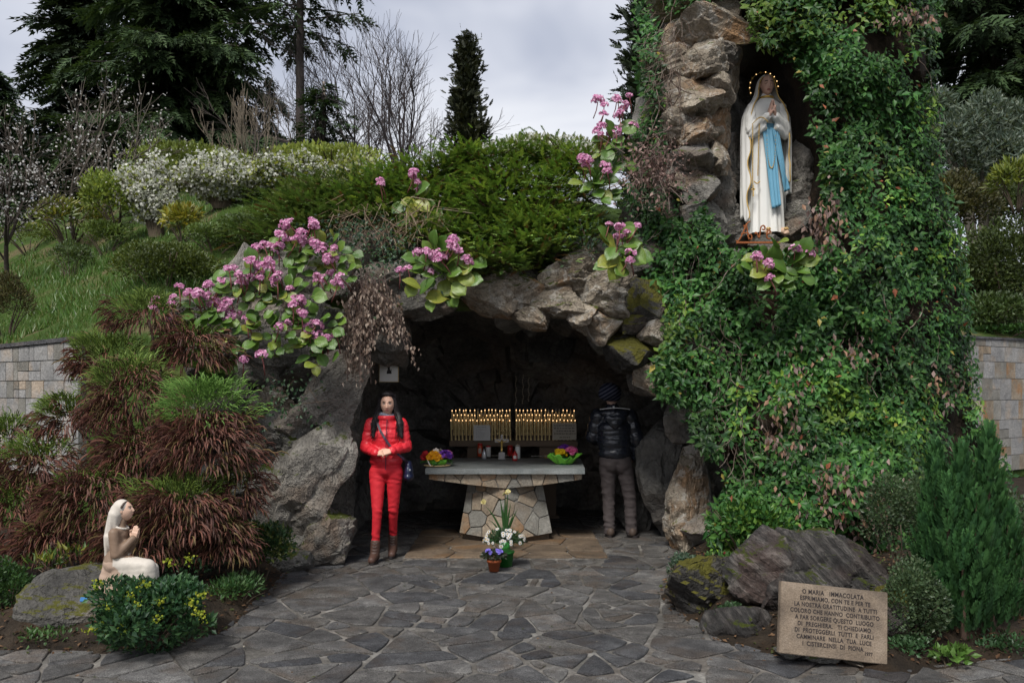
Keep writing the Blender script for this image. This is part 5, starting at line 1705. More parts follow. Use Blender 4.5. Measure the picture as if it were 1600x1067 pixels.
def fuse(parts, name):
    """joins (V, loops, counts, colours) pieces into one mesh"""
    V, L, N, K, n = [], [], [], [], 0
    for v, l, c, k in parts:
        V.append(v); L.append(np.asarray(l) + n); N.append(c)
        K.append(np.broadcast_to(np.asarray(k, float), (len(v), 3))); n += len(v)
    return raw_mesh(name, np.concatenate(V), np.concatenate(L), np.concatenate(N), np.concatenate(K), True)

def segd(P, a, b):
    a, b = np.array(a, float), np.array(b, float)
    t = np.clip((P - a) @ (b - a) / ((b - a) @ (b - a)), 0, 1)
    return np.linalg.norm(P - a - t[:, None] * (b - a), axis=1), t * np.linalg.norm(b - a)

def head(skin=(.52, .33, .25), lip=(.42, .17, .15), brow=(.04, .025, .02), closed=False):
    """a head 0.23 m high, facing -Y, centred at the origin"""
    nu, nv = 72, 60
    ph = np.linspace(.03, math.pi - .03, nv)[:, None]
    th = np.linspace(0, 2 * math.pi, nu, endpoint=False)[None]
    x = np.sin(ph) * np.cos(th) * .074; y = np.sin(ph) * np.sin(th) * .094; z = np.cos(ph) * np.ones_like(th) * .116
    w = z / .116
    x = x * np.where(w < 0, 1 - .30 * w * w, 1.0)
    y = np.where((y > 0) & (w < -.2), y * (1 - .35 * (-w - .2)), y)
    fr = np.clip(-y / .094, 0, 1) ** .5
    E = lambda a, c, s: np.exp(-((a - c) / s) ** 2)
    nose = E(x, 0, .0105) * np.clip((.022 - z) / .05, 0, 1) * np.clip((z + .040) / .010, 0, 1)
    dy = -.021 * nose
    for sx in (-1, 1):
        dy = dy + .0105 * E(x, sx * .031, .016) * E(z, .014, .011) - .0045 * E(x, sx * .03, .02) * E(z, .033, .008) - .004 * E(x, sx * .043, .018) * E(z, -.018, .02)
        dy = dy - .006 * E(x, sx * .009, .006) * E(z, -.030, .008)
    dy = dy - .0065 * E(x, 0, .020) * (E(z, -.052, .0055) + E(z, -.064, .006)) + .003 * E(x, 0, .02) * E(z, -.058, .003) - .007 * E(x, 0, .022) * E(z, -.092, .014) + .004 * E(x, 0, .03) * E(z, -.077, .006)
    y = y + dy * fr
    V = np.stack([x, y, z], -1).reshape(-1, 3)
    k = np.broadcast_to(np.asarray(skin, float), (len(V), 3)).copy()
    X, Z, Y = V[:, 0], V[:, 2], V[:, 1]
    f = Y < 0
    m = f & (np.abs(Z + .058) < .0115 * (1 - (np.abs(X) / .027) ** 2)) & (np.abs(X) < .026)
    k[m] = lip
    ax = np.abs(X)
    m = f & (np.abs(Z - (.033 + .004 * np.cos((ax - .03) * 80))) < .0048) & (ax > .014) & (ax < .049)
    k[m] = brow
    m = f & (E(X, 0, .05) > 0) & (np.abs(Z - .014) < .0085) & (np.abs(ax - .031) < .017)
    k[m] = np.array(skin) * .72
    I = np.arange(nu * nv).reshape(nv, nu)
    Q = np.stack([I[:-1], np.roll(I, -1, 1)[:-1], np.roll(I, -1, 1)[1:], I[1:]], -1).reshape(-1, 4)
    mb = MB()
    mb.add(V, Q[:, ::-1].tolist()); mb.K = [k]
    for sx in (-1, 1):
        if closed:
            mb.ball((sx * .031, -.0775, .012), (.0150, .010, .0085), 12, np.array(skin) * .85)
            mb.ball((sx * .031, -.0840, .0065), (.0125, .004, .0012), 10, brow)
        else:
            mb.ball((sx * .031, -.0765, .0125), (.0145, .009, .0066), 12, (.62, .60, .57))
            mb.ball((sx * .031, -.0822, .0125), (.0060, .0040, .0060), 10, (.05, .035, .025))
            mb.ball((sx * .031, -.0800, .0190), (.0165, .0070, .0022), 10, (.03, .02, .018))
        mb.ball((sx * .076, .008, .004), (.008, .016, .028), 10, np.array(skin) * .9)
    V = np.concatenate(mb.V); K = np.concatenate(mb.K)
    return V, np.array(mb.L), np.array(mb.N), K

def placed(part, M):
    A = np.array(M)
    v, l, c, k = part
    return v @ A[:3, :3].T + A[:3, 3], l, c, k

def hand(f, M, curl=.5, side=1, spread=.10, sc=1.0):
    """palm and five fingers; local +Y to the fingertips, +Z the back of the hand, thumb on side*X"""
    def p(x, y, z): return M @ Vector((x * side * sc, y * sc, z * sc))
    for x in (-.026, -.009, .009, .026):
        f.cap(p(x * .75, .012, 0), p(x, .078, .002), .0145 * sc, .012 * sc)
    for i, (x, L, r) in enumerate(((.029, .066, .0085), (.010, .076, .009), (-.010, .071, .0088), (-.029, .056, .0078))):
        a = 0.0
        q = np.array([x, .082, 0.0]); dx = x * spread * 4
        for k, fr in enumerate((.45, .32, .23)):
            a += curl * (.9 if k == 0 else 1.1)
            d = np.array([dx, math.cos(a), -math.sin(a)])
            e = q + d * L * fr
            f.cap(p(*q), p(*e), r * (1 - .1 * k) * sc, r * (.93 - .1 * k) * sc)
            q = e
    q = np.array([.030, .022, -.004])
    for d, L, r in (((.55, .75, -.25), .036, .0115), ((.25, .9, -.35 - curl * .3), .030, .0095), ((.05, .9, -.4 - curl * .4), .024, .0085)):
        e = q + nrm(d) * L
        f.cap(p(*q), p(*e), r * sc, r * .92 * sc)
        q = e

def orient(origin, tip, back):
    """matrix with +Y along tip and +Z along back"""
    y = Vector(tip).normalized(); z = Vector(back); z = (z - y * z.dot(y)).normalized(); x = y.cross(z)
    m = Matrix((x, y, z)).transposed().to_4x4(); m.translation = Vector(origin)
    return m

def quilt(V, N, bones, period, amp, phase=0.0):
    """padded ridges across each limb (bones: (a, b)); seams pulled in"""
    D = np.stack([segd(V, a, b)[0] / w for a, b, w in bones]); T = np.stack([segd(V, a, b)[1] for a, b, w in bones])
    j = np.argmin(D, 0)
    t = T[j, np.arange(len(V))] + phase
    t = t + fbm(V * 7, 12, 2) * period * .10
    s = np.abs(np.sin(math.pi * t / period)) ** .45
    wr = fbm(V * np.array([30, 30, 44]), 4, 3) * .0055
    pk = (vnoise(V * np.array([75, 75, 16]), 15) - .5) * .009 * (1.1 - s)
    return V + N * ((s - .62) * amp + wr + pk)[:, None]

def strands(g, roots, ends, mids, r, n=7, jit=.006):
    P0, P1, R0 = [], [], []
    t = np.linspace(0, 1, n)[:, None]
    for a, m, e in zip(roots, mids, ends):
        q = (1 - t) ** 2 * a + 2 * t * (1 - t) * m + t ** 2 * e + g.normal(size=(n, 3)) * jit * t
        P0.extend(q[:-1]); P1.extend(q[1:]); R0.extend(r * (1 - .5 * t[:-1, 0]))
    return np.array(P0), np.array(P1), np.array(R0)

def woman():
    g = np.random.default_rng(5)
    loc = (-1.247, 8.24, .0)
    SK = (.62, .37, .27)
    sl, sr, el, er = (-.148, .01, 1.355), (.148, .01, 1.355), (-.198, .0, 1.115), (.198, .0, 1.125)
    wl_, wr_ = (-.055, -.19, 1.075), (.062, -.185, 1.10)
    hl, hr, kl, kr, al, ar = (-.085, 0, .87), (.085, 0, .87), (-.072, -.10, .50), (.068, .02, .50), (-.095, -.09, .12), (.040, .19, .15)
    f = Fig()
    f.cap((0, .01, .95), (0, .01, 1.28), .12, .12, .8).cap(sl, sr, .042, .042)
    f.cap((0, .012, 1.34), (.012, .0, 1.47), .052, .048)
    for a, b, r0, r1 in ((sl, el, .038, .034), (el, wl_, .034, .026), (sr, er, .038, .034), (er, wr_, .034, .026), (hl, kl, .07, .046), (kl, al, .044, .032), (hr, kr, .07, .046), (kr, ar, .044, .032)):
        f.cap(a, b, r0, r1)
    V, N, l, c = f.done(.012)
    f = Fig()
    hand(f, orient(wl_, (.95, -.25, .12), (-.15, -.8, .55)), .75, -1, sc=.86)
    hand(f, orient((.075, -.20, 1.098), (-.93, -.30, -.22), (.2, -.75, .62)), .8, 1, sc=.86)
    Vh, Nh, lh, ch = f.done(.0042, 2, .4)
    M = Matrix.Translation((.016, -.012, 1.545)) @ Euler((R(4), 0, R(4))).to_matrix().to_4x4() @ Matrix.Scale(.90, 4)
    body = link('person', fuse([(V, l, c, SK), (Vh, lh, ch, SK), placed(head(SK, (.40, .16, .15)), M)], 'person'), 'skin', None, loc=loc)
    tag(body, 'person in a red puffer jacket and red trousers walking out of the cave', 'person')
    # trousers
    f = Fig()
    f.ball((0, .01, .90), (.160, .115, .09))
    f.cap(hl, kl, .084, .052).cap(hr, kr, .084, .052).cap(kl, al, .050, .037).cap(kr, ar, .050, .037)
    V, N, l, c = f.done(.009, 5)
    Zk = V[:, 2]
    fold = np.sin(Zk * 105 + fbm(V * 11, 6, 2) * 6 + V[:, 0] * 30) * .0034 * (np.exp(-((Zk - .50) / .06) ** 2) + np.exp(-((Zk - .24) / .06) ** 2) + .8 * np.exp(-((Zk - .80) / .05) ** 2))
    V = V + N * (fbm(V * np.array([20, 20, 24]), 3, 3) * .004 + fold)[:, None]
    link('trousers', fuse([(V, l, c, (1, 1, 1))], 'trousers'), 'trousers_red', body)
    # jacket
    f = Fig()
    f.ball((0, .005, .99), (.160, .122, .13)).ball((0, .005, 1.10), (.150, .120, .14)).ball((0, .005, 1.22), (.158, .122, .14)).ball((0, .01, 1.31), (.152, .105, .085))
    f.cap(sl, el, .064, .058).cap(el, (-.075, -.175, 1.077), .056, .042).cap(sr, er, .064, .058).cap(er, (.085, -.165, 1.10), .056, .042)
    f.cap((0, .008, 1.35), (.004, .0, 1.405), .088, .092)
    V, N, l, c = f.done(.009, 4)
    V = quilt(V, N, [((0, 0, .86), (0, 0, 1.42), 2.2), (sl, el, 1), (el, (-.075, -.175, 1.077), 1), (sr, er, 1), (er, (.085, -.165, 1.10), 1)], .088, .0095)
    lo = (V[:, 2] < .90) & (np.abs(V[:, 0]) < .21)
    V[lo, 2] = .90 - (.90 - V[lo, 2]) * .12
    tp = (V[:, 2] > 1.435)
    V[tp, 2] = 1.435 - (V[tp, 2] - 1.435) * .35
    jk = link('jacket', fuse([(V, l, c, (1, 1, 1))], 'jacket'), 'jacket_red', body)
    z = np.linspace(.91, 1.40, 14)
    build(MB().tube(np.stack([.015 + .02 * (z - .9), -.126 - .012 * np.sin((z - .9) * 6.5) + np.clip(z - 1.3, 0, 1) * .25, z], -1), .004, 6), 'zip', 'strap', jk)
    for s_, p, d in ((-1, (-.06, -.182, 1.077), (.9, -.2, 0)), (1, (.07, -.175, 1.10), (-.9, -.2, 0))):
        pass
    # scarf
    f = Fig()
    for a in np.linspace(0, 2 * math.pi, 16, endpoint=False):
        f.ball((.008 + .062 * math.cos(a), .0 + .060 * math.sin(a), 1.432 + .012 * math.sin(2 * a)), .024)
    V, N, l, c = f.done(.007, 3)
    V = V + N * (fbm(V * 60, 2, 2) * .006)[:, None]
    link('scarf', fuse([(V, l, c, (1, 1, 1))], 'scarf'), 'scarf_grey', body)
    # hair: cap plus long strands on both sides
    f = Fig()
    hc = np.array([.016, .0, 1.56])
    f.ball(hc + [0, .028, .018], (.082, .088, .098)).ball(hc + [0, .045, -.06], (.078, .06, .10))
    f.ball(hc + [0, -.035, .082], (.060, .045, .030))
    for sx in (-1, 1):
        f.cap(hc + [sx * .068, -.005, .03], hc + [sx * .085, .0, -.09], .024, .032).cap(hc + [sx * .088, .0, -.09], hc + [sx * .125 + (.01 if sx > 0 else -.0), -.055, -.21], .034, .034).cap(hc + [sx * .125, -.055, -.21], hc + [sx * .128 + (.02 if sx > 0 else 0), -.092, -.33], .034, .018)
    V, N, l, c = f.done(.008, 4)
    V = V + N * (np.sin(V[:, 0] * 420 + fbm(V * 22, 5, 2) * 5 + V[:, 1] * 160) * .0035 + fbm(V * np.array([40, 40, 10]), 6, 2) * .006)[:, None]
    hair = link('hair', fuse([(V, l, c, (1, 1, 1))], 'hair'), 'hair', body)
    n = 260
    sx = np.where(g.random(n) < .5, -1, 1)
    a = hc + np.stack([sx * g.uniform(.0, .075, n), g.uniform(-.03, .06, n), .095 - g.random(n) * .07], -1)
    m = hc + np.stack([sx * g.uniform(.08, .125, n), g.uniform(-.03, .05, n), -.06 + 0 * a[:, 2]], -1)
    e = hc + np.stack([sx * g.uniform(.09, .165, n) + .008, -.07 + g.uniform(-.045, .05, n), -g.uniform(.2, .37, n)], -1)
    P0, P1, r = strands(g, a, e, m, .0035)
    foliage('hair_strands', [segs(P0, P1, r, r * .8, 4, (.012, .009, .010))], 'hair', hair)
    # boots
    for an, kk, nm in ((al, kl, 0), (ar, kr, 1)):
        an, kk = np.array(an), np.array(kk)
        up = nrm(kk - an)
        f = Fig()
        f.cap(an + up * .075, an - up * .02, .048, .048)
        toe = an + np.array([-.012 if nm == 0 else .006, -.125, -.075 if nm == 0 else -.105])
        f.cap(an - up * .045 + np.array([0, .01, 0]), toe, .046, .037).ball(an + np.array([0, .035, -.065 if nm == 0 else -.085]), (.042, .045, .05))
        V, N, l, c = f.done(.007, 3)
        fl = (0.012 if nm == 0 else .022)
        V[:, 2] = np.maximum(V[:, 2], fl)
        bt = link('boot', fuse([(V, l, c, (1, 1, 1))], 'boot'), 'boot_leather', body)
        fp = V[V[:, 2] < fl + .02]
        cx, cy = fp[:, 0].mean(), fp[:, 1].mean(); rx, ry = np.ptp(fp[:, 0]) / 2, np.ptp(fp[:, 1]) / 2
        th = np.linspace(0, 2 * math.pi, 20, endpoint=False)
        build(MB().prism(np.stack([cx + rx * 1.03 * np.cos(th), cy + ry * 1.03 * np.sin(th)], -1), fl - .012, fl + .012), 'sole', 'ink', bt)
        for q in range(4):
            p = an + up * (.075 - q * .03) + np.array([0, -.047 - .006 * q, 0])
            build(MB().tube([p + [-.022, .006, 0], p + [0, -.004, -.006], p + [.022, .006, 0]], .0025, 5), 'lace', 'ink_soft', bt)
    # shoulder bag, worn across the body
    bag = thing('shoulder_bag', 'dark blue shoulder bag at the hip of the person in red', 'bag', (loc[0] + .222, loc[1] + .02, .80))
    f = Fig()
    f.ball((0, 0, .075), (.045, .085, .095)).ball((0, 0, .03), (.052, .095, .05)).ball((0, 0, .13), (.036, .07, .06))
    V, N, l, c = f.done(.008, 2)
    link('bag_body', fuse([(V, l, c, (1, 1, 1))], 'bag_body'), 'navy_leather', bag)
    path = np.array([(-.315, -.055, .60), (-.295, -.095, .56), (-.26, -.14, .49), (-.215, -.158, .42), (-.16, -.162, .34), (-.09, -.165, .27), (-.03, -.12, .21), (-.005, -.05, .17), (0, 0, .14)])
    path = np.concatenate([np.array([(-.30, .10, .50), (-.31, .03, .59)]), path])
    T = nrm(np.gradient(path, axis=0)); wv = nrm(np.cross(T, [0.2, -1, .1])) * .011
    G = np.stack([path - wv, path + wv], 1)
    o = build(MB().grid(G), 'strap', 'strap', bag)
    sm = o.modifiers.new('s', 'SOLIDIFY'); sm.thickness = .003; sm.offset = 0
    build(MB().ball((.02, -.075, .10), .010, 8), 'buckle', 'silver', bag)
woman()

def man():
    g = np.random.default_rng(6)
    loc = (1.20, 9.55, 0)
    SK = (.5, .33, .26)
    sl, sr, el, er = (-.215, .0, 1.385), (.150, .0, 1.385), (-.272, .06, 1.15), (.235, .0, 1.12)
    wl_, wr_ = (-.20, .22, 1.08), (.225, .09, .92)
    hl, hr, kl, kr, al, ar = (-.105, 0, .86), (.075, 0, .86), (-.09, .03, .47), (.15, -.01, .47), (-.075, -.01, .10), (.175, -.03, .10)
    f = Fig()
    f.cap((-.02, .0, .95), (-.03, .0, 1.30), .13, .135, .8).cap(sl, sr, .06, .06).cap((-.04, .0, 1.38), (-.055, .03, 1.53), .055, .052)
    for a, b, r0, r1 in ((sl, el, .05, .042), (el, wl_, .042, .03), (sr, er, .05, .042), (er, wr_, .042, .03), (hl, kl, .085, .055), (kl, al, .055, .04), (hr, kr, .085, .055), (kr, ar, .055, .04)):
        f.cap(a, b, r0, r1)
    V, N, l, c = f.done(.013)
    f = Fig()
    hand(f, orient(wl_, (.5, .8, 0), (0, -.2, 1)), .6, 1)
    hand(f, orient(wr_, (-.25, .8, -.5), (.9, .2, .1)), .6, -1)
    Vh, Nh, lh, ch = f.done(.005, 2, .4)
    M = Matrix.Translation((-.055, .04, 1.60)) @ Euler((R(-6), 0, R(180 - 22))).to_matrix().to_4x4() @ Matrix.Scale(.95, 4)
    body = link('person', fuse([(V, l, c, SK), (Vh, lh, ch, SK), placed(head(SK), M)], 'person'), 'skin', None, loc=loc)
    tag(body, 'person seen from behind in a black puffer jacket and striped beanie', 'person')
    f = Fig()
    f.ball((-.015, .0, .86), (.175, .125, .12)).ball((-.07, -.045, .83), (.09, .09, .10)).ball((.055, -.045, .83), (.09, .09, .10))
    f.cap(hl, kl, .102, .076).cap(hr, kr, .102, .076).cap(kl, (-.08, .0, .06), .074, .066).cap(kr, (.17, -.02, .06), .074, .066)
    V, N, l, c = f.done(.010, 4)
    fold = np.sin(V[:, 2] * 62 + fbm(V * 5, 3, 2) * 9 + V[:, 0] * 50 + V[:, 1] * 40) * (.002 + .007 * np.exp(-((V[:, 2] - .15) / .09) ** 2) + .004 * np.exp(-((V[:, 2] - .50) / .09) ** 2) + .004 * np.exp(-((V[:, 2] - .72) / .06) ** 2))
    V = V + N * (fold * .5 * (.4 + vnoise(V * 6, 2)) + fbm(V * np.array([12, 12, 24]), 5, 3) * .010)[:, None]
    link('trousers', fuse([(V, l, c, (1, 1, 1))], 'trousers'), 'trousers_brown', body)
    f = Fig()
    f.ball((-.025, .0, .98), (.185, .145, .13)).ball((-.028, .0, 1.10), (.195, .155, .14)).ball((-.03, .0, 1.23), (.205, .155, .14)).ball((-.032, .01, 1.34), (.195, .125, .10))
    f.cap(sl, el, .086, .078).cap(el, (-.215, .19, 1.09), .074, .055).cap(sr, er, .086, .080).cap(er, wr_, .078, .062)
    f.cap((-.04, .02, 1.39), (-.05, .03, 1.46), .085, .085)
    V, N, l, c = f.done(.010, 4)
    V = quilt(V, N, [((-.03, 0, .80), (-.03, 0, 1.45), 2.2), (sl, el, 1), (el, (-.215, .19, 1.09), 1), (sr, er, 1), (er, wr_, 1)], .112, .016, .03)
    lo = (V[:, 2] < .885) & (np.abs(V[:, 0] + .02) < .21)
    V[lo, 2] = .885 - (.885 - V[lo, 2]) * .10
    jk = link('jacket', fuse([(V, l, c, (1, 1, 1))], 'jacket'), 'jacket_black', body)
    # the hood lying on the back
    f = Fig()
    f.ball((-.035, -.11, 1.42), (.17, .075, .05)).ball((-.035, -.14, 1.36), (.135, .060, .065)).ball((-.035, -.15, 1.31), (.085, .05, .06)).ball((-.035, -.15, 1.275), (.04, .035, .04))
    V, N, l, c = f.done(.009, 3)
    V = V + N * (fbm(V * 18, 7, 3) * .010)[:, None]
    hood = link('hood', fuse([(V, l, c, (1, 1, 1))], 'hood'), 'jacket_black', jk)
    x = np.linspace(-.205, .135, 14)
    build(MB().tube(np.stack([x, -.13 - .045 * np.cos((x + .035) * 9), 1.462 + .018 * np.cos((x + .035) * 9)], -1), .005, 6), 'zip', 'zip_white', hood)
    build(MB().box((-.055, -.10, 1.46), (-.035, -.088, 1.50)), 'hanger_loop', 'zip_white', hood)
    # beanie
    f = Fig()
    f.ball((-.055, .03, 1.655), (.116, .124, .095)).ball((-.085, -.03, 1.672), (.118, .118, .092)).ball((-.125, -.055, 1.645), (.092, .095, .084)).ball((-.052, .035, 1.595), (.104, .118, .055))
    V, N, l, c = f.done(.008, 4)
    V = V + N * (fbm(V * 20, 8, 2) * .006)[:, None]
    link('beanie', fuse([(V, l, c, (1, 1, 1))], 'beanie'), 'beanie_knit', body)
    for an, dx in ((al, -.012), (ar, .05)):
        an = np.array(an)
        f = Fig()
        f.cap(an + [0, -.02, -.045], an + [dx, .13, -.055], .048, .040).ball(an + [0, -.03, -.04], (.046, .05, .056)).cap(an + [0, 0, -.02], an + [0, 0, .04], .046, .046)
        V, N, l, c = f.done(.007, 3)
        V[:, 2] = np.maximum(V[:, 2], .014)
        sh = link('shoe', fuse([(V, l, c, (1, 1, 1))], 'shoe'), 'shoe_brown', body)
        fp = V[V[:, 2] < .03]
        cx, cy = fp[:, 0].mean(), fp[:, 1].mean(); rx, ry = np.ptp(fp[:, 0]) / 2, np.ptp(fp[:, 1]) / 2
        th = np.linspace(0, 2 * math.pi, 20, endpoint=False)
        build(MB().prism(np.stack([cx + rx * 1.02 * np.cos(th), cy + ry * 1.02 * np.sin(th)], -1), .002, .026), 'sole', 'ink', sh)
man()

# ------------------------------------------------------------------ the white statue in the niche
def loft(zs, hx, hy, cx, cy, nt, fold):
    th = np.linspace(0, 2 * math.pi, nt, endpoint=False)
    G = []
    for z in zs:
        a, b, x0, y0 = (np.interp(z, *q) for q in (hx, hy, cx, cy))
        k = 1 + fold(th, z)
        G.append(np.stack([x0 + a * k * np.cos(th), y0 + b * k * np.sin(th), np.full(nt, z)], -1))
    return np.array(G)

def virgin():
    g = np.random.default_rng(9)
    Y = 8.92
    base = at(1197, 366, Y)
    root = thing('white_statue', 'tall praying statue in white robe and veil with blue sash in the niche', 'statue', base)
    W = (.70, .695, .66); BLUE = (.135, .33, .46); SKN = (.62, .39, .30); GOLDC = (.50, .33, .10)
    hx = ([0, .15, .35, .7, 1.0, 1.12, 1.28, 1.38, 1.44, 1.50], [.205, .195, .185, .18, .165, .145, .165, .165, .085, .052])
    hy = ([0, .15, .35, .7, 1.0, 1.12, 1.28, 1.38, 1.44, 1.50], [.165, .155, .145, .14, .13, .115, .125, .105, .075, .052])
    cz = ([0, 1.5], [0, 0])
    def fold(th, z):
        a = .085 * np.clip((1.15 - z) / .5, 0, 1) + .014
        s = np.sin(9 * th + 1.2 * math.sin(z * 2.2)) + .6 * np.sin(15 * th + 2.0 + z * 1.5) + .4 * np.sin(5 * th - z * 2)
        return a * (np.abs(s) ** .8 * np.sign(s)) * .62
    zs = np.concatenate([np.linspace(0, 1.1, 46), np.linspace(1.115, 1.5, 22)])
    G = loft(zs, hx, hy, cz, cz, 120, fold)
    Gc = np.concatenate([G, G[:, :1]], 1)
    robe = build(MB().grid(Gc, W), 'robe', 'painted', root, smooth=True)
    # veil and mantle, open in front
    zt = np.linspace(0, 1, 84)
    nt = 150
    u = np.linspace(-1, 1, nt)
    vw = ([.0, .2, .4, .6, .85, 1.05, 1.25, 1.36, 1.44, 1.50, 1.56, 1.62, 1.66, 1.69, 1.705], [.25, .262, .268, .27, .272, .272, .258, .215, .150, .122, .108, .094, .076, .046, .01])
    vd = ([.0, .6, 1.05, 1.25, 1.36, 1.44, 1.5, 1.6, 1.66, 1.69, 1.705], [.17, .19, .19, .185, .165, .14, .13, .122, .10, .06, .01])
    op = ([0, .3, .6, .9, 1.1, 1.25, 1.36, 1.46, 1.52, 1.62, 1.66, 1.69, 1.705], [62, 60, 58, 56, 60, 56, 52, 54, 62, 64, 52, 32, 22])
    Gv = np.zeros((len(zt), nt, 3))
    for j, uu in enumerate(u):
        bot = np.interp(uu, [-1, -.75, -.5, 0, .5, .75, 1], [.56, .46, .24, .1, .16, .22, .12]) + .035 * math.sin(uu * 26)
        z = 1.705 - (1.705 - bot) * zt
        o = np.interp(z, *op) + (4.5 * np.sin(z * 17 + (1.5 if uu > 0 else 0)) * np.clip((1.25 - z) * 4, 0, 1))
        th = np.radians(-90 + np.sign(uu) * 0) + np.radians(o + (360 - 2 * o) * (uu + 1) / 2)
        a, b = np.interp(z, *vw), np.interp(z, *vd)
        am = np.interp(z, [.2, 1.2, 1.45, 1.6], [.085, .055, .03, .005])
        k = 1 + am * (np.sin(11 * th + 2 * np.sin(z * 1.5)) + .7 * np.sin(19 * th + z * 2.0)) * .8
        Gv[:, j] = np.stack([a * k * np.cos(th), .012 + b * k * np.sin(th), z], -1)
    o = build(MB().grid(Gv, W), 'veil', 'painted', root, smooth=True)
    sm = o.modifiers.new('s', 'SOLIDIFY'); sm.thickness = .012; sm.offset = 0
    for edge, nm in ((Gv[2:, 0], 0), (Gv[2:, -1], 1)):
        build(MB().tube(edge + np.array([0, -.004, 0]), .0075, 6, GOLDC), 'veil_trim', 'painted', o, smooth=True)
    # head, neck, collar
    M = Matrix.Translation((.0, -.044, 1.575)) @ Euler((R(6), 0, R(-4))).to_matrix().to_4x4() @ Matrix.Scale(.95, 4)
    f = Fig(); f.cap((0, .0, 1.40), (0, -.01, 1.52), .055, .05)
    V, N, l, c = f.done(.009)
    link('face', fuse([(V, l, c, SKN), placed(head(SKN, (.33, .14, .11), (.06, .04, .03), closed=True), M)], 'face'), 'skin', root)
    build(MB().ball((0, .012, 1.612), (.077, .085, .076), 20, (.085, .05, .035)), 'hair', 'painted', root, smooth=True)
    th = np.linspace(math.pi * 1.08, math.pi * 1.92, 18)
    build(MB().tube(np.stack([.072 * np.cos(th), .075 * np.sin(th) - .012, np.full(18, 1.448)], -1), .013, 7), 'collar', 'gold', root, smooth=True)
    # sleeves and praying hands
    f = Fig()
    for s in (-1, 1):
        f.cap((s * .17, -.02, 1.34), (s * .200, -.075, 1.09), .058, .058).cap((s * .200, -.075, 1.09), (s * .045, -.205, 1.20), .054, .044)
        f.cap((s * .19, -.07, 1.04), (s * .08, -.15, 1.10), .05, .045)
    V, N, l, c = f.done(.010, 4)
    V = V + N * (np.sin(np.abs(V[:, 0]) * 130 + V[:, 2] * 90) * .0035 + fbm(V * 14, 4, 2) * .003)[:, None]
    link('sleeves', fuse([(V, l, c, W)], 'sleeves'), 'painted', root)
    for s in (-1, 1):
        f = Fig()
        hand(f, orient((s * .034, -.212, 1.195), (-s * .16, -.10, 1), (s, -.05, .12)), .03, -s, .02, 1.08)
        f.cap((s * .06, -.19, 1.185), (s * .032, -.212, 1.20), .026, .022)
        V, N, l, c = f.done(.005, 2, .4)
        link('hand', fuse([(V, l, c, SKN)], 'hand'), 'skin', root)
        build(MB().tube([(s * .052, -.19, 1.165), (s * .040, -.235, 1.195), (s * .030, -.20, 1.225)], .007, 6), 'cuff', 'gold', root)
    # sash
    def ry_(x, z):
        a, b = np.interp(z, *hx), np.interp(z, *hy)
        return -b * np.sqrt(np.clip(1 - (x / (a * 1.1)) ** 2, .05, 1)) * 1.06
    def strip(top, bot, zt_, zb, off):
        n = 30; m = 11
        Gs = np.zeros((n, m, 3))
        for i in range(n):
            t = i / (n - 1)
            z = zt_ + (zb - zt_) * t
            a = top[0] + (bot[0] - top[0]) * t ** 1.2; b = top[1] + (bot[1] - top[1]) * t ** 1.2
            x = np.linspace(a, b, m)
            zz = z + (.02 * np.linspace(-1, 1, m) if t > .8 else 0 * x)
            Gs[i] = np.stack([x, ry_(x, z) - off - .010 * np.sin(np.arange(m) * 1.9 + t * 2) - .02 * t, zz], -1)
        return Gs
    sash = thing('x', '', '')
    bpy.data.objects.remove(sash)
    zs2 = np.linspace(1.045, 1.15, 7)
    Gb = loft(zs2, hx, hy, cz, cz, 60, lambda th, z: .07 + .012 * np.sin(z * 190) + 0 * th)
    sash = build(MB().grid(np.concatenate([Gb, Gb[:, :1]], 1), BLUE), 'sash', 'painted', root, smooth=True)
    for q in (strip((-.085, .045), (.005, .115), 1.10, .25, .022), strip((.02, .10), (.165, .245), 1.08, .44, .030)):
        o = build(MB().grid(q, BLUE), 'sash_end', 'painted', sash, smooth=True)
        sm = o.modifiers.new('s', 'SOLIDIFY'); sm.thickness = .010; sm.offset = 0
    # rosary
    mb = MB()
    def beads(P, r=.0075):
        for p in P: mb.ball(p, r, 6, GOLDC)
    z = np.linspace(1.12, .50, 44)
    beads(np.stack([-.215 + .012 * (1.12 - z), -.205 + .04 * (1.12 - z), z], -1))
    beads(np.stack([-.135 - .03 * (1.12 - z[:38]), -.185 + 0 * z[:38], z[:38]], -1))
    beads(np.stack([-.19 + .06 * np.linspace(0, 1, 9), np.full(9, -.185), .52 - .02 * np.sin(np.linspace(0, 3.1, 9))], -1))
    a = np.linspace(0, math.pi, 36)
    beads(np.stack([.0 - .05 * np.cos(a), -.185 - .01 * np.sin(a), 1.08 - .42 * np.sin(a) ** .7], -1), .006)
    beads(np.stack([np.linspace(-.205, -.06, 14), np.linspace(-.215, -.25, 14), 1.13 + .05 * np.sin(np.linspace(0, 3.1, 14))], -1))
    mb.box((-.212, -.20, .36), (-.200, -.19, .48), GOLDC).box((-.228, -.20, .43), (-.184, -.19, .445), GOLDC)
    build(mb, 'rosary', 'painted', root)['kind'] = 'stuff'
    # feet with roses, plinth
    for x in (-.035, .165):
        f = Fig()
        f.cap((x, -.10, .015), (x + .006, -.20, -.02), .040, .030)
        for q in range(5):
            f.ball((x - .026 + q * .013, -.222 + abs(q - 1) * .004, -.03), .010)
        V, N, l, c = f.done(.006, 2)
        link('foot', fuse([(V, l, c, (.50, .34, .24))], 'foot'), 'painted', root)
        mb = MB()
        for q in range(9):
            a = q * .7
            mb.ball((x + .018 * math.cos(a) * (q > 0), -.205 + .012 * math.sin(a), .02 + .008 * (q % 2)), (.012, .010, .010), 7, (.60, .40, .16))
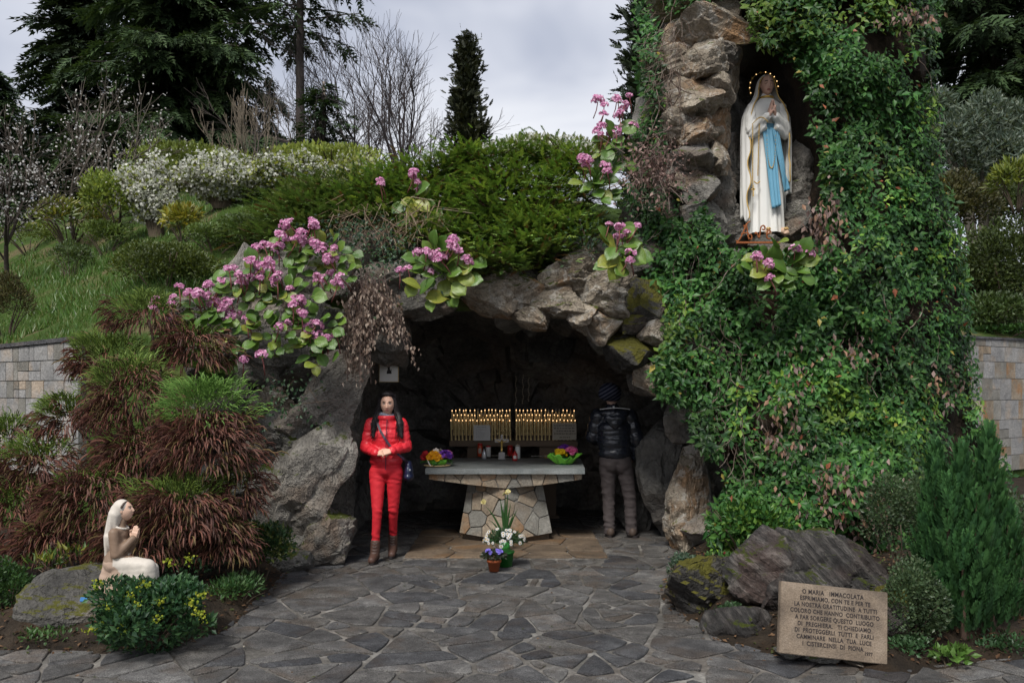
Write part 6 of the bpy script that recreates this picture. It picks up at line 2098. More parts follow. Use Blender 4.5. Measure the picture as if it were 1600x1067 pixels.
        build(mb, 'rose', 'painted', root)
    me = rock_me('plinth', (.56, .46, .22), 77, 4, planes=10, boxy=.6)
    link('plinth', me, 'clad_grey', root, loc=(0, -.01, -.10))
    # halo of twelve lights
    halo = build(MB().tube([(.165 * math.sin(t), .09, 1.60 + .165 * math.cos(t)) for t in np.linspace(-2.0, 1.9, 40)], .0035, 6), 'halo', 'brass', root)
    st = []
    mb = MB()
    for k in range(8):
        a = k * math.pi / 4
        L = .023 if k % 2 == 0 else .014
        p = np.array([math.cos(a), 0, math.sin(a)])
        q = np.array([-math.sin(a), 0, math.cos(a)])
        mb.add([p * L, q * .0035 - [0, .003, 0], -q * .0035 - [0, .003, 0], [0, .004, 0]], [(0, 2, 1), (0, 1, 3), (0, 3, 2)])
    star_me = mb.mesh('star'); star_me.materials.append(MAT['gold'])
    bulb_me = MB().ball((0, -.006, 0), .0042, 8).mesh('bulb'); bulb_me.materials.append(MAT['star_light'])
    for k, t in enumerate(np.linspace(-1.95, 1.85, 12)):
        s = link('star', star_me, None, halo, loc=(.165 * math.sin(t), .085, 1.60 + .165 * math.cos(t)), rot=(0, k * .3, 0))
        if k not in (3, 5, 11): link('bulb', bulb_me, None, s)
    # wrought iron greeting before the feet
    ir = thing('iron_lettering', 'rusty bent iron lettering reading Ave in front of the statue feet', 'lettering', at(1190, 381, 8.52))
    s = 8.52 / F
    def wire(pts, r=.008):
        P = np.array([((x - 1190) * s, 0, (381 - y) * s) for x, y in pts])
        t = np.linspace(0, 1, len(P)); q = np.linspace(0, 1, len(P) * 4)
        P = np.stack([np.interp(q, t, P[:, i]) for i in range(3)], -1)
        K = P.copy()
        for it in range(3): K[1:-1] = K[1:-1] * .5 + (K[:-2] + K[2:]) * .25
        return K, r
    for nm, strokes in (('letter_a', [[(1150, 376), (1152, 378), (1156, 374), (1162, 362), (1166, 350), (1172, 346)], [(1166, 350), (1168, 362), (1170, 375)], [(1158, 366), (1164, 364), (1170, 365)], [(1165, 358), (1162, 352)]]),
                        ('letter_v', [[(1172, 374), (1168, 370), (1170, 366), (1174, 367), (1175, 372), (1173, 375)], [(1180, 366), (1180, 363), (1183, 364), (1186, 375), (1188, 360), (1189, 354), (1193, 352), (1196, 356), (1194, 360), (1191, 358)]]),
                        ('letter_e', [[(1198, 366), (1202, 365), (1204, 361), (1201, 359), (1198, 364), (1198, 371), (1201, 374), (1206, 372)]])):
        mb = MB()
        for q in strokes:
            K, r = wire(q); mb.tube(K, r, 6)
        build(mb, nm, 'iron_rust', ir, smooth=True)
    build(MB().box((-.26, -.012, .0), (.19, .012, .022), bev=.003), 'bar', 'iron_rust', ir)
virgin()
[x for x in bpy.data.objects if x.name == 'white_statue'][0].scale = (.93, .95, 1)

# ------------------------------------------------------------------ the small kneeling statue
def kneeling():
    root = thing('kneeling_statue', 'small kneeling praying statue with white veil and brown dress in the left bed', 'statue', (-2.72, 5.78, .285))
    BR = (.19, .128, .088); WH = (.52, .475, .415); SK = (.58, .38, .28); PK = (.40, .29, .22)
    f = Fig()
    f.cap((-.005, 0, .27), (.0, 0, .41), .052, .056, 1.15).ball((.0, 0, .435), (.045, .08, .032))
    f.cap((.005, 0, .45), (.02, 0, .51), .028, .026)
    for s in (-1, 1):
        f.cap((-.01, s * .075, .43), (.012, s * .092, .285), .036, .036).cap((.012, s * .092, .285), (.098, s * .02, .385), .036, .024)
    f.cap((-.03, 0, .24), (-.05, 0, .03), .078, .10, 1.1)
    f.cap((-.02, -.05, .22), (.205, -.05, .195), .07, .055).cap((.215, -.05, .195), (.222, -.05, .01), .050, .062).cap((.10, -.05, .215), (.222, -.05, .215), .036, .03)
    for q in range(6):
        xx = .02 + q * .036
        f.cap((xx, -.06, .17), (xx, -.065, .0), .052, .055).cap((xx, .04, .16), (xx, .05, .0), .05, .055)
    f.cap((-.02, .05, .2), (.12, .06, .06), .07, .07).cap((.10, 0, .16), (.14, 0, .03), .07, .08)
    f.cap((-.05, 0, .04), (-.16, .03, .02), .055, .035).ball((-.10, 0, .03), (.09, .08, .03))
    V, N, l, c = f.done(.0068, 4)
    V[:, 2] = np.maximum(V[:, 2], -.02)
    low = np.clip((.24 - V[:, 2]) / .2, 0, 1)
    V = V + N * (low * np.sin(V[:, 0] * 75 + V[:, 1] * 50 + V[:, 2] * 12) * .006+ fbm(V * 22, 3, 2) * .003)[:, None]
    K = np.broadcast_to(np.array(BR), V.shape).copy()
    K[V[:, 2] < .24] = PK
    ap = (V[:, 0] > -.01 + .9 * np.clip(.13 - V[:, 2] + .35 * np.clip(V[:, 0], 0, .1), 0, 1) * 0) & (V[:, 2] < .265) & (V[:, 2] > .21 - 1.1 * np.clip(V[:, 0] - .01, 0, .13)) & (V[:, 0] > .0)
    K[ap] = WH
    link('dress', fuse([(V, l, c, K)], 'dress'), 'painted', root)
    f = Fig()
    for s in (-1, 1):
        hand(f, orient((.095, s * .014, .375), (.22, -s * .04, 1), (0, s, 0)), .12, s if s > 0 else -1, .02, .62)
    V, N, l, c = f.done(.004, 2, .4)
    M = Matrix.Translation((.030, 0, .575)) @ Euler((0, R(-14), 0)).to_matrix().to_4x4() @ Euler((0, 0, R(90))).to_matrix().to_4x4() @ Matrix.Scale(.60, 4)
    link('head_and_hands', fuse([(V, l, c, SK), placed(head(SK, (.5, .25, .2), (.12, .08, .06)), M)], 'head_and_hands'), 'skin', root)
    f = Fig()
    f.ball((.008, 0, .598), (.058, .056, .056)).ball((-.012, 0, .57), (.056, .060, .062)).cap((-.025, 0, .55), (-.062, 0, .40), .052, .042, 1.35).cap((-.062, 0, .40), (-.078, 0, .255), .036, .022, 2.0)
    V, N, l, c = f.done(.0065, 3)
    V = V + N * (np.sin(np.arctan2(V[:, 1], V[:, 0] + .05) * 9 + V[:, 2] * 6) * .006 * np.clip((.56 - V[:, 2]) * 8, 0, 1))[:, None]
    link('veil', fuse([(V, l, c, WH)], 'veil'), 'painted', root)
    th = np.linspace(0, 2 * math.pi, 14)
    build(MB().tube(np.stack([.008 + .040 * np.cos(th), .046 * np.sin(th), .462 - .012 * np.cos(th)], -1), .009, 6, WH), 'collar', 'painted', root, smooth=True)
    build(MB().tube(np.stack([.030 + .012 * np.sin(th / 2) + 0 * th, .052 * np.cos(th / 2 + 0), .60 + .035 * np.sin(th / 2)], -1), .008, 6, (.07, .05, .04)), 'hair_band', 'painted', root, smooth=True)
    for i, (x, y, lab) in enumerate(((-2.86, 5.55, 'blue scrap of paper on the rock left of the kneeling statue'), (-2.50, 5.52, 'blue scrap of paper half hidden under the mahonia'))):
        o = build(MB().box((-.022, -.012, 0), (.022, .012, .03), bev=.003), 'paper_scrap', MAT['scrap_blue'], loc=(x, y, .285), rot=(R(-20), R(10), .4))
        tag(o, lab, 'paper')
plain('scrap_blue', (.05, .20, .45), .5, .3, .1)
kneeling()
# ------------------------------------------------------------------ altar
def plates(parent, corners, n, seed, mats, thick=.014, gap=.010, jit=.3):
    """stone facing: irregular plates on a convex flat facet given by its 3-D corners"""
    P = np.array(corners, float)
    u = nrm(P[1] - P[0]); nn = nrm(np.cross(P[1] - P[0], P[-1] - P[0])); v = np.cross(nn, u)
    Q = [((p - P[0]) @ u, (p - P[0]) @ v) for p in P]
    g = np.random.default_rng(seed)
    xs, ys = [q[0] for q in Q], [q[1] for q in Q]
    pts = []
    for t in range(4000):
        p = (g.uniform(min(xs), max(xs)), g.uniform(min(ys), max(ys)))
        if not inside(Q, np.array([p[0]]), np.array([p[1]]))[0]: continue
        if all((p[0] - q[0]) ** 2 + (p[1] - q[1]) ** 2 > jit ** 2 for q in pts): pts.append(p)
        if len(pts) >= n: break
    for k, poly in enumerate(cells(pts, Q, gap, g.uniform(-.2, .2, len(pts)))):
        if poly is None or area(poly) < .0008: continue
        poly = np.array(poly)
        c = poly.mean(0)
        m = len(poly)
        t = thick * g.uniform(.8, 1.2)
        inn = c + (poly - c) * .955
        V = np.concatenate([np.c_[poly, np.full(m, -.002)], np.c_[poly, np.full(m, t * .7)], np.c_[inn, np.full(m, t)]])
        ctr = P[0] + u * c[0] + v * c[1]
        W = (V[:, 0:1] - c[0]) * u + (V[:, 1:2] - c[1]) * v + V[:, 2:3] * nn
        Fc = [(r * m + i, r * m + (i + 1) % m, (r + 1) * m + (i + 1) % m, (r + 1) * m + i) for r in (0, 1) for i in range(m)] + [tuple(2 * m + i for i in range(m))]
        a = area(poly)
        sgn = sum(poly[i][0] * poly[(i + 1) % m][1] - poly[(i + 1) % m][0] * poly[i][1] for i in range(m))
        if sgn < 0: Fc = [f[::-1] for f in Fc]
        build(MB().add(W, Fc), 'facing_stone', mats[g.integers(0, len(mats))], parent, loc=ctr - np.array(parent.matrix_local.translation) * 0)

def altar():
    o = np.array([-.07, 9.3, .03])
    root = thing('altar', 'stone altar table with slate top and orange grey stone facing', 'altar', o)
    L = lambda p: np.array(p) - o
    top = MB()
    P = np.array([(-.937, 9.0), (.788, 9.0), (.852, 10.35), (-1.0, 10.35)]) - o[:2]
    bm = bmesh.new()
    vs = [bm.verts.new((p[0], p[1], z)) for z in (.775 - o[2], .832 - o[2]) for p in P]
    for f in ((3, 2, 1, 0), (4, 5, 6, 7), (0, 1, 5, 4), (1, 2, 6, 5), (2, 3, 7, 6), (3, 0, 4, 7)): bm.faces.new([vs[i] for i in f])
    bmesh.ops.subdivide_edges(bm, edges=bm.edges[:], cuts=14, use_grid_fill=True)
    for v in bm.verts:
        q = np.array([v.co[:]])
        if v.co.y < P[0][1] + .01: v.co.y += float(fbm(q * 9, 3, 3)[0]) * .006
        v.co.z += float(fbm(q * 6, 4, 2)[0]) * .003
    me = bpy.data.meshes.new('table_top'); bm.to_mesh(me); bm.free()
    link('table_top', me, 'slate_top', root)
    ap = np.array([(-.905, .772), (-.905, .712), (-.45, .652), (-.07, .612), (.35, .652), (.76, .712), (.76, .772)])
    n = len(ap)
    V = np.concatenate([np.c_[ap[:, 0], np.full(n, 9.07), ap[:, 1]], np.c_[ap[:, 0], np.full(n, 10.2), ap[:, 1]]]) - o
    Fc = [tuple(range(n)), tuple(range(2 * n - 1, n - 1, -1))] + [(i, n + i, n + (i + 1) % n, (i + 1) % n) for i in range(n)]
    apr = build(MB().add(V, Fc), 'apron', 'mortar', root)
    plates(apr, [L((x, 9.068, z)) for x, z in ap], 14, 5, ('clad', 'clad', 'clad_grey', 'clad'), .014, .008, .11)
    b = [(-.575, 9.22, .10), (-.07, 8.96, .06), (.44, 9.22, .10), (.33, 9.30, .70), (-.07, 9.12, .70), (-.475, 9.30, .70), (-.575, 9.95, .10), (.44, 9.95, .10), (.33, 9.85, .70), (-.475, 9.85, .70)]
    ped = build(MB().add([L(p) for p in b], [(0, 1, 4, 5), (1, 2, 3, 4), (2, 7, 8, 3), (6, 0, 5, 9), (7, 6, 9, 8), (5, 4, 3, 8, 9), (0, 6, 7, 2, 1)]), 'pedestal', 'mortar', root)
    plates(ped, [L(b[i]) for i in (0, 1, 4, 5)], 13, 7, ('clad', 'clad_grey', 'clad_grey', 'clad'), .016, .009, .13)
    plates(ped, [L(b[i]) for i in (1, 2, 3, 4)], 14, 8, ('clad', 'clad_grey', 'clad_grey', 'clad'), .016, .009, .13)
    build(MB().prism(np.array([(-.55, 9.27), (-.07, 9.03), (.415, 9.27), (.415, 9.9), (-.55, 9.9)]) - o[:2], -.005, .075), 'plinth', 'paving_brown', root)
altar()
ATZ = .834

# ------------------------------------------------------------------ candle stand
def candle_stand():
    Y = 10.85
    x0, x1 = (702 - 800) * Y / F, (902 - 800) * Y / F
    zb = H + (HY - 697) * Y / F
    root = thing('candle_stand', 'long metal stand with rows of lit slender candles behind the altar', 'candle stand', ((x0 + x1) / 2, Y, 0))
    w = (x1 - x0) / 2
    build(MB().box((-w, -.05, zb), (w, .26, zb + .075), bev=.006), 'tray', 'rack_metal', root)
    for a, b in ((-w, -.012), (.012, w)):
        build(MB().box((a + .01, .05, zb + .06), (b - .01, .09, zb + .14), bev=.004), 'step', 'rack_metal', root)
        build(MB().box((a + .01, .15, zb + .06), (b - .01, .19, zb + .21), bev=.004), 'step', 'rack_metal', root)
    for x in (-w * .60, w * .53):
        build(MB().box((x - .10, .03, .0), (x + .12, .16, zb), bev=.006), 'post', 'rack_metal', root)
        build(MB().box((x - .14, -.0, .0), (x + .16, .2, .04), bev=.006), 'foot', 'rack_metal', root)
    build(MB().box((w * .53 - .035, .012, zb - .16), (w * .53 + .04, .035, zb - .115), bev=.003), 'coin_slot', 'brass', root)
    cm = MB().lathe([(.0105, 0), (.0105, .25), (.009, .256), (.003, .258)], 8)
    cm.tube([(0, 0, -.001), (0, 0, .03)], .013, 8, (.5, .4, .3))
    cme = cm.mesh('candle', True); cme.materials.append(MAT['candle_wax'])
    fme = MB().lathe([(.003, .258), (.0058, .262), (.0060, .267), (.004, .273), (.0008, .280)], 8).mesh('flame', True); fme.materials.append(MAT['flame'])
    wme = MB().lathe([(.002, .258), (.006, .266), (.0065, .274), (.004, .284), (.0008, .292)], 8).mesh('bulb', True); wme.materials.append(MAT['glass_like'])
    off = {(2, 26), (2, 28), (2, 29), (2, 32), (2, 7), (1, 8), (0, 15)}
    k = 0
    g = np.random.default_rng(2)
    for row, (dy, dz, sh) in enumerate(((.0, .072, 0.0), (.07, .135, .5), (.17, .195, 0.0))):
        for half, (a, b) in enumerate(((-w + .03, -.04), (.04, w - .03))):
            n = 17 if sh == 0 else 16
            for i in range(n):
                x = a + (b - a) * (i + sh) / 16
                c = link('candle', cme, None, root, loc=(x + g.normal() * .002, dy, zb + dz + g.normal() * .004), rot=(g.normal() * .012, g.normal() * .014, 0))
                if (row, half * 17 + i) in off: link('bulb', wme, None, c)
                else: link('flame', fme, None, c)
    def board(label, px, py, wpx, hpx, mat, lines, seed):
        s = Y / F
        p = at(px, py, Y - .09)
        b = build(MB().box((-wpx / 2 * s, 0, -hpx / 2 * s), (wpx / 2 * s, .012, hpx / 2 * s), bev=.002), 'notice_board', mat, None, loc=p, rot=(R(-4), 0, 0))
        tag(b, label, 'sign')
        gg = np.random.default_rng(seed)
        mb = MB()
        for (a, e, yy, hh) in lines:
            x = a
            while x < e:
                ww = gg.uniform(.05, .12)
                xe = min(x + ww, e)
                for q in np.arange(x, xe - .004, .022):
                    X0 = (q - .5) * wpx * s
                    mb.box((X0, -.0012, (.5 - yy - hh / 2) * hpx * s), (X0 + .016 * wpx * s * gg.uniform(.5, 1), -.0004, (.5 - yy + hh / 2 * gg.uniform(.3, 1)) * hpx * s))
                x = xe + .035
        build(mb, 'print', 'ink_soft' if mat == 'paper' else 'ink', b)['kind'] = 'stuff'
    board('small white printed notice in front of the left candles', 753, 676, 26, 24, 'paper', [(.22, .74, .13, .06)] + [(.15, g.uniform(.5, .8), .25 + i * .065, .022) for i in range(10)], 1)
    board('larger stone coloured notice with engraved lines before the right candles', 882, 674, 37, 26, 'paper_board', [(.07, .92, .14, .10), (.07, .92, .30, .10), (.17, .92, .46, .10), (.07, .96, .62, .10), (.30, .72, .84, .09)], 2)
candle_stand()

# ------------------------------------------------------------------ things on the altar
def on_altar(px, py_base):
    Y = F * (H - ATZ) / (py_base - HY)
    return np.array([(px - 800) * Y / F, Y, ATZ])
def votive(label, px, py, r, h, mat, capm, lab=None, name='votive_candle', kind=0):
    p = on_altar(px, py)
    root = thing(name, label, 'candle', p, 'votive candles on the altar')
    build(MB().lathe([(r * .9, 0), (r, .006), (r, h * .8), (r * .93, h * .86)], 20), 'jar', mat, root, smooth=True)
    if kind == 1:
        build(MB().lathe([(r * .8, h * .86), (r * .5, h * 1.0), (r * .25, h * 1.15), (r * .05, h * 1.3)], 16), 'lid', capm, root, smooth=True)
    else:
        build(MB().lathe([(r * 1.02, h * .86), (r * 1.02, h * .93), (r * .85, h * .97), (r * .5, h)], 20), 'lid', capm, root, smooth=True)
        build(MB().ball((0, 0, h * 1.02), (r * .2, r * .2, h * .03), 8), 'knob', 'brass', root)
    if lab:
        th = np.linspace(-2.2, -.95, 10)
        G = np.stack([np.stack([(r * 1.012) * np.cos(th), (r * 1.012) * np.sin(th), np.full(10, z)], -1) for z in (h * .25, h * .62)])
        build(MB().grid(G), 'label_sticker', lab, root, smooth=True)
    return root
votive('orange red votive candle at the left of the row on the altar', 750, 713, .033, .17, 'orange_plastic', 'red_plastic', 'paper_board')
votive('white votive candle with red foot behind the small silver one', 763, 713.5, .034, .145, 'white_plastic', 'red_plastic')
votive('small silver votive lantern with pointed lid', 756.5, 717, .030, .10, 'silver', 'silver', 'paper', kind=1)
votive('dark red votive candle right of the crucifix', 797, 712, .036, .135, 'red_plastic', 'red_plastic')
votive('tall white votive candle at the right of the row on the altar', 809, 716.5, .031, .175, 'white_plastic', 'paper_board')
votive('small red votive lantern with pointed lid in front of the tall white candle', 804.5, 719.5, .032, .10, 'red_plastic', 'red_plastic', 'paper', kind=1)

def crucifix():
    p = on_altar(784, 717)
    root = thing('crucifix', 'small clear crucifix with golden figure standing on the altar', 'crucifix', p)
    build(MB().box((-.045, -.04, 0), (.045, .04, .02), bev=.004).box((-.038, -.03, .02), (.038, .03, .085), bev=.006), 'base', 'glass_like', root)
    build(MB().box((-.013, -.008, .085), (.013, .008, .30), bev=.003), 'upright', 'glass_like', root)
    build(MB().box((-.085, -.0075, .205), (.085, .0075, .245), bev=.003), 'crossbar', 'glass_like', root)
    f = Fig()
    f.cap((0, -.02, .13), (0, -.02, .175), .010, .013).cap((0, -.02, .175), (0, -.02, .205), .013, .016).ball((.003, -.024, .228), .012)
    for s in (-1, 1):
        f.cap((s * .012, -.02, .205), (s * .04, -.017, .217), .0065, .005).cap((s * .04, -.017, .217), (s * .07, -.014, .232), .005, .004)
        f.cap((s * .006, -.02, .135), (s * .005, -.026, .105), .008, .006).cap((s * .005, -.026, .105), (s * .002, -.016, .075), .006, .0045)
    V, N, l, c = f.done(.0035, 2, .4)
    link('figure', fuse([(V, l, c, (1, 1, 1))], 'figure'), 'gold', root)
crucifix()
p_ = on_altar(844, 712.5)
tag(build(MB().box((-.115, -.06, 0), (.105, .08, .0015)), 'paper_sheet', 'paper', None, loc=(p_[0], p_[1], ATZ), rot=(0, 0, .02)), 'white sheet of paper lying on the altar', 'paper')
p_ = on_altar(782, 713)
tag(build(MB().box((-.22, -.035, 0), (.25, .035, .006), bev=.002), 'cloth_runner', 'paper_board', None, loc=(p_[0], p_[1] + .10, ATZ)), 'pale strip of cloth under the crucifix', 'cloth')

def posy(mb_parts, c, R_, n, r, cols, g):
    """a dome of small five petalled flowers"""
    d = unit(n, g); d[:, 2] = np.abs(d[:, 2])
    P = np.asarray(c) + d * R_ * g.uniform(.8, 1.05, (n, 1))
    nn = nrm(d + np.array([0, -.35, .25]))
    a_ = nrm(np.cross(nn, [.3, .2, .9])); b_ = np.cross(nn, a_)
    for k in range(5):
        t = k * 1.2566
        mb_parts.append(scat((RHOMB[0] * np.array([1.5, 1, 1]), RHOMB[1]), P, nrm(math.cos(t) * a_ + math.sin(t) * b_ + nn * .35), nn, r * g.uniform(.8, 1.2, n), pick(cols, n, g, .15)))

def bouquet(label, px, py, s, groups, seed, wrap):
    g = np.random.default_rng(seed)
    p = on_altar(px, py)
    root = thing('flower_basket', label, 'flowers', p)
    if wrap:
        th = np.linspace(0, 2 * math.pi, 73)
        rows = []
        for t in np.linspace(0, 1, 8):
            rr = s * (.62 + .55 * t) * (1 + t * (.16 * np.sin(9 * th + 1) + .10 * np.sin(17 * th)))
            zz = s * (.02 + .62 * t) + t * s * (.16 * np.sin(9 * th) + .12 * np.sin(3 * th + 2.4))
            rows.append(np.stack([rr * np.cos(th), rr * .8 * np.sin(th), zz], -1))
        o = build(MB().grid(np.array(rows)), 'wrapping', 'wrap_green', root, smooth=True)
        m = o.modifiers.new('s', 'SOLIDIFY'); m.thickness = .003
        build(MB().lathe([(s * .55, .0), (s * .62, s * .3), (s * .6, s * .5)], 18), 'pot', 'green_plastic', root, smooth=True)
    else:
        build(MB().lathe([(s * .75, 0), (s * .95, .008), (s * .95, .016), (s * .7, .020)], 26), 'saucer', 'wicker', root, smooth=True)
        build(MB().lathe([(s * .55, .016), (s * .7, s * .25), (s * .74, s * .46)], 20, wob=lambda th, z: 1 + .05 * np.sin(9 * th)), 'pot', 'wrap_green', root, smooth=True)
        n = 34
        a = g.uniform(0, 6.28, n)
        P = np.stack([np.cos(a) * s * .7, np.sin(a) * s * .6, np.full(n, s * .45) + g.normal(size=n) * .02], -1)
        foliage('leaves', [scat(LEAF, P, nrm(np.stack([np.cos(a), np.sin(a), -.25 + .3 * g.normal(size=n)], -1)), nrm(Zv + unit(n, g) * .4), s * g.uniform(.4, .62, n), pick([(.07, .22, .05), (.13, .30, .09), (.05, .16, .035)], n, g))], 'leaf', root, 'stuff')
        build(MB().tube([(-.06, -s * .8, .01), (-.085, -s * .75, s * .35), (-.10, -s * .6, s * .5)], .006, 5), 'ribbon', 'paper', root)
    parts = {}
    for nm, c, R_, n, r, cols in groups:
        pp = []
        posy(pp, np.array(c) * s, R_ * s, n, r, cols, g)
        foliage(nm, pp, 'petal', root, 'stuff')
bouquet('basket of red yellow white and purple flowers at the left end of the altar', 683, 728, .16, [('red_flowers', (-.75, .1, .55), .38, 20, .035, [(.40, .015, .02), (.30, .01, .02)]), ('yellow_flowers', (-.15, -.35, .55), .46, 28, .038, [(.72, .36, .01), (.66, .28, .01)]), ('purple_flowers', (.55, -.15, .62), .40, 24, .036, [(.14, .04, .34), (.20, .06, .42)]), ('pink_flowers', (.75, .2, .7), .35, 16, .034, [(.50, .16, .36)]), ('white_flowers', (.0, .2, .85), .35, 16, .034, [(.72, .66, .60)])], 1, False)
bouquet('green wrapped pot of yellow purple and pink flowers at the right end of the altar', 881, 725, .15, [('yellow_flowers', (-.25, -.3, .72), .42, 26, .036, [(.78, .56, .01), (.70, .48, .01)]), ('purple_flowers', (.05, .2, .95), .45, 26, .036, [(.16, .03, .32), (.22, .05, .40)]), ('pink_flowers', (.55, -.1, .88), .42, 26, .036, [(.62, .09, .26), (.70, .2, .36)])], 2, True)

# ------------------------------------------------------------------ flowers before the altar
def floor_flowers():
    g = np.random.default_rng(3)
    p = at(788, 884, F * H / (884 - HY)); p[2] = .0
    root = thing('daisy_pot', 'green pot of white daisies in front of the altar', 'flowers', p)
    build(MB().lathe([(.075, .004), (.09, .13), (.098, .13), (.098, .145), (.085, .145)], 22), 'pot', 'green_plastic', root, smooth=True)
    n = 1500
    d = unit(n, g); d[:, 2] = np.abs(d[:, 2]) - .15
    P = np.array([0, 0, .24]) + d * np.array([.19, .17, .13]) * g.uniform(.4, 1, (n, 1))
    foliage('leaves', [scat(LANCE, P, nrm(d + unit(n, g) * .7), unit(n, g), g.uniform(.02, .045, n), pick([(.035, .085, .03), (.05, .11, .04), (.025, .06, .028)], n, g))], 'leaf', root, 'stuff')
    pet = []
    for k in range(11):
        a = k * 2 * math.pi / 11
        v, f, c = scat((LANCE[0] * np.array([1.6, 1, 1]), LANCE[1]), np.zeros((1, 3)), np.array([[math.cos(a), math.sin(a), .12]]), Zv[None], .021, (.74, .73, .70))
        pet.append((v, f, c))
    V = np.concatenate([q[0] for q in pet]); Fa = np.concatenate([q[1] + i * 4 for i, q in enumerate(pet)])
    me = mesh_n('daisy', V, Fa, np.full((len(V), 3), .74)); me.materials.append(MAT['petal'])
    eye = MB().ball((0, 0, .004), (.006, .006, .004), 8, (.55, .36, .03)).mesh('disc'); eye.materials.append(MAT['petal'])
    for q in range(34):
        dd = nrm(np.array([g.normal(), -abs(g.normal()) * .9, abs(g.normal()) * .7 - .1]))
        o = link('daisy', me, None, root, loc=np.array([0, 0, .24]) + dd * np.array([.20, .18, .15]))
        o.rotation_euler = Vector(dd + np.array([0, -.4, .25])).to_track_quat('Z', 'Y').to_euler()
        o.scale = (g.uniform(.8, 1.2),) * 3
        link('disc', eye, None, o)
    # daffodil leaves
    p2 = at(789, 872, 8.45); p2[2] = .03
    root = thing('daffodil_bunch', 'tall daffodil leaves with cream flowers behind the daisies', 'flowers', p2 + [0, .1, 0])
    for k, (tx, tz) in enumerate(((-.20, .52), (-.17, .38), (-.05, .55), (.0, .60), (.03, .62), (.06, .50), (.13, .44), (.09, .40), (-.02, .46), (-.10, .34))):
        t = np.linspace(0, 1, 9)
        x = tx * t ** 1.5; z = .05 + (tz - .05) * t - (.05 * t ** 4 if abs(tx) > .15 else 0); y = -.03 * t + g.normal() * .02
        w = .011 * np.sin(math.pi * np.clip(t * .9 + .1, 0, 1)) + .001
        Gd = np.stack([np.stack([x - w, y, z], -1), np.stack([x, y - .004, z], -1), np.stack([x + w, y, z], -1)], 1)
        build(MB().grid(Gd, (.03, .085, .022)), 'leaf', 'leaf', root, smooth=True)
        if k in (0, 3, 4):
            pp = []
            posy(pp, (tx - (.02 if k == 0 else 0), -.04, tz - .01), .006, 3, .030, [(.66, .58, .26), (.72, .68, .42)], g)
            foliage('flower', pp, 'petal', root)
    build(MB().lathe([(.05, .0), (.06, .10), (.055, .10)], 16), 'pot', 'green_plastic', root, smooth=True)
    # violets in terracotta
    Yv = F * H / (892 - HY)
    p = at(772, 892, Yv); p[2] = .0
    root = thing('violet_pot', 'small terracotta pot with violet blue flowers on the paving', 'flowers', p)
    build(MB().lathe([(.045, .002), (.060, .085), (.068, .085), (.069, .108), (.058, .108)], 22), 'pot', 'terracotta', root, smooth=True)
    n = 700
    d = unit(n, g); d[:, 2] = np.abs(d[:, 2]) - .1
    P = np.array([0, 0, .135]) + d * np.array([.115, .11, .06]) * g.uniform(.4, 1, (n, 1))
    foliage('leaves', [scat(LEAF, P, nrm(d + unit(n, g) * .6), nrm(d + unit(n, g) * .5), g.uniform(.02, .042, n), pick([(.05, .06, .04), (.07, .075, .055), (.035, .055, .03)], n, g))], 'leaf', root, 'stuff')
    pp = []
    for cx in (-.05, .03, .055):
        posy(pp, (cx, -.05, .185), .022, 6, .022, [(.20, .17, .62), (.28, .23, .70)], g)
    foliage('violet_flowers', pp, 'petal', root, 'stuff')
floor_flowers()

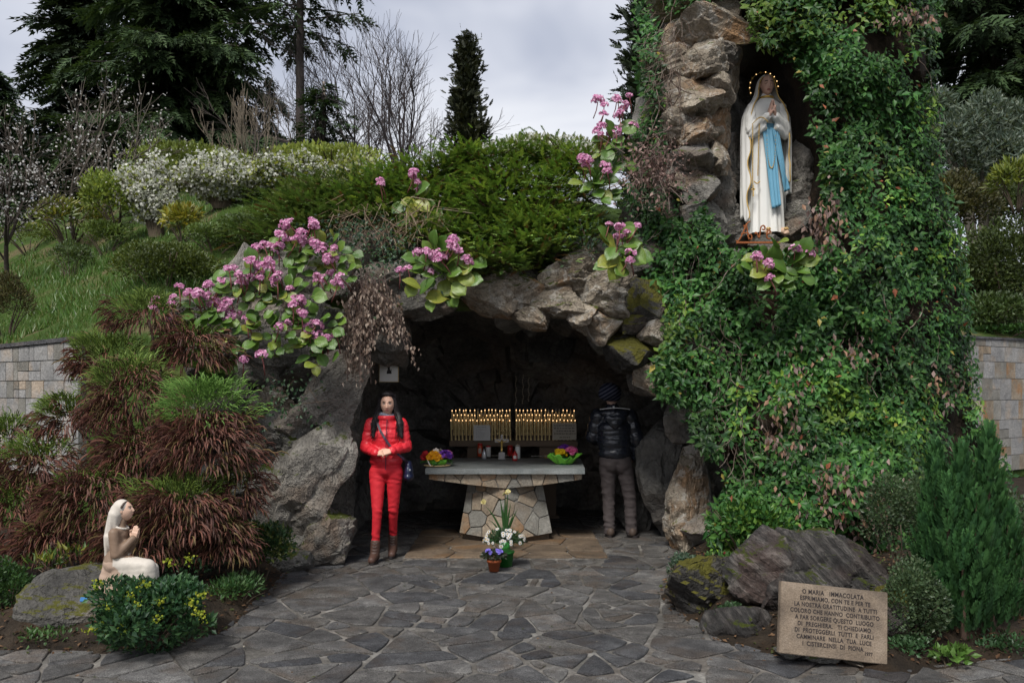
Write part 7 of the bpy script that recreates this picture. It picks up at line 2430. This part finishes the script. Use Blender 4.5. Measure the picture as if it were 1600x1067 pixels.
# ------------------------------------------------------------------ picture and hanging cords in the cave
def cave_bits():
    Y = 9.0
    p = at(607.5, 575, Y)
    s = Y / F
    root = thing('framed_picture', 'pale framed picture with a dark praying figure hanging on the cave wall', 'picture', p, rz=.12)
    build(MB().box((-15.5 * s, 0, -22 * s), (15.5 * s, .02, 22 * s), bev=.003), 'frame', 'wicker', root)
    build(MB().box((-14 * s, -.004, -21 * s), (14 * s, .002, 14 * s)), 'print', 'paper', root)
    sil = np.array([(-3.5, -9), (-3, -5), (-1.5, -2), (-1.8, 1), (0, 3.5), (2, 1.5), (1.6, -1), (2.6, -4), (4.5, -1.5), (4.0, -6), (4.5, -9)]) * s
    build(MB().add([(x, -.0055, z) for x, z in sil], [tuple(range(len(sil)))]), 'figure', 'ink', root)
    build(MB().tube([(-8 * s, .0, 21 * s), (0, .02, 29 * s), (8 * s, .0, 21 * s)], .0025, 5), 'cord', 'strap', root)
    g = np.random.default_rng(4)
    for i, (px, y0, y1, lab) in enumerate(((806, 588, 632, 'leftmost thin rosary hanging on the dark back wall of the cave'), (817, 586, 630, 'middle thin rosary hanging on the dark back wall of the cave'), (826, 590, 626, 'rightmost thin rosary hanging on the dark back wall of the cave'))):
        Yb = 11.15
        P = np.array([at(px + .8 * math.sin(k * .7 + i), y0 + (y1 - y0) * k / 24, Yb) for k in range(25)])
        r = thing('hanging_rosary', lab, 'rosary', P[0], 'rosaries hanging at the back of the cave')
        build(MB().tube(P - P[0], .0025, 5), 'cord', 'paper_board', r)
        mb = MB()
        for q in P[::2]: mb.ball(q - P[0], .007, 6)
        build(mb, 'beads', 'paper_board', r)['kind'] = 'stuff'
cave_bits()

# ------------------------------------------------------------------ engraved plaque
def text_me(cu):
    t = bpy.data.objects.new('tmp', cu)
    MOLD.collection.objects.link(t)
    vl = MOLD.view_layers[0]; vl.update()
    me = bpy.data.meshes.new_from_object(t.evaluated_get(vl.depsgraph))
    bpy.data.objects.remove(t)
    return me

def plaque():
    c = at(1303, 972, 5.12)
    w, h = .665, .43
    o = build(MB().box((-w / 2, 0, -h / 2), (w / 2, .05, h / 2), bev=.004), 'stone_plaque', 'granite', None, loc=c, rot=(R(-13), R(6.2), 0))
    tag(o, 'tan granite plaque engraved with dark capital letters leaning on the boulders', 'plaque')
    lines = [('O MARIA   IMMACOLATA', .028, .0), ('ESPRIMIAMO, CON TE E PER TE', .026, .015), ('LA NOSTRA GRATITUDINE  A TUTTI', .026, .018), ('COLORO CHE HANNO  CONTRIBUITO', .026, .015), ('A FAR SORGERE QUESTO  LUOGO', .026, .012), ('DI  PREGHIERA.   TI CHIEDIAMO', .026, .012), ('DI  PROTEGGERLI  TUTTI  E  FARLI', .026, .012), ('CAMMINARE  NELLA  TUA  LUCE', .026, .012), ('I  CISTERCENSI  DI  PIONA', .026, .005)]
    for k, (t, size, dx) in enumerate(lines):
        cu = bpy.data.curves.new('inscription', 'FONT')
        cu.body = t; cu.size = size * 1.30; cu.align_x = 'CENTER'; cu.space_character = 1.12
        cu.offset = .0009; cu.extrude = .0006
        b = tag(link('inscription', text_me(cu), 'ink', o), kind='stuff')
        b.location = (-.010 + dx, -.0012, .155 - k * .0385)
        b.rotation_euler = (R(90), 0, 0)
        b.scale = (.84, 1.06, 1)
    cu = bpy.data.curves.new('year', 'FONT'); cu.body = '1977'; cu.size = .030; cu.align_x = 'CENTER'; cu.offset = .0007; cu.extrude = .0006
    b = tag(link('year', text_me(cu), 'ink', o), kind='stuff')
    b.location = (.215, -.0012, -.175); b.rotation_euler = (R(90), 0, 0); b.scale = (.85, 1, 1)
plaque()
bpy.data.scenes.remove(MOLD)
